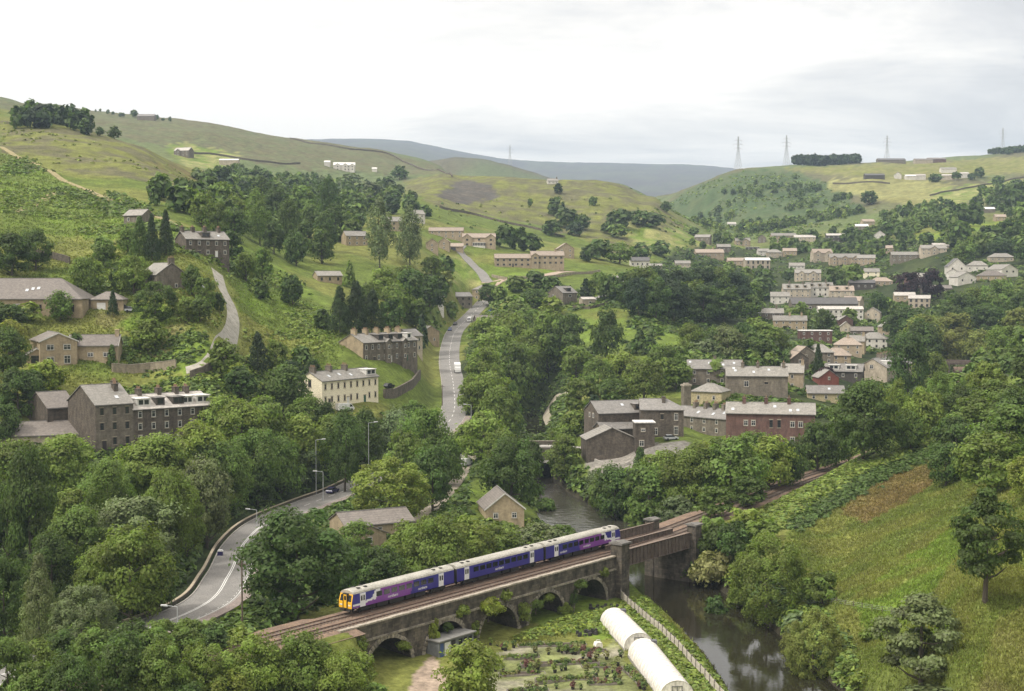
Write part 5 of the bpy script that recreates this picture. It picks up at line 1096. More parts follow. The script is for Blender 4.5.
  (724, 252, 'grey cottage between two tan houses on the far bank', dict(th=0, L=12, W=8, H=4.6, pitch=32, wall='grey', roof='flag', F=(3, 1))),
  (1002, 262, 'pale bungalow behind the big gabled house at the right', dict(th=-6, L=17, W=9, H=3.6, pitch=30, wall='pale', roof='flag', hip='LR', F=(4, 1))),
  (855, 352, 'buff house squeezed between the pink roofs and the white fronted house', dict(th=-20, L=9, W=8, H=5.4, pitch=34, wall='buff', roof='flag', F=(2, 2), chim=[.8])),
  (800, 372, 'dark gabled cottage left of the village fir', dict(th=96, L=9, W=7, H=5.4, pitch=36, wall='sooty', roof='tan', anchor='L', Lw=(1, 2))),
]):
    house(lab, px, py, **kw)
# ------------------------------------------------------------------ trees
LEAF = foliage('tree_leaves', .42); LEAFS = foliage('silver_leaves', .3, .32, .5)
BARK = surf('tree_bark', (.10, .085, .065), (.065, .055, .043), .95, 3, stretch=(1, 1, .3))
def leaves(Pn, Nn, size, r, asp=1.5):
    n = len(Pn); t = r.normal(size=(n, 3)); t -= Nn * (t * Nn).sum(1)[:, None]; t /= np.linalg.norm(t, axis=1)[:, None] + 1e-9; bt = np.cross(Nn, t)
    s = size * r.uniform(.7, 1.35, n)[:, None]; a = t * s * asp * .5; b = bt * s * .5
    V = np.stack([Pn - a, Pn - b * 1.0 + a * .1, Pn + a, Pn + b * 1.0 + a * .1], 1).reshape(-1, 3)
    return V, np.arange(n * 4).reshape(n, 4)
def unit(v): return v / (np.linalg.norm(v, axis=1)[:, None] + 1e-9)
def crown_mesh(kind, seed, n):
    r = np.random.default_rng(seed); C_, Rr, sq = [], [], []
    if kind == 'b':
        k = 60; lob = unit(r.normal(size=(6, 3)))
        for i in range(k):
            d = unit(r.normal(size=(1, 3)))[0]; d[2] = d[2] if d[2] > -.8 else -d[2]
            q = r.uniform(.55, .86) * (1 + .16 * max(lob @ d)); C_.append((d[0] * .40 * q, d[1] * .40 * q, .50 + d[2] * (.42 if d[2] > 0 else .44) * q)); Rr.append(r.uniform(.055, .175)); sq.append(.8)
    elif kind == 'o':
        k = 26
        for i in range(k):
            t = (i + .5) / k; z = .30 + .62 * t; rad = .36 * math.sin(min(1, (t + .22) / 1.12) * math.pi) ** .6; a = i * 2.4 + r.uniform(-.5, .5); q = r.uniform(.45, 1.0)
            C_.append((rad * q * math.cos(a), rad * q * math.sin(a), z + r.uniform(-.03, .03))); Rr.append(r.uniform(.085, .15)); sq.append(.5)
    elif kind == 'w':
        k = 150
        for i in range(k):
            d = unit(r.normal(size=(1, 3)))[0]; d[2] = abs(d[2]) if r.random() < .66 else -abs(d[2]) * .9; q = r.uniform(.78, .96)
            C_.append((d[0] * .42 * q, d[1] * .42 * q, .40 + d[2] * (.50 if d[2] > 0 else .42) * q)); Rr.append(r.uniform(.05, .085)); sq.append(1.0)
    elif kind == 'c':
        k = 44
        for i in range(k):
            t = (i + .5) / k; z = .10 + .86 * t; rad = .40 * (1 - t) ** .8 + .02; a = i * 2.4; q = r.uniform(.55, 1)
            C_.append((rad * q * math.cos(a), rad * q * math.sin(a), z - .04 * q)); Rr.append(.07 + .09 * (1 - t)); sq.append(.75)
    elif kind == 'p':
        k = 44
        for i in range(k):
            t = (i + .5) / k; z = .16 + .80 * t; rad = .36 * math.sin(min(1, (t + .16) / 1.16) * math.pi) ** .7; a = i * 2.4; q = r.uniform(.35, 1.05)
            C_.append((rad * q * math.cos(a), rad * q * math.sin(a), z)); Rr.append(r.uniform(.075, .125)); sq.append(1.35)
    else:
        k = 26
        for i in range(k):
            d = unit(r.normal(size=(1, 3)))[0]; d[2] = abs(d[2]); q = r.uniform(.5, .95)
            C_.append((d[0] * .42 * q, d[1] * .42 * q, .25 + d[2] * .55 * q)); Rr.append(r.uniform(.11, .18)); sq.append(.9)
    C_ = np.array(C_); Rr = np.array(Rr); sq = np.array(sq); cid = r.integers(0, k, n) if kind != 'o' else r.integers(0, k, n)
    d = unit(r.normal(size=(n, 3))); flip = (d[:, 2] < -.25) & (r.random(n) < .7); d[flip, 2] *= -1
    rad = Rr[cid] * (r.uniform(.35, 1, n) ** .45) * (1 + .35 * (r.random(n) < .14))
    Pn = C_[cid] + d * rad[:, None] * np.c_[np.ones(n), np.ones(n), sq[cid]]
    cen = np.array([0, 0, .5]); out = unit(Pn - cen)
    Nn = unit(d * .75 + out * .45 + r.normal(size=(n, 3)) * .42 + np.array([0, 0, .3]))
    sz = {'b': 2.5, 'o': 2.1, 'w': 2.0, 'c': 2.0, 'p': 1.9, 's': 2.6}[kind] / math.sqrt(n)
    V, Q = leaves(Pn, Nn, sz, r, 1.9 if kind in 'w' else 1.5)
    cv = r.random(k); var = np.clip(.5 + .32 * (cv[cid] - .5) * 2 + .35 * (r.random(n) - .5) * 2, 0, 1)
    return V, Q, np.repeat(var, 4)
def trunk_mesh(kind, seed):
    r = random.Random(seed); mb = MB(); zt = {'b': .62, 'o': .86, 'w': .5, 'c': .9, 'p': .85, 's': .4}[kind]; p = Vector((0, 0, -.12)); n = 6; pts = [p]
    for i in range(n): p = Vector((p.x + r.uniform(-.012, .012), p.y + r.uniform(-.012, .012), -.12 + (zt + .12) * (i + 1) / n)); pts.append(p)
    w0 = {'b': .034, 'o': .030, 'w': .03, 'c': .022, 'p': .022, 's': .03}[kind]
    rad = [w0 * (1.35 if i == 0 else 1) * (1 - .8 * i / n) for i in range(n + 1)]
    for i in range(n): mb.tube(pts[i], pts[i + 1], rad[i], rad[i + 1], 7, caps=False)
    for i in range(9 if kind in 'bo' else 6):
        k = r.randint(2, n - 1); a = r.uniform(0, 6.28); ln = r.uniform(.16, .32) * (1 if kind in 'bo' else .6); q = pts[k]; e = q + Vector((math.cos(a) * ln, math.sin(a) * ln, ln * r.uniform(.25, .8)))
        mid = q.lerp(e, .5) + Vector((0, 0, -.02)); mb.tube(q, mid, rad[k] * .6, rad[k] * .42, 5, caps=False); mb.tube(mid, e, rad[k] * .42, rad[k] * .12, 5, caps=False)
    return mb.mesh('trunk', BARK)
_cr, _tr = {}, {}
NV = {'b': 6, 'o': 3, 'w': 3, 'c': 3, 'p': 3, 's': 4}
def get_crown(kind, lod, v, silver):
    k = (kind, lod, v, silver)
    if k not in _cr:
        n = {0: 13000, 1: 6500, 2: 2400, 3: 800}[lod]; n = int(n * {'o': .75, 's': .45, 'w': 1.7}.get(kind, 1))
        V, Q, va = crown_mesh(kind, 100 * ord(kind) + v, n); _cr[k] = np_mesh('crown', V, Q, LEAFS if silver else LEAF, {'var': va})
    return _cr[k]
TONES = {0: ((.076, .122, .029), 'dark green'), 1: ((.134, .194, .042), 'mid green'), 2: ((.188, .244, .049), 'light green'), 3: ((.128, .168, .066), 'grey green'), 4: ((.23, .28, .044), 'yellow green'), 5: ((.042, .070, .028), 'blackish green'), 6: ((.036, .02, .027), 'purple leaved'), 7: ((.30, .31, .13), 'cream blossomed'), 8: ((.195, .225, .056), 'olive green')}
KINDW = {'b': 'rounded', 'o': 'open limbed', 'w': 'dome shaped', 'c': 'conical', 'p': 'tall feathery', 's': 'bushy'}
ORD = 'first second third fourth fifth sixth seventh eighth ninth tenth eleventh twelfth thirteenth fourteenth fifteenth sixteenth seventeenth eighteenth nineteenth twentieth'.split()
ORD += ['twenty-' + o for o in ORD[:9]] + ['thirtieth'] + ['thirty-' + o for o in ORD[:9]] + ['fortieth']
_vi = [0]; NTREE = [0, 0]
def plant(px, py, w_, h_, kind, tone, label, group):
    p = at(px, py)
    if p is None: return None
    D = p.y; W_, H_ = w_ * D / F_PX, h_ * D / F_PX
    hw = h_; lod = 0 if hw > 78 else 1 if hw > 42 else 2 if hw > 19 else 3
    _vi[0] += 1; rr = random.Random(_vi[0] * 17); v = rr.randrange(NV[kind])
    bush = kind == 's'; root = empty('bush' if bush else 'tree', (p.x, p.y, p.z - .15 - (.06 * H_ if kind == 'b' else 0)), rr.uniform(0, 6.28), label, 'bush' if bush else 'tree', group); NTREE[bush] += 1
    fx = {'b': .98, 'o': .86, 'w': .96, 'c': .92, 'p': .86, 's': 1.0}[kind]; root.scale = (W_ / fx, W_ / fx, H_)
    c = link(bpy.data.objects.new('crown', get_crown(kind, lod, v, tone == 3)), root)
    b = TONES[tone][0]; j = rr.uniform(.86, 1.16); j2 = rr.uniform(.93, 1.08); c.color = (b[0] * j * j2, b[1] * j, b[2] * j / j2, 1)
    k = (kind, v % 3)
    if k not in _tr: _tr[k] = trunk_mesh(kind, ord(kind) + v)
    link(bpy.data.objects.new('stem' if bush else 'trunk', _tr[k]), root)
    return root
def zone(phrase, group, lst):
    """trees standing in one place; each label counts from the left among its neighbours of that place"""
    PENDING.append((phrase, group, lst))
EXTRA = []; PENDING = []
def flush(limit=292):
    """the trees that show largest become things; the smallest join the woodland mass"""
    every = sorted((t for _, _, l in PENDING for t in l if t[4] != 's' and len(t) < 7), key=lambda t: -t[2] * t[3]); named = sum(len(t) > 6 and t[4] != 's' for _, _, l in PENDING for t in l)
    keep = set(id(t) for t in every[:limit - named]); EXTRA.extend(t for t in every[limit - named:])
    for phrase, group, lst in PENDING: settle(phrase, group, [t for t in lst if t[4] == 's' or len(t) > 6 or id(t) in keep])
def settle(phrase, group, lst):
    lst = sorted(lst, key=lambda t: t[:4]); n = len(lst)
    for i, t in enumerate(lst):
        px, py, w_, h_, kind, tone = t[:6]; noun = 'bush' if kind == 's' else 'tree'
        if len(t) > 6: lab = t[6]
        else:
            tail = f', {ORD[i]} from left {phrase}' if n > 1 else f' {phrase}'
            lab = f'{TONES[tone][1]} {KINDW[kind]} {noun}{tail}'
        plant(px, py, w_, h_, kind, tone, lab, group)
def clear_of_houses(px, py, w_, h_, keep=.42):
    x0, x1, y0, y1 = px - w_ * .45, px + w_ * .45, py - h_ * .95, py
    for a0, a1, b0, b1, D in RECTS:
        if py < b1 - 1: continue
        ov = max(0, min(x1, a1) - max(x0, a0)) * max(0, min(y1, b1) - max(y0, b0))
        if ov > keep * (a1 - a0) * (b1 - b0) or (ov > 0 and py - h_ < b0 + 1): return False
    return True
def fill(phrase, group, poly, n, wr, hr, kinds, tones, seed, hand=()):
    r = random.Random(seed); xs = [p[0] for p in poly]; ys_ = [p[1] for p in poly]; pts = []
    k = 0; md = 1.0
    while len(pts) < n and k < 4000:
        k += 1; x = r.uniform(min(xs), max(xs)); y = r.uniform(min(ys_), max(ys_)); rad = (wr[0] + wr[1]) * .5 * .62 * md
        if inpoly(np.array([x]), np.array([y]), poly)[0] and clear_of_houses(x, y, sum(wr) / 2, sum(hr) / 2) and all((x - q[0]) ** 2 + ((y - q[1]) * 1.6) ** 2 > rad ** 2 for q in pts): pts.append((x, y))
        if k % 400 == 0: md *= .85
    zone(phrase, group, list(hand) + [(round(x, 1), round(y, 1), r.uniform(*wr), r.uniform(*hr), r.choice(kinds), r.choice(tones)) for x, y in pts])

G1 = 'trees of the left roadside wood'
zone('along the bottom left edge of the wood', G1, [(8,712,62,84,'b',1),(40,654,50,108,'c',3),(84,658,76,84,'w',3),(118,706,58,78,'b',0),(72,722,64,80,'b',0),(4,640,56,95,'b',0),(36,716,60,64,'b',1),(150,716,60,70,'b',1)])
zone("in the row hiding the railway's left end", 'trees below the left end of the railway', [(164,716,68,86,'b',1),(206,716,74,84,'b',1),(252,714,80,92,'b',2),(300,716,84,98,'b',1),(338,722,66,80,'b',2),(226,726,60,66,'b',2),(186,730,60,56,'b',0),(276,736,60,50,'b',0),(122,682,58,60,'b',0),(152,672,54,52,'b',1),(186,664,48,44,'b',1),(214,652,40,30,'b',0),(238,644,30,20,'b',2),(36,690,52,58,'b',1),(62,680,54,60,'b',0),(96,676,56,58,'b',1),(132,668,52,56,'b',0),(164,660,46,50,'b',1),(190,650,38,38,'b',1),(352,702,58,62,'b',2),(376,716,40,40,'b',1),(318,738,60,54,'b',0)])
zone("in the wood left of the road bend", G1, [(132,622,92,112,'b',1),(140,566,96,84,'b',3),(76,588,78,92,'b',1),(30,566,64,140,'b',0),(104,610,70,80,'b',1),(108,546,66,84,'p',1),(170,562,60,108,'b',1),(206,548,66,104,'b',3),(52,600,60,80,'b',0),(8,560,50,90,'b',0),(160,612,40,60,'b',0),(186,556,46,80,'b',1)])
zone("in the wood below the blackened terrace", G1, [(18,500,64,70,'b',1),(64,504,88,84,'b',2),(108,522,70,70,'b',1),(152,508,88,82,'b',2),(200,484,66,72,'b',2),(164,508,74,72,'b',1),(212,496,60,66,'b',1),(228,512,56,80,'b',1),(254,496,60,80,'b',1),(242,456,62,64,'b',2),(30,486,50,36,'b',0),(118,490,40,34,'b',0),(188,520,56,70,'b',2),(74,540,56,60,'b',2),(6,476,36,34,'b',2)])
zone('in the wood above the dark car', G1, [(284,418,66,64,'b',0),(266,452,62,66,'b',1),(300,474,66,70,'b',2),(282,496,52,72,'b',1),(306,486,44,50,'b',3),(330,458,50,52,'b',1),(345,492,52,80,'p',0),(322,440,44,44,'b',0),(366,470,46,60,'p',0),(258,506,40,50,'b',0),(306,440,46,48,'b',1),(240,400,44,40,'b',0),(218,434,46,44,'b',2)])
zone('between the main road and the train', 'trees behind the train', [(297,620,134,130,'b',0,'big dark spreading sycamore standing alone between the road bend and the yellow cab'),(390,522,92,72,'w',2,'broad rounded willow right of the dark car on the road'),(346,596,50,66,'b',0),(380,600,62,62,'b',0),(412,578,62,66,'b',1),(436,590,76,86,'b',2),(466,578,70,70,'b',2),(496,568,60,50,'b',1),(540,560,64,42,'w',3),(562,552,36,32,'w',1),(330,572,40,48,'b',1),(356,560,46,44,'b',1),(404,602,50,44,'b',1),(470,596,50,40,'b',1)])
zone("around the lock and road bridge", 'trees around the lock', [(424,476,58,80,'b',1),(404,494,50,72,'b',1),(432,512,52,74,'b',0),(512,510,72,84,'b',0,'large dark tree standing right behind the river bungalow'),(484,462,62,60,'b',2),(468,454,42,36,'b',2),(448,486,40,60,'b',1),(564,484,44,56,'b',1),(500,478,46,56,'b',1),(545,516,24,26,'s',1),(596,498,26,32,'b',3),(416,442,40,48,'b',1),(398,462,46,60,'b',3),(532,478,30,46,'b',0),(430,462,40,50,'b',1)])
zone("between the canal and the hill road", 'trees along the canal', [(492,426,52,64,'b',2),(484,394,44,54,'b',2),(500,440,50,64,'b',1),(496,378,50,60,'b',2),(512,408,56,76,'b',1),(508,348,46,42,'b',1),(510,368,50,60,'b',1),(486,346,34,34,'b',2),(528,354,50,50,'b',1),(548,372,52,70,'b',1),(532,384,44,60,'b',1),(566,372,48,64,'b',0),(512,436,30,56,'c',0),(472,414,36,44,'b',2),(520,330,36,30,'b',1)])
zone("between the canal and the green field", 'trees along the canal', [(606,362,38,60,'b',0,'lone dark oval tree in the green field above the canal'),(576,382,38,42,'b',1),(598,400,42,48,'b',1),(580,416,44,42,'b',1),(575,436,34,30,'b',1),(620,392,48,46,'b',2),(644,404,50,52,'b',1),(662,392,40,40,'b',2),(612,410,40,36,'b',0),(640,354,26,28,'c',0),(650,354,22,24,'c',0),(594,432,34,40,'c',5),(560,452,30,34,'s',1),(664,390,44,52,'b',1),(676,390,40,36,'b',1),(630,390,38,36,'b',3)])
zone("between the mill and the railway", 'trees beside the railway', [(616,524,52,66,'b',0),(650,530,70,74,'b',1),(690,512,84,80,'b',1),(730,500,84,74,'b',1),(768,490,62,64,'b',2),(640,496,30,52,'c',0),(664,494,60,50,'b',2),(708,486,54,50,'b',2),(752,478,56,54,'b',1),(788,486,44,52,'b',0),(628,512,40,50,'b',0),(676,530,44,40,'b',3),(602,512,34,40,'b',1),(715,518,44,36,'b',1),(748,508,44,36,'b',0)])
zone('between the red terrace and the grassy bank', 'trees beside the railway', [(862,463,84,92,'b',0,'very large dark tree covering the right end of the red brick terrace'),(818,472,50,58,'b',0),(836,466,44,50,'b',0),(908,398,44,74,'b',0),(924,440,46,60,'b',2),(897,446,34,64,'p',1),(910,452,36,48,'b',1),(930,396,40,50,'b',1),(884,418,30,36,'b',2),(940,420,36,46,'p',1),(920,368,50,56,'b',0),(906,346,56,46,'b',0)])
zone("above the grassy bank at the right", 'trees on the right hand slope', [(956,470,64,64,'b',0),(990,494,84,70,'b',1),(1008,468,76,72,'b',1),(974,446,66,56,'b',1),(1018,440,56,60,'b',0),(946,486,44,50,'b',0),(1030,500,56,56,'b',2),(962,424,44,46,'b',0),(1000,420,60,46,'b',1),(988,400,46,44,'b',2)])
zone('standing on the near right hand slope', 'trees on the near right slope', [(985,602,94,120,'o',0,'tall open limbed tree with visible trunk on the near right hand slope'),(921,702,106,116,'o',3,'silver leaved spreading tree at the bottom right, in front of the slope'),(768,626,88,104,'w',1,'large dense dome shaped willow on the far bank of the brown river'),(812,684,70,84,'w',8,'smaller pale dome shaped willow at the water edge, bottom right'),(940,716,90,34,'b',3,'treetop just showing at the bottom picture edge under the silver tree')])
zone("on the bank by the girder bridge", 'bushes on the far river bank', [(712,594,52,54,'s',7,'cream blossomed elder bush beside the large willow'),(706,570,46,50,'s',1),(736,562,50,50,'s',0),(760,545,44,36,'s',1),(700,588,40,48,'s',0),(690,584,30,38,'s',1),(720,560,50,46,'s',0),(712,548,40,40,'s',1),(744,536,44,36,'s',2),(822,606,46,44,'s',1),(800,640,40,34,'s',3),(742,612,34,34,'s',1),(848,676,24,22,'s',1),(858,690,30,26,'s',2),(870,640,22,18,'s',1),(716,620,30,30,'s',0)])
zone('around the plant nursery', 'trees of the plant nursery', [(470,708,78,78,'b',2,'leafy tree with white blossom specks in front of the nursery arches'),])
zone('growing on the viaduct wall', 'bushes growing on the viaduct', [])
G2 = 'trees on the left hillside'
zone('around the long bungalow', G2, [(87,296,40,46,'b',1),(60,322,36,30,'p',1),(113,316,13,28,'c',5,'small dark conical fir in front of the stone garage'),(156,324,50,48,'w',0,'dense dome shaped tree right of the stone garage'),(134,294,40,44,'b',1),(12,276,50,50,'b',0),(36,270,40,46,'b',0),(10,330,44,30,'b',0),(28,322,30,22,'b',2),(148,352,42,38,'b',1,'dark round tree right of the white edged gable house'),(76,356,18,26,'b',0),(112,366,14,24,'c',0)])
zone('left of the white edged gable house', G2, [(10,380,44,60,'b',0),(18,420,52,60,'b',0),(46,396,46,42,'b',4,'bright yellow green tree in front of the white edged gable house'),(12,354,34,40,'b',8),(30,404,40,40,'b',0),(2,446,40,50,'b',0)])
zone('around the stone cottage and farm lane', G2, [(140,262,26,48,'c',0),(152,262,18,50,'c',5),(166,256,20,48,'c',5),(128,254,24,34,'b',1),(192,296,24,36,'b',0),(206,306,26,34,'b',1),(186,322,26,30,'b',1),(200,322,28,30,'b',0),(232,262,26,34,'b',0),(246,282,26,34,'b',1),(262,282,26,38,'b',1),(226,376,44,42,'b',1),(238,392,30,34,'b',2),(104,268,30,36,'b',1),(120,290,24,32,'b',0),(218,312,16,22,'b',0)])
zone("on the grass right of the lane", G2, [(292,306,28,36,'b',0),(262,300,20,22,'b',0),(258,372,26,42,'c',5),(312,390,26,36,'b',0),(290,392,34,36,'b',5),(330,396,24,34,'b',0),(302,372,24,30,'b',0),(276,372,28,36,'b',1)])
zone('in the dark clump above the buff terrace', G2, [(340,334,30,50,'c',5),(356,334,34,56,'c',5),(372,336,32,48,'c',5),(390,334,30,42,'b',0),(350,288,18,30,'c',1),(322,330,20,24,'b',0)])
fill("in the tall left hillside wood", G2, [(200,225),(260,215),(330,225),(365,250),(362,262),(300,268),(240,240),(205,238)], 18, (26, 36), (34, 50), 'bbbp', (0, 0, 1), 5)
zone("near the estate and road head", 'trees around the estate', [(380,268,34,66,'p',3,'left one of two tall feathery poplars before the estate'),(410,268,34,58,'p',3,'right one of two tall feathery poplars before the estate'),(432,282,26,30,'b',1),(446,276,22,24,'b',0),(430,312,36,42,'b',0),(410,304,34,40,'b',0),(396,320,38,40,'b',1),(416,330,34,34,'b',0),(440,302,22,30,'b',0),(490,306,30,26,'b',0),(486,334,18,18,'b',1),(404,296,30,34,'b',1),(384,300,36,36,'b',2),(422,348,16,40,'c',5),(452,320,16,22,'b',1),(365,320,34,40,'b',0),(446,290,20,22,'b',8)])
zone("round the house on the field", 'trees around the estate', [(586,300,20,24,'c',5),(600,300,26,32,'b',1),(610,302,22,30,'b',0),(536,288,26,20,'b',0),(516,292,24,18,'b',1),(552,292,22,18,'b',0),(500,300,18,16,'b',1),(534,310,34,24,'b',0),(516,318,30,26,'b',1),(552,316,30,22,'b',2),(530,252,26,22,'b',0),(518,250,26,26,'b',0),(505,248,26,26,'b',0)])
fill("in the dark wood beyond the green field", 'trees of the dark wood', [(624,306),(650,298),(700,296),(745,308),(742,322),(700,326),(650,322),(630,318)], 13, (34, 48), (36, 50), 'bbb', (0, 0, 5, 1), 8)
fill('in the trees behind the grey roofed terraces', 'trees of the dark wood', [(690,360),(740,350),(800,348),(806,362),(740,366),(690,372)], 8, (30, 42), (32, 46), 'bbbp', (0, 1, 1, 3), 9, hand=[(728,364,12,18,'c',4,'small golden conical conifer behind the grey roofed terrace')])
fill('among the village houses', 'village trees', [(770,330),(800,322),(860,330),(880,345),(875,356),(840,344),(800,352),(775,345)], 8, (22, 32), (24, 34), 'bb', (0, 1, 1), 10, hand=[(818,376,14,34,'c',5,'tall dark fir among the village roofs'),(826,384,22,20,'b',6,'dark red leaved tree beside the village fir'),(850,324,18,18,'b',1)])
zone('beside the two copper beeches', 'copper beeches', [(907,296,32,28,'b',6,'left copper beech, rounder and lower of the purple pair'),(931,300,28,34,'b',6,'right copper beech, taller of the purple pair')])
fill("in the trees below the white villas", 'trees below the right bank', [(888,320),(930,305),(1000,300),(1030,300),(1030,390),(960,380),(900,345)], 14, (38, 54), (38, 54), 'bbb', (1, 1, 0, 8), 11)
fill('around the town terrace and villas', 'town trees', [(720,300),(760,285),(790,280),(880,268),(900,285),(880,330),(860,305),(780,288),(770,330),(735,318)], 10, (20, 30), (22, 32), 'bbb', (0, 1, 1, 0), 12)
fill("around the white gabled villas", 'right bank trees', [(880,262),(920,250),(1030,240),(1030,275),(985,262),(940,275),(935,262),(890,275)], 8, (22, 34), (22, 34), 'bbb', (0, 1, 0), 13)
zone('at the upper edge of the bright yellow field', 'trees by the yellow field', [(960,226,26,26,'b',0),(975,226,22,28,'b',0),(945,226,18,20,'b',1),(1002,206,22,26,'b',0),(1016,208,26,30,'b',0),(1024,224,26,26,'b',1),(990,252,24,22,'b',1),(926,246,18,16,'b',0)])
zone('on the middle hillside', 'trees on the middle hill', [(556,216,22,22,'b',0),(567,228,26,22,'b',0),(552,236,24,18,'b',0),(575,236,20,16,'b',5),(582,230,20,18,'b',0),(608,234,16,14,'b',0),(620,228,30,22,'b',0),(640,226,26,18,'b',0),(654,228,24,18,'b',0),(618,238,22,16,'b',1),(593,206,10,11,'b',0),(558,194,12,12,'b',5),(666,212,14,12,'b',0),(694,236,12,10,'b',0),(530,206,6,9,'b',0),(600,260,30,24,'b',0),(620,264,34,24,'b',1),(590,262,22,20,'b',0),(640,260,26,20,'b',0),(660,256,24,18,'b',0)])
zone('in the hollow left of the middle hill', 'trees on the middle hill', [(400,180,20,16,'b',0,'dark round hilltop tree above the pale hill track'),(386,192,24,18,'b',0),(394,200,18,12,'b',0),(412,214,20,16,'b',0),(390,214,26,22,'b',5),(425,218,18,14,'b',0),(370,196,22,16,'b',3),(350,186,26,14,'b',3),(348,204,8,14,'c',5)])
zone('on the crest of the left spur', 'trees on the left spur', [(100,136,11,10,'b',0,'smaller of two round trees on the spur crest'),(114,139,16,14,'b',0,'larger of two round trees on the spur crest')])
zone('by the hill farms', 'hilltop trees', [(979,178,14,12,'b',0),(972,180,10,8,'b',0),(998,186,14,12,'b',0),(935,182,16,10,'b',0),(956,180,12,9,'b',0),(869,205,20,16,'b',0,'broad dark tree at the lower edge of the hill fields'),(913,160,10,7,'b',0),(1018,188,12,10,'b',0)])
zone('on the left skyline', 'skyline trees', [(108,114,4,5,'b',0),(113,115,4,4,'b',0),(122,117,8,5,'b',0),(134,117,10,8,'b',0),(157,120,5,6,'b',0),(163,121,4,4,'b',0),(170,122,4,6,'b',0)])
flush(); print('TREES', NTREE, len(EXTRA))

# ------------------------------------------------------------------ what nobody could count: woods, scrub, grass
def scatter(poly, n, ya, yb, seed, clump=0):
    """n points of the ground inside an outline"""
    r = np.random.default_rng(seed); k = inpoly(gpx, gpy, poly) & (YYr > ya) & (YYr < yb); ii = np.nonzero(k)[0]
    # weight by ground area seen
    if len(ii) == 0: return np.zeros((0, 3))
    s = r.choice(ii, n); X = XX[s] + r.normal(size=n) * .0022 * YYr[s]; Y = YYr[s] * (1 + r.normal(size=n) * .005)
    ok = pl_near(X, Y, main_road)[0] > 7.5
    if clump: ok &= fbm(X, Y, clump, 77, 3) > .47
    for pl, m_ in ((lane, 3.4), (lock_lane, 2.8), (rail_mid, 6.5), (farm_lane, 3), (estate_road, 4), (upper_road, 3.5), (hook, 3.5), (tow, 2)): ok &= pl_near(X, Y, pl)[0] > m_
    d, wv, _ = pl_near(X, Y, river); ok &= d > wv * .5 + 1.2
    X = X[ok]; Y = Y[ok]; return np.c_[X, Y, ground_z(X, Y)]
def low_woods(name, label, items, seed):
    """far woods read as one mass: many leafy heads in one object"""
    r = np.random.default_rng(seed); Vs, Qs, va, cs, off = [], [], [], [], 0
    for poly, n, ya, yb, hr, tones in items:
        pts = scatter(poly, n * (2 if ya >= 1300 else 1), ya, yb, int(r.integers(1e6)), 90 if ya >= 1300 else 0) if len(poly) > 2 else np.array([[x_, y_ - back, gz(x_, y_ - back)] for x_, y_, _z in (crest(px_, 1500, 3000) for px_ in np.linspace(poly[0][0], poly[1][0], n)) for back in (6, 30)])
        for p in pts:
            h = r.uniform(*hr); w_ = h * r.uniform(.75, 1.1)
            qx, qy = project(p[0], p[1], p[2])
            if not clear_of_houses(qx, qy, w_ * F_PX / p[1], h * F_PX / p[1], .3): continue
            m_ = 190 if p[1] < 900 else 120
            V, Q, v = crown_mesh('b' if r.random() < .8 else 'p', int(r.integers(40)), m_)
            a = r.uniform(0, 6.28); ca, sa = math.cos(a), math.sin(a)
            V = np.c_[(V[:, 0] * ca - V[:, 1] * sa) * w_ + p[0], (V[:, 0] * sa + V[:, 1] * ca) * w_ + p[1], (V[:, 2] - .08) * h + p[2]]
            c = np.array(TONES[tones[int(r.integers(len(tones)))]][0]) * r.uniform(.8, 1.2)
            Vs.append(V); Qs.append(Q + off); va.append(v); cs.append(np.repeat(c[None], len(V), 0)); off += len(V)
    for px, py, w_, h_, kind, tone in EXTRA:
        p = at(px, py)
        if p is None: continue
        V, Q, v = crown_mesh(kind, int(r.integers(40)), 260); W_, H_ = w_ * p.y / F_PX, h_ * p.y / F_PX; c = np.array(TONES[tone][0]) * r.uniform(.85, 1.15)
        V = np.c_[V[:, 0] * W_ + p.x, V[:, 1] * W_ + p.y, (V[:, 2] - .08) * H_ + p.z]; Vs.append(V); Qs.append(Q + off); va.append(v); cs.append(np.repeat(c[None], len(V), 0)); off += len(V)
    me = np_mesh(name, np.vstack(Vs), np.vstack(Qs), STUFFLEAF, {'var': np.concatenate(va)}, np.vstack(cs)); tag(link(bpy.data.objects.new(name, me)), label, None, None, 'stuff')
def attr_leaf(name):
    m = foliage(name); nt = m.node_tree; at2 = nt.nodes.new('ShaderNodeAttribute'); at2.attribute_name = 'col'
    for l in list(nt.links):
        if l.from_node.type == 'OBJECT_INFO': ts = l.to_socket; nt.links.remove(l); nt.links.new(at2.outputs['Color'], ts)
    return m
STUFFLEAF = attr_leaf('mass_leaves')
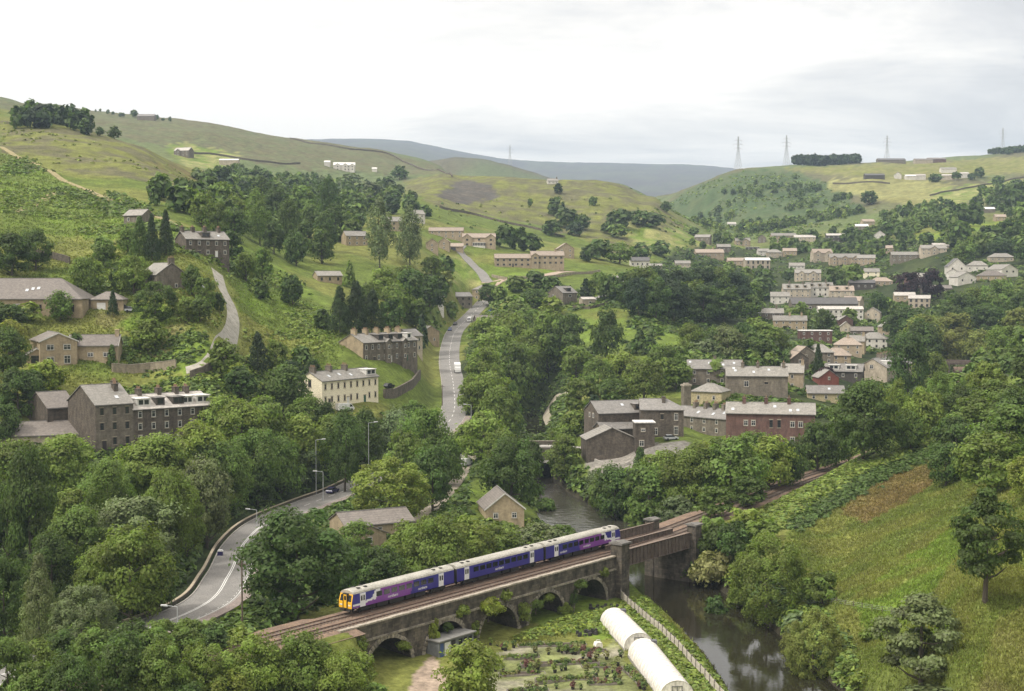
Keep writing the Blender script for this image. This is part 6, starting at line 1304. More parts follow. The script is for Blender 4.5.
low_woods('woodland', 'distant mixed woods on the hillsides', [
    ([(690,225),(720,212),(760,214),(820,215),(870,218),(900,228),(880,240),(800,238),(730,242),(700,238)], 230, 1300, 2400, (5, 13), (0, 1, 1, 2)),
    ([(720,195),(750,182),(800,180),(830,192),(868,205),(860,216),(800,216),(735,212)], 90, 1500, 2400, (5, 11), (0, 1, 1)),
    ([(880,215),(940,208),(985,215),(960,228),(900,240),(870,236)], 70, 1100, 2000, (9, 15), (0, 1)),
    ([(690,245),(760,240),(860,235),(900,245),(890,262),(800,256),(740,258),(700,256)], 80, 900, 1700, (8, 13), (0, 1)),
    ([(980,196),(1030,185),(1030,215),(990,225),(970,212)], 40, 1000, 1900, (9, 15), (0, 0, 1)),
    ([(12,128),(40,112),(60,116),(90,132),(86,136),(50,131),(14,130)], 90, 905, 1300, (10, 17), (5, 0)),
    ([(150,195),(215,205),(300,200),(370,225),(350,250),(280,235),(200,225),(150,215)], 110, 600, 1500, (8, 14), (0, 1, 0)),
    ([(180,178),(240,172),(340,180),(400,195),(420,215),(360,215),(250,195),(190,192)], 120, 900, 1700, (8, 13), (0, 1, 3, 0)),
    ([(205,185),(260,182),(340,190),(362,215),(355,232),(260,210),(205,212)], 60, 700, 1700, (10, 16), (0, 0, 5, 1)),
    ([(792, 0), (852, 0)], 48, 0, 0, (15, 19), (5, 5)),
    ([(986, 0), (1030, 0)], 26, 0, 0, (9, 13), (5, 0)),
    ([(104, 0), (172, 0)], 1, 0, 0, (4, 5), (0, 0)),
    ([(655,372),(700,366),(750,352),(810,354),(770,390),(690,384)], 30, 380, 800, (7, 11), (0, 1)),
    ([(880,300),(1030,290),(1030,400),(960,395),(900,350)], 60, 450, 1000, (8, 13), (0, 1)),
    ([(690,262),(740,262),(800,275),(760,300),(700,300)], 60, 700, 1300, (8, 12), (0, 1)),
    ([(930,240),(1030,232),(1030,262),(950,256)], 40, 900, 1300, (7, 12), (0, 1)),
    ([(870,228),(910,240),(900,262),(850,256)], 40, 900, 1500, (7, 12), (0, 1)),
], 3)
def scrub(name, label, items, seed):
    """bracken, brambles and nettles: loose leaf clumps hugging the ground"""
    r = np.random.default_rng(seed); Vs, cs, va = [], [], []
    for poly, n, ya, yb, sz, hz, tones in items:
        c0 = scatter(poly, int(n * 1.7), ya, yb, int(r.integers(1e6)), 70 if ya > 650 else 22 if ya >= 380 else 0); m_ = 7; p = np.repeat(c0, m_, 0); k = len(p); cl = np.repeat(r.uniform(.5, 1.5, len(c0)), m_)
        d = unit(r.normal(size=(k, 3))); d[:, 2] = np.abs(d[:, 2]); p = p + d * np.c_[cl * hz * 1.1, cl * hz * 1.1, cl * hz]
        V, _ = leaves(p, unit(d + np.array([0, 0, .7]) + r.normal(size=(k, 3)) * .4), sz, r, 1.5)
        tc_ = np.array([TONES[t][0] for t in tones])[r.integers(0, len(tones), len(c0))] * r.uniform(.8, 1.2, len(c0))[:, None]
        Vs.append(V); cs.append(np.repeat(np.repeat(tc_, m_, 0), 4, 0)); va.append(np.repeat(r.random(k), 4))
    V = np.vstack(Vs); me = np_mesh(name, V, np.arange(len(V)).reshape(-1, 4), STUFFLEAF, {'var': np.concatenate(va)}, np.vstack(cs)); tag(link(bpy.data.objects.new(name, me)), label, None, None, 'stuff')
scrub('undergrowth', 'brambles, bracken and young growth under the trees and on the banks', [
    ([(-200,395),(60,440),(200,440),(330,415),(420,420),(460,440),(470,520),(520,545),(480,560),(330,600),(250,640),(330,650),(345,720),(-200,720)], 9000, 100, 460, .9, .8, (0, 0, 1)),
    ([(440,440),(455,370),(480,330),(600,350),(560,420),(590,500),(640,470),(800,440),(810,470),(700,510),(600,540),(520,500),(470,470)], 6000, 300, 720, 1.1, .9, (0, 0, 1)),
    ([(620,360),(640,280),(690,240),(780,235),(1030,240),(1030,400),(930,430),(820,480),(700,400)], 9000, 420, 1300, 1.7, 1.2, (0, 0, 1)),
    ([(930,420),(1030,380),(1030,480),(960,470)], 1500, 250, 420, .9, .8, (0, 1)),
    ([(752,528),(795,490),(850,456),(900,436),(940,420),(940,442),(870,470),(810,504),(775,530)], 12000, 290, 470, .8, .7, (2, 2, 1)),
    ([(786,520),(870,472),(940,442),(940,452),(872,484),(795,530)], 1500, 250, 460, .7, .6, (0, 0)),
    ([(700,560),(735,545),(780,575),(820,610),(850,650),(860,700),(840,700),(800,650),(750,630),(715,600)], 1600, 150, 330, .6, .7, (1, 0, 2)),
    ([(0,170),(60,195),(120,215),(190,245),(200,260),(140,250),(60,230),(0,225)], 1500, 380, 800, .9, .6, (2, 1, 1)),
    ([(20,158),(110,205),(190,230),(230,262),(170,232),(90,205),(0,170)], 420, 500, 900, 1.2, 1.2, (0, 1, 1)),
    ([(110,190),(190,232),(260,262),(250,280),(180,250),(100,215)], 500, 450, 800, 1.3, 1.3, (0, 1, 1)),
    ([(0,150),(100,200),(210,250),(330,345),(300,400),(200,330),(100,260),(0,250)], 1000, 400, 900, .9, .45, (2, 2, 8)),
    ([(0,255),(90,262),(120,300),(60,275),(0,275)], 500, 380, 700, .9, .7, (1, 0, 2)),
    ([(225,262),(255,258),(300,285),(345,320),(335,340),(280,335),(240,310)], 1300, 400, 700, .9, .5, (1, 2)),
    ([(110,340),(200,330),(215,345),(205,375),(130,370)], 300, 330, 480, .8, .6, (1, 0)),
    ([(95,395),(200,380),(250,360),(290,400),(260,430),(200,440)], 1500, 300, 480, .9, .8, (1, 0, 2)),
    ([(420,330),(470,300),(560,285),(620,300),(600,330),(500,340)], 900, 500, 900, 1.4, .9, (0, 1)),
    ([(600,300),(640,280),(720,250),(740,262),(690,290),(640,320)], 900, 600, 1300, 1.8, 1.2, (0, 1)),
    ([(420,205),(520,190),(640,190),(690,236),(560,240),(450,225)], 70, 950, 1600, 1.6, 1.0, (8, 8, 0)),
    ([(650,215),(690,190),(740,172),(800,176),(830,188),(870,212),(900,225),(880,240),(730,242),(690,235)], 1500, 1300, 2500, 2.2, 1.3, (1, 2, 1)),
    ([(0,120),(60,135),(150,155),(210,190),(140,188),(0,150)], 110, 700, 950, 1.3, .8, (8, 8)),
    ([(500,610),(600,595),(640,600),(700,660),(730,700),(690,700),(640,640)], 1500, 150, 280, .55, .45, (1, 2, 2)),
    ([(480,625),(560,605),(600,600),(600,625),(520,640)], 900, 180, 280, .5, .4, (1, 2, 4)),
    ([(560,520),(610,500),(640,520),(620,530),(590,530)], 400, 280, 420, .7, .6, (1, 0)),
    ([(480,520),(560,520),(600,560),(420,600),(340,600)], 1200, 210, 330, .8, .7, (1, 0, 2)),
], 17)
# grass of the near right slope and banks: bent tufts in the colour of the turf they grow from
def grass(items, seed):
    r = np.random.default_rng(seed); Vs, cs, va = [], [], []
    for poly, n, ya, yb, h in items:
        c0 = scatter(poly, n, ya, yb, int(r.integers(1e6))); m_ = 4; p = np.repeat(c0, m_, 0); k = len(p); p = p + np.c_[r.normal(size=(k, 2)) * .18, np.zeros(k)]
        a = r.uniform(0, 6.28, k); hh = h * r.uniform(.5, 1.3, k); ln = np.c_[r.normal(size=(k, 2)) * .35 * hh[:, None], hh]; wv_ = np.c_[np.cos(a), np.sin(a), np.zeros(k)] * (.07 * np.maximum(1, p[:, 1] / 220))[:, None]
        V = np.stack([p - wv_, p + wv_, p + wv_ * .5 + ln, p - wv_ * .5 + ln * .96], 1).reshape(-1, 3)
        cc = ground_colour(c0[:, 0], c0[:, 1]) * (1.2 * r.uniform(.88, 1.2, len(c0)))[:, None]; straw = r.random(len(c0)) < .06; cc[straw] = cc[straw] * .5 + np.array(STRAW) * .5
        Vs.append(V); cs.append(np.repeat(np.repeat(cc, m_, 0), 4, 0)); va.append(np.repeat(r.random(k), 4))
    V = np.vstack(Vs); me = np_mesh('grass', V, np.arange(len(V)).reshape(-1, 4), attr_leaf('grass_blades'), {'var': np.concatenate(va)}, np.vstack(cs)); tag(link(bpy.data.objects.new('grass', me)), 'rough tussocky grass on the banks and slopes', None, None, 'stuff')
grass([([(790,530),(870,470),(940,440),(1100,400),(1100,720),(800,720),(830,650),(830,600),(780,570)], 60000, 90, 420, .30), ([(500,600),(620,575),(640,590),(740,691),(700,720),(620,640)], 9000, 150, 330, .3), ([(480,625),(600,595),(610,625),(520,645)], 4000, 170, 280, .3), ([(0,150),(100,200),(210,250),(345,320),(330,400),(200,330),(90,400),(0,330)], 20000, 340, 800, .4)], 23)

# ------------------------------------------------------------------ vehicles
TYRE = surf('tyre_rubber', (.018, .018, .018), (.03, .03, .03), .85, 3)
def paint(name, c): return surf(name, c, tuple(x * .9 for x in c), .3, 1, spec=.5)
CARP = {'navy': paint('navy_paint', (.03, .025, .10)), 'white': paint('white_paint', (.72, .72, .72)), 'silver': paint('silver_paint', (.42, .44, .46)), 'blue': paint('blue_paint', (.05, .09, .26)), 'black': paint('black_paint', (.02, .02, .023)), 'red': paint('red_paint', (.3, .03, .03))}
def vehicle(label, x, y, z, rz, paint_, kind='car', cat=None, pitch=0.0):
    nm = {'car': 'parked_car' if 'parked' in label else 'car', 'van': 'van', 'truck': 'box_lorry'}[kind]
    root = empty(nm, (x, y, z), rz, label, cat or {'car': 'car', 'van': 'van', 'truck': 'lorry'}[kind]); root.rotation_euler = (0, pitch, rz); P_ = CARP[paint_]
    L_, W_, = {'car': (4.2, 1.74), 'van': (5.2, 1.95), 'truck': (7.6, 2.3)}[kind]; h = W_ / 2
    mb = MB(); wr = .31 if kind == 'car' else .36
    if kind == 'car':
        mb.prism([(-2.1, .32), (2.1, .32), (2.1, .62), (1.95, .78), (1.0, .90), (-1.95, .92), (-2.1, .72)], 'y', -h, h); mb.build('body', P_, root)
        c = MB(); c.prism([(-1.85, .91), (1.0, .90), (.25, 1.40), (-1.3, 1.42)], 'y', -h + .12, h - .12); c.build('window_band', GLASS, root)
        r = MB(); r.prism([(-1.35, 1.41), (.32, 1.39), (.2, 1.46), (-1.2, 1.48)], 'y', -h + .14, h - .14); r.build('roof', P_, root)
    elif kind == 'van':
        mb.prism([(-2.6, .34), (2.6, .34), (2.6, .95), (2.35, 1.15), (1.6, 2.0), (1.3, 2.15), (-2.6, 2.15)], 'y', -h, h); mb.build('body', P_, root)
        c = MB(); c.add([(2.37, -h + .12, 1.16), (2.37, h - .12, 1.16), (1.66, h - .2, 1.97), (1.66, -h + .2, 1.97)], [(0, 1, 2, 3)]); 
        for sy in (-1, 1): c.add([(1.0, sy * (h + .01), 1.2), (2.1, sy * (h + .01), 1.2), (1.5, sy * (h + .01), 1.85), (1.0, sy * (h + .01), 1.85)], [(0, 1, 2, 3)])
        c.build('windscreen', GLASS, root)
    else:
        mb.prism([(2.0, .45), (3.8, .45), (3.8, 1.3), (3.55, 2.2), (2.0, 2.25)], 'y', -h + .1, h - .1); mb.build('cab', P_, root)
        c = MB(); c.add([(3.79, -h + .25, 1.32), (3.79, h - .25, 1.32), (3.57, h - .25, 2.1), (3.57, -h + .25, 2.1)], [(0, 1, 2, 3)]); c.build('windscreen', GLASS, root)
        bx = MB(); bx.box(-3.8, 1.9, -h, h, .75, 3.1); bx.build('cargo_box', CARP['white'], root); ch = MB(); ch.box(-3.7, 2.2, -.5, .5, .45, .75); ch.build('chassis', TBLK, root)
    ax = {'car': 1.28, 'van': 1.7, 'truck': 2.5}[kind]
    for sx in (-1, 1):
        for sy in (-1, 1): w0 = MB(); w0.tube((sx * ax, sy * (h - .2), wr), (sx * ax, sy * (h + .02), wr), wr, n=14); w0.build('wheel', TYRE, root)
def on_road(px, py, off, label, paint_, kind, rev=False):
    p = at(px, py); d = np.hypot(main_road[:, 0] - p.x, main_road[:, 1] - p.y); i = int(np.clip(np.argmin(d), 1, len(main_road) - 2)); t = main_road[i + 1] - main_road[i - 1]; l2 = math.hypot(t[0], t[1]); o = offset_line(main_road, off)[i]
    a = math.atan2(t[1], t[0]) + (math.pi if rev else 0); sl = math.atan2(t[2], l2); vehicle(label, o[0], o[1], o[2] + .005, a, paint_, kind, pitch=(sl if rev else -sl))
on_road(346, 494, -1.7, 'dark purple blue car driving on the curve among the trees', 'navy', 'car')
on_road(456, 372, 2.4, 'white box lorry coming down the straight hill road', 'white', 'truck', True)
on_road(452, 331, -2.9, 'dark blue car at the upper left kerb of the hill road', 'blue', 'car', True)
on_road(452, 325, -3.0, 'black car just behind the blue one on the hill road', 'black', 'car', True)
on_road(464, 322, 2.6, 'white van on the right side near the road head', 'white', 'van', True)
def parked(px, py, rz, label, paint_, kind='car'):
    p = at(px, py); vehicle(label, p.x, p.y, p.z + .05, R(rz), paint_, kind)
parked(345, 411, 40, 'white van parked in front of the cream terrace', 'white', 'van')
parked(389, 388, 60, 'dark parked car below the buff terrace wall', 'black')
parked(466, 466, 70, 'white van half hidden by trees on the lock lane', 'white', 'van')
parked(671, 440, 15, 'silver parked car by the right wing of the mill', 'silver')
parked(123, 309, 20, 'black parked car behind the small fir by the stone garage', 'black')
parked(132, 312, 10, 'silver blue parked car beside the dense round tree', 'silver')
parked(493, 312, 20, 'blue parked car behind the garage block', 'blue')
parked(200, 289, 30, 'white parked van beside the stone cottage porch', 'white', 'van')
b_ = empty('utility_cabinet', tuple(offset_line(main_road, -3.3)[np.argmin(np.hypot(main_road[:, 0] + 54, main_road[:, 1] - 268))]), 0, 'small white topped roadside cabinet at the outer kerb of the bend', 'utility cabinet')
q = MB(); q.box(-.5, .5, -.35, .35, -.1, .8); q.build('cabinet', CARP['navy'], b_); q = MB(); q.prism([(-.55, .8), (.55, .8), (.4, 1.1), (-.4, 1.1)], 'y', -.4, .4); q.build('lid', CARP['white'], b_)

# ------------------------------------------------------------------ walls and fences
STW = masonry('field_stone', (.17, .145, .115), (.115, .10, .082), (.06, .055, .045), .5, .2, .1, .5)
STB = masonry('garden_wall_stone', (.34, .29, .215), (.27, .23, .17), (.2, .18, .14), .5, .2, .1, .4)
def wall_line(pts, h, th, mat, label, cat='wall', name='stone_wall', group=None, cope=None, world=False, top=None):
    q = np.array(pts, float) if world else np.array([tuple(at(*p)) for p in pts if at(*p) is not None]); q = catmull(q, 3 if q[0][1] < 700 else 9)
    if not world: q[:, 2] = ground_z(q[:, 0], q[:, 1])
    a = offset_line(q, -th / 2); b = offset_line(q, th / 2); n = len(q); mb = MB()
    lo = 1.2; vs = [(*p[:2], z[2] - lo) for p, z in zip(a, q)] + [(*p[:2], z[2] - lo) for p, z in zip(b, q)] + [(*p[:2], z[2] + h) for p, z in zip(a, q)] + [(*p[:2], z[2] + h) for p, z in zip(b, q)]
    fs = []
    for i in range(n - 1): fs += [(i, i + 1, 2 * n + i + 1, 2 * n + i), (n + i + 1, n + i, 3 * n + i, 3 * n + i + 1), (2 * n + i, 2 * n + i + 1, 3 * n + i + 1, 3 * n + i)]
    fs += [(0, 2 * n, 3 * n, n), (n - 1, 2 * n - 1, 4 * n - 1, 3 * n - 1)]
    mb.add(vs, fs)
    root = empty(name, tuple(q[0]), 0, label, cat, group); mb.v = [(v[0] - q[0][0], v[1] - q[0][1], v[2] - q[0][2]) for v in mb.v]; mb.build('wall_body', mat, root)
    if cope:
        a = offset_line(q, -th / 2 - .08); b = offset_line(q, th / 2 + .08); m2 = MB(); z0 = h + .003; z1 = h + .14
        vs = [(p[0], p[1], z[2] + zz) for zz in (z0, z1) for s in (a, b) for p, z in zip(s, q)]; vs = [(v[0] - q[0][0], v[1] - q[0][1], v[2] - q[0][2]) for v in vs]
        fs = []
        for i in range(n - 1): fs += [(i, i + 1, 2 * n + i + 1, 2 * n + i), (n + i + 1, n + i, 3 * n + i, 3 * n + i + 1), (2 * n + i, 2 * n + i + 1, 3 * n + i + 1, 3 * n + i)]
        m2.add(vs, fs); m2.build('coping', cope, root)
mr_ = offset_line(main_road, -5.0); kk = (ss_main > 95) & (ss_main < 262)
wall_line(mr_[kk][::2], .5, .35, STW, 'low roadside wall with pale coping along the outside of the road bend', world=True, cope=surf('tan_coping', (.42, .36, .27), (.33, .28, .21), .9, 1))
wall_line([(30, 255), (42, 257), (56, 260), (70, 264)], 2.4, .5, STW, 'dark stone retaining wall on the slope above the long bungalow')
wall_line([(112, 372), (130, 373), (150, 371), (176, 368)], 2.2, .5, STB, 'buff garden retaining wall below the yellowish lawn', cope=COPE)
wall_line([(190, 379), (202, 375), (214, 368)], 2.2, .5, STW, 'dark wall under the bend of the farm lane')
wall_line([(384, 398), (398, 396), (412, 388), (420, 378)], 2.8, .6, STW, 'tall dark retaining wall below the buff terrace gardens')
wall_line([(492, 277), (520, 279), (560, 277), (600, 272)], 1.5, .5, STB, 'long tan boundary wall in front of the estate row')
wall_line([(572, 308), (590, 309), (608, 304)], 1.3, .4, STW, 'dark wall beside the village lane at the house on the field')
wall_line([(250, 131), (290, 139), (340, 148), (400, 160), (440, 171), (452, 177)], 2.2, 1.3, STW, 'dark field wall running down the left skyline')
wall_line([(185, 153), (215, 155), (260, 162), (300, 164)], 2.0, 1.2, STW, 'dark field wall behind the spur near the white barn')
wall_line([(833, 184), (860, 183), (890, 184)], 2.0, 1.4, STW, 'dark field wall across the straw coloured hill field')
wall_line([(440, 208), (470, 214), (500, 222), (530, 228), (565, 238)], 1.8, 1.0, STW, 'dark field wall along the foot of the middle hill')
wall_line([(930, 196), (960, 190), (1000, 183), (1024, 178)], 1.9, 1.3, STW, 'field wall rising to the right across the green hill pastures')
wall_line([(595, 462), (606, 466), (620, 467), (630, 464)], .9, .4, surf('limewashed_wall', (.44, .42, .38), (.33, .31, .28), .9, .6), 'pale washed yard wall at the foot of the rubble barn')
# riverside fence: pale boards between dark posts
fl = catmull([(19.8, 252, 0), (22, 240, 0), (24.5, 225, 0), (26.6, 210, 0), (28.6, 195, 0), (30.4, 182, 0)], 2.4); fl[:, 2] = ground_z(fl[:, 0], fl[:, 1])
fr = empty('riverside_fence', tuple(fl[0]), 0, 'pale boarded fence with dark posts between the nursery and the river', 'fence'); BRD = surf('pale_fence_boards', (.52, .48, .41), (.40, .37, .31), .9, 2, 6, stretch=(3, 3, .4))
for p_, q_ in zip(fl[:-1], fl[1:]):
    m1 = MB(); d = Vector(q_ - p_); ln = math.hypot(d.x, d.y); M = Matrix.Translation(Vector(p_ - fl[0])) @ Matrix.Rotation(math.atan2(d.y, d.x), 4, 'Z'); t = .08; sl = d.z / ln
    while t < ln - .1:
        m1.box(t, t + .17, -.03, .03, .12 + sl * t, 1.55 + sl * t, M=M); t += .2
    m1.box(0, ln, -.07, -.035, .5, .6, M=M); m1.box(0, ln, -.07, -.035, 1.2, 1.3, M=M); m1.build('boards', BRD, fr)
    m2 = MB(); m2.box(-.09, .09, -.12, .12, -.4, 1.75, M=M); m2.build('post', surf('dark_fence_post', (.12, .11, .10), (.17, .155, .14), .9, 2), fr)
# wire fence on the near bank
wf = [tuple(at(*p)) for p in ((828, 604), (845, 607), (862, 610), (882, 613), (902, 616))]; wr_ = empty('wire_fence', wf[0], 0, 'short wire fence of thin wooden posts on the grassy near bank', 'fence')
for p_, q_ in zip(wf[:-1], wf[1:]):
    for t in (0, .5):
        v = Vector(p_).lerp(Vector(q_), t); v.z = gz(v.x, v.y); m1 = MB(); v -= Vector(wf[0]); m1.tube(v + Vector((0, 0, -.3)), v + Vector((0, 0, 1.15)), .06, n=6); m1.build('post', WOODP, wr_)
    m1 = MB()
    for zz in (.5, .8, 1.05): m1.tube(Vector(p_) - Vector(wf[0]) + Vector((0, 0, zz)), Vector(q_) - Vector(wf[0]) + Vector((0, 0, zz)), .012, n=4)
    m1.build('wires', STEEL, wr_)

# ------------------------------------------------------------------ lock bridge over the water
cbz = empty('canal_bridge', (10.3, 416.6, 0), R(2), 'low stone bridge with a pale lintel over the dark water beside the mill', 'bridge')
m1 = MB(); m1.box(-7, -2.1, 0, .6, -11, -.15); m1.box(2.1, 7.5, 0, .6, -11, -.15); m1.box(-2.1, 2.1, 0, .6, -4.6, -.15); m1.box(-2.6, -2.1, .6, 9, -11, -4.4); m1.box(2.1, 2.6, .6, 9, -11, -4.4); m1.box(-2.1, 2.1, .6, 9, -4.6, -4.2); m1.box(-2.1, 2.1, 8.4, 9, -11, -4.6); m1.build('bridge_wall', STW, cbz)
m1 = MB(); m1.box(-3.0, 3.0, -.25, 0, -4.6, -3.9); m1.build('lintel', surf('pale_lintel', (.62, .60, .56), (.5, .48, .44), .9, 1), cbz)
m1 = MB(); m1.box(-7.4, 7.9, 7.6, 8.0, -.15, 1.0); m1.box(-7.5, 8.0, 7.5, 8.1, 1.003, 1.15, 1); m1.build('parapet', [STW, COPE], cbz)
# lock wall on the right of the water below the bridge
wall_line([(17.2, 415, -9.5), (17.4, 405, -9.5), (18.6, 394, -9.5), (21, 384, -9.5)], 3.4, .6, STW, 'curved stone quay wall at the right of the water under the bridge', world=True, cope=COPE)
# tall square stack
p = at(686, 412); st = empty('chimney_stack', tuple(p), .3, 'tall square stone chimney stack between the mill and the yellow walled house', 'chimney')
m1 = MB(); m1.box(-1.25, 1.25, -1.25, 1.25, -2, 8.6); m1.build('shaft', WALLS['grey'], st); m1 = MB(); m1.box(-1.45, 1.45, -1.45, 1.45, 8.6, 9.2); m1.box(-.8, .8, -.8, .8, 9.2, 9.6); m1.build('cap', COPE, st)
# bridge over the railway cutting
i = int(np.argmin(np.abs(rail_mid[:, 1] - 690))); rm = rail_mid[i]; t = rail_mid[i + 1] - rail_mid[i - 1]
ob = empty('overbridge', tuple(rm), math.atan2(t[1], t[0]), 'dark flat bridge crossing the railway in the wooded cutting', 'bridge')
m1 = MB(); m1.box(-1.6, 1.6, -13, 13, 5.0, 5.6); m1.build('deck', IRON, ob); m1 = MB(); m1.box(-1.75, -1.55, -13, 13, 5.6, 7.2); m1.box(1.55, 1.75, -13, 13, 5.6, 7.2); m1.build('parapet', IRON, ob); m1 = MB(); m1.box(-1.6, 1.6, -13.5, -6.2, -3, 5.0); m1.box(-1.6, 1.6, 6.2, 13.5, -3, 5.0); m1.build('abutment', GRIT, ob)

# ------------------------------------------------------------------ plant nursery under the arches
FILM = surf('polytunnel_film', (.78, .75, .70), (.62, .59, .53), .5, .45, 2.5, spec=.35, bump=.7, stretch=(2.2, 1, .5))
def tunnel(x0, y0, x1, y1, w_, h, label):
    dx, dy = x1 - x0, y1 - y0; L_ = math.hypot(dx, dy); zb = min(gz(x0, y0), gz(x1, y1)) - .05; root = empty('polytunnel', (x0, y0, zb), math.atan2(dy, dx), label, 'polytunnel', 'white polytunnels of the nursery')
    n = 14; nb = int(L_ / 1.5); m1 = MB(); vs = []
    for k in range(nb * 2 + 1):
        sag = 1 if k % 2 == 0 else .985; x = L_ * k / (nb * 2)
        for i in range(n + 1):
            a = math.pi * i / n; vs.append((x, -w_ / 2 * math.cos(a) * sag, max(0, h * math.sin(a) ** .75 * sag)))
    m1.add(vs, [(k * (n + 1) + i, (k + 1) * (n + 1) + i, (k + 1) * (n + 1) + i + 1, k * (n + 1) + i + 1) for k in range(nb * 2) for i in range(n)])
    m1.add(vs[:n + 1], [tuple(range(n + 1))]); m1.add(vs[-n - 1:], [tuple(range(n, -1, -1))]); o = m1.build('cover', FILM, root, True)
    for k in range(nb + 1):
        m2 = MB(); x = L_ * k / nb
        for i in range(n): a, b = (vs[2 * k * (n + 1) + i], vs[2 * k * (n + 1) + i + 1]); m2.tube((x, a[1], a[2] + .015), (x, b[1], b[2] + .015), .045, n=5, caps=False)
        m2.build('hoop', surf('tunnel_hoop', (.60, .58, .54), (.5, .48, .45), .6, 1), root)
    for xe, sg in ((0, -1), (L_, 1)):
        m3 = MB(); x = xe + sg * .03
        for y0_, y1_, z0_, z1_ in ((-.75, -.65, 0, 2.05), (.65, .75, 0, 2.05), (-.05, .05, 0, 2.0), (-.75, .75, 1.95, 2.05), (-.75, .75, 1.0, 1.08)): m3.box(min(x, x + sg * .06), max(x, x + sg * .06), y0_, y1_, z0_, min(z1_, h * .9))
        m3.build('door_frame', surf('grey_door_frame', (.16, .16, .16), (.2, .2, .2), .6, 1), root)
    m3 = MB(); m3.box(L_ * .0 + .1, L_ * 0 + 1.1, w_ * .22, w_ * .40, h * .72, h * .95); m3.build('vent_box', surf('grey_vent', (.10, .10, .11), (.14, .14, .15), .6, 1), root)
    for sg in (-1, 1): m3 = MB(); m3.box(0, L_, sg * w_ / 2 - .08, sg * w_ / 2 + .08, -.3, .3); m3.build('base_rail', surf('base_board', (.30, .29, .26), (.22, .21, .19), .9, 2), root)
tunnel(17.2, 234.0, 19.9, 217.2, 4.7, 2.7, 'farther white polytunnel, nearer the viaduct pier')
tunnel(20.3, 213.8, 22.8, 191, 4.8, 2.8, 'nearer white polytunnel, running out of the bottom of the picture')
SOIL = surf('bed_soil', (.085, .062, .045), (.055, .042, .03), .95, 3, 9); EDGE = surf('bed_edging', (.22, .20, .17), (.15, .135, .115), .9, 2)
BEDLEAF = attr_leaf('bed_leaves')
def leaf_lump(pts, sz, seed, tones, hz=.45, rad=.5, m_=26):
    r = np.random.default_rng(seed); n = len(pts); p = np.repeat(np.array(pts, float), m_, 0); k = len(p); d = unit(r.normal(size=(k, 3))); d[:, 2] = np.abs(d[:, 2]); s = np.repeat(r.uniform(.6, 1.3, n), m_)[:, None]
    p = p + d * s * np.array([rad, rad, hz]); V, Q = leaves(p, unit(d + [0, 0, .6] + r.normal(size=(k, 3)) * .4), sz, r)
    tc_ = np.array([tones[i] for i in r.integers(0, len(tones), n)]); return V, Q, np.repeat(np.repeat(tc_, m_, 0), 4, 0), np.repeat(r.random(k), 4)
BT = [(.10, .15, .035), (.14, .19, .04), (.07, .11, .03), (.17, .17, .06), (.13, .06, .05), (.22, .24, .10)]
def bed(px, py, L_, W_, rz, label, seed, dens=1.0):
    p = at(px, py); root = empty('planting_bed', tuple(p), R(rz), label, 'planting bed', 'nursery planting beds'); a, b = L_ / 2, W_ / 2
    m1 = MB(); m1.box(-a, a, -b, -b + .12, -.3, .28); m1.box(-a, a, b - .12, b, -.3, .28); m1.box(-a, -a + .12, -b + .12, b - .12, -.3, .28); m1.box(a - .12, a, -b + .12, b - .12, -.3, .28); m1.build('edging', EDGE, root)
    m1 = MB(); m1.box(-a + .12, a - .12, -b + .12, b - .12, -.3, .2); m1.build('soil', SOIL, root)
    r = random.Random(seed); n = int(L_ * W_ * 1.7 * dens); pts = [(r.uniform(-a + .3, a - .3), r.uniform(-b + .25, b - .25), .25) for _ in range(n)]
    V, Q, c_, v_ = leaf_lump(pts, .26, seed, BT[:5] if seed % 2 else BT[:4]); o = link(bpy.data.objects.new('foliage', np_mesh('foliage', V, Q, BEDLEAF, {'var': v_}, c_)), root)
BR = ['first', 'second', 'third', 'fourth', 'fifth']
for i, (px, py, L_, W_) in enumerate([(552, 646, 11, 1.6), (585, 652, 7, 1.4), (520, 658, 6, 1.5), (560, 664, 12, 1.5), (598, 667, 5, 1.4), (522, 675, 7, 1.6), (566, 680, 9, 1.8), (605, 684, 5, 1.6), (528, 692, 6, 1.6), (634, 676, 1.6, 9)]):
    bed(px, py, L_, W_, 6 if i < 9 else 10, ['long bed of mixed greens nearest the arches', 'short bed beside the white sack, nearest row', 'bed behind the blossom tree, second row left', 'long middle bed of the nursery, crossing its centre', 'short bed at the right of the middle row', 'left bed of the third row, next to the blossom tree', 'wide bed with purple leaved plants in the third row', 'right bed of the third row near the gravel drive', 'front left bed at the bottom picture edge', 'narrow bed running along the nearer polytunnel'][i], 40 + i)
# potted plants standing out on the gravel, and black pot stacks
POTM = surf('black_pot', (.02, .02, .02), (.045, .04, .038), .6, 2)
def pot_proto(i):
    root = empty('potted_plant', (0, 0, -50), 0); m1 = MB(); m1.tube((0, 0, 0), (0, 0, .34), .17, .22, 10); m1.build('pot', POTM, root)
    V, Q, c_, v_ = leaf_lump([(0, 0, .38), (.05, .05, .6), (-.06, .02, .75)], .2, 90 + i, [BT[i % 6]], .3, .3, 18); link(bpy.data.objects.new('foliage', np_mesh('foliage', V, Q, BEDLEAF, {'var': v_}, c_)), root); return root
r = random.Random(5); spots = []
for (px, py, n, sx, sy) in [(560, 653, 12, 26, 2), (595, 658, 6, 12, 2), (545, 671, 10, 26, 2), (600, 676, 6, 14, 3), (555, 688, 8, 30, 2), (500, 668, 6, 14, 4), (500, 648, 5, 14, 3), (618, 668, 8, 4, 14), (640, 686, 6, 4, 6)]:
    for k in range(n): spots.append((px + r.uniform(-sx, sx), py + r.uniform(-sy, sy)))
protos = [pot_proto(i) for i in range(6)]; used = set()
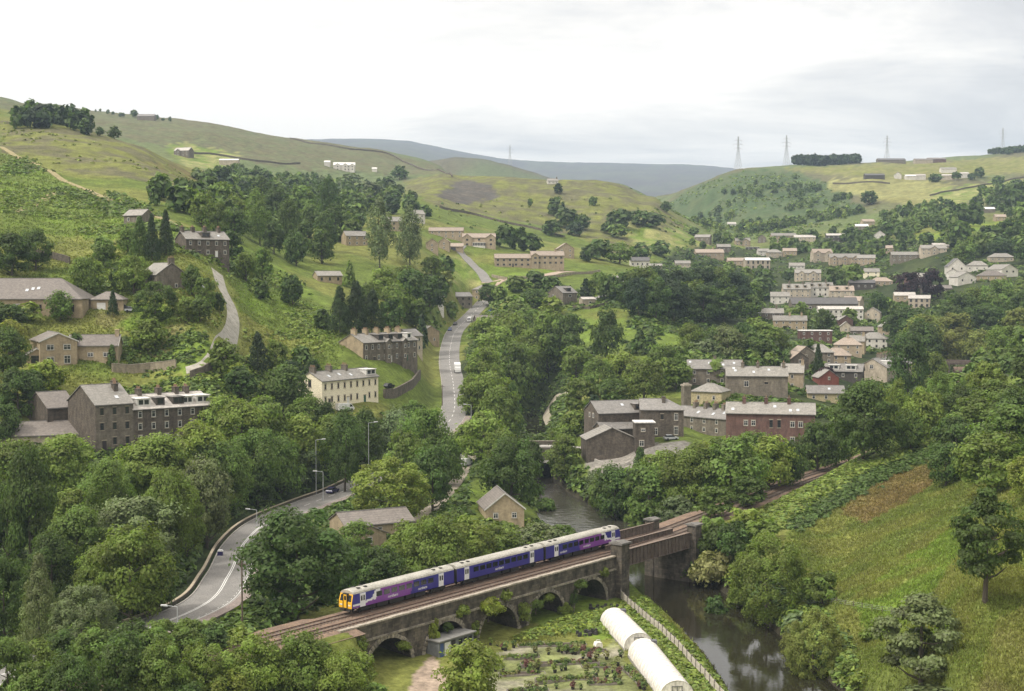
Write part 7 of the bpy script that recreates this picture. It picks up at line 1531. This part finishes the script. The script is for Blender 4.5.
for i, (px, py) in enumerate(spots):
    p = at(px, py); k = i % 6; o = protos[k] if k not in used else copy_tree(protos[k]); used.add(k); o.location = p; o.rotation_euler = (0, 0, r.uniform(0, 6)); s = r.uniform(.8, 1.5); o.scale = (s, s, s)
    tag(o, 'small plant in a black pot standing on the nursery gravel between the beds', 'potted plant', 'potted plants on the nursery gravel')
def heap(px, py, n, w_, label, mat, name='pot_stack', cat='pot stack'):
    p = at(px, py); root = empty(name, tuple(p), .1, label, cat); r = random.Random(int(px)); 
    for k in range(n):
        m1 = MB(); x, y, z = r.uniform(-w_, w_), r.uniform(-.9, .9), max(0, r.uniform(-.2, .45)); m1.tube((x, y, z), (x + r.uniform(-.15, .15), y, z + r.uniform(.3, .6)), .3, .24, 10); m1.build('pot', mat, root)
heap(604, 609, 22, 2.6, 'heap of black pots by the last arch, farther from the camera', POTM)
heap(588, 635, 16, 1.7, 'heap of black pots left of the farther polytunnel', POTM)
p = at(598, 648); sk_ = empty('bulk_bag', tuple(p), .4, 'white bulk sack standing on the nursery grass beside the beds', 'sack'); m1 = MB(); m1.prism([(-.55, 0), (.55, 0), (.62, .5), (.45, .95), (-.4, 1.0), (-.6, .5)], 'y', -.5, .5); m1.build('sack', FILM, sk_); m1 = MB(); m1.tube((-.4, 0, 1.0), (-.3, 0, 1.3), .05); m1.tube((.4, 0, .95), (.3, 0, 1.3), .05); m1.tube((-.3, 0, 1.3), (.3, 0, 1.3), .05); m1.build('handle', FILM, sk_)
# shed and container in the second arch
sx_, sy_ = RW(14.2, 8.2); sh_ = empty('lean_to_shed', (sx_, sy_, gz(sx_, sy_) - .1), YAW, 'grey flat roofed shed with a white door built into the second viaduct arch', 'shed')
m1 = MB(); m1.box(-3.6, 4.6, -.2, 3.0, -.3, 2.5); m1.build('wall', surf('shed_boards', (.20, .21, .22), (.14, .15, .155), .8, 1.5), sh_); m1 = MB(); m1.box(-3.9, 4.9, -.6, 3.0, 2.503, 2.68); m1.build('roof', surf('felt_roof', (.24, .235, .22), (.16, .158, .15), .9, .8), sh_)
m1 = MB(); m1.box(-2.3, -1.0, -.26, -.18, 0, 2.15); m1.build('door', DOORC['white'], sh_); m1 = MB(); m1.box(-.7, .2, -.25, -.18, 0, 2.2); m1.build('doorway', TBLK, sh_); m1 = MB(); m1.box(-3.3, -2.6, -.25, -.18, 0, 2.2); m1.build('panel', CARP['blue'], sh_)
for k in range(3): m1 = MB(); m1.box(1.0 + k * 1.15, 1.9 + k * 1.15, -.24, -.18, 1.2, 2.1); m1.build('window', GLASS, sh_)

# ------------------------------------------------------------------ bushes rooted in the viaduct masonry
def on_wall(px, py_bot, w_, h_, tone, label):
    # find the station along the near face seen at this picture column
    ss_ = np.linspace(-12, 64, 700); e = P0[None] + DIR[None] * ss_[:, None] + PERP[None] * 6.15; qx = CX + F_PX * e[:, 0] / e[:, 1]; k = int(np.argmin(np.abs(qx - px))); x, y = e[k]; d = ray(px, py_bot); z = 50 + d[2] * y
    _vi[0] += 1; root = empty('bush', (x, y, z), _vi[0], label, 'bush', 'bushes growing on the viaduct'); W_, H_ = w_ * y / F_PX, h_ * y / F_PX; root.scale = (W_, W_, H_)
    c = link(bpy.data.objects.new('crown', get_crown('s', 1, _vi[0] % 4, False)), root); c.color = (*TONES[tone][0], 1); link(bpy.data.objects.new('stem', _tr.get(('s', 0)) or trunk_mesh('s', 3)), root)
for t in [(433, 646, 18, 34, 4, 'bright green sapling hanging between the first and second arches'), (462, 620, 22, 22, 2, 'pale bush above the second arch, left of the larger one'), (488, 618, 34, 30, 4, 'largest bright bush on the viaduct wall, above the third arch'), (506, 604, 18, 20, 2, 'small bush at the coping, right of the largest wall bush'), (522, 626, 24, 30, 2, 'ivy like bush on the pier between third and fourth arches'), (548, 604, 16, 14, 2, 'little tuft over the fourth arch crown'), (566, 618, 18, 24, 2, 'pale growth on the pier right of the fourth arch'), (604, 580, 16, 16, 2, 'small bush beside the end tower at the coping'), (622, 596, 14, 34, 0, 'dark ivy mass climbing the foot of the end tower'), (402, 652, 20, 16, 2, 'low growth over the crown of the first arch'), (352, 660, 30, 34, 2, 'leafy bush covering the left end of the viaduct wall'), (447, 634, 14, 16, 0, 'dark tuft beside the bright sapling on the viaduct wall'), (474, 640, 16, 24, 2, 'growth low on the pier between second and third arches'), (536, 612, 22, 18, 1, 'mid green bush left of the fourth arch, under the ledge'), (580, 590, 18, 16, 1, 'mid green tuft at the coping between the last two arches'), (574, 610, 14, 26, 0, 'dark ivy down the pier between the last two arches')]: on_wall(*t)
# ------------------------------------------------------------------ the valley's air
lo = min(float(ZZ.min()), -14) - 3; hi = max(float(ZZ.max()), 60) + 70
mb = MB(); mb.box(float(XX.min()) - 20, float(XX.max()) + 20, -60, float(YYr.max()) + 20, lo, hi); print('HAZE BOX', lo, hi)
m, nt, N, L = nodes_of('valley_haze'); pv = N.new('ShaderNodeVolumePrincipled'); pv.inputs['Color'].default_value = (.62, .79, 1.0, 1); pv.inputs['Density'].default_value = HAZE; pv.inputs['Anisotropy'].default_value = 0.0
o = N.new('ShaderNodeOutputMaterial'); L.new(pv.outputs[0], o.inputs['Volume'])
tag(mb.build('haze', m), 'thin bluish summer haze filling the valley', None, None, 'stuff')
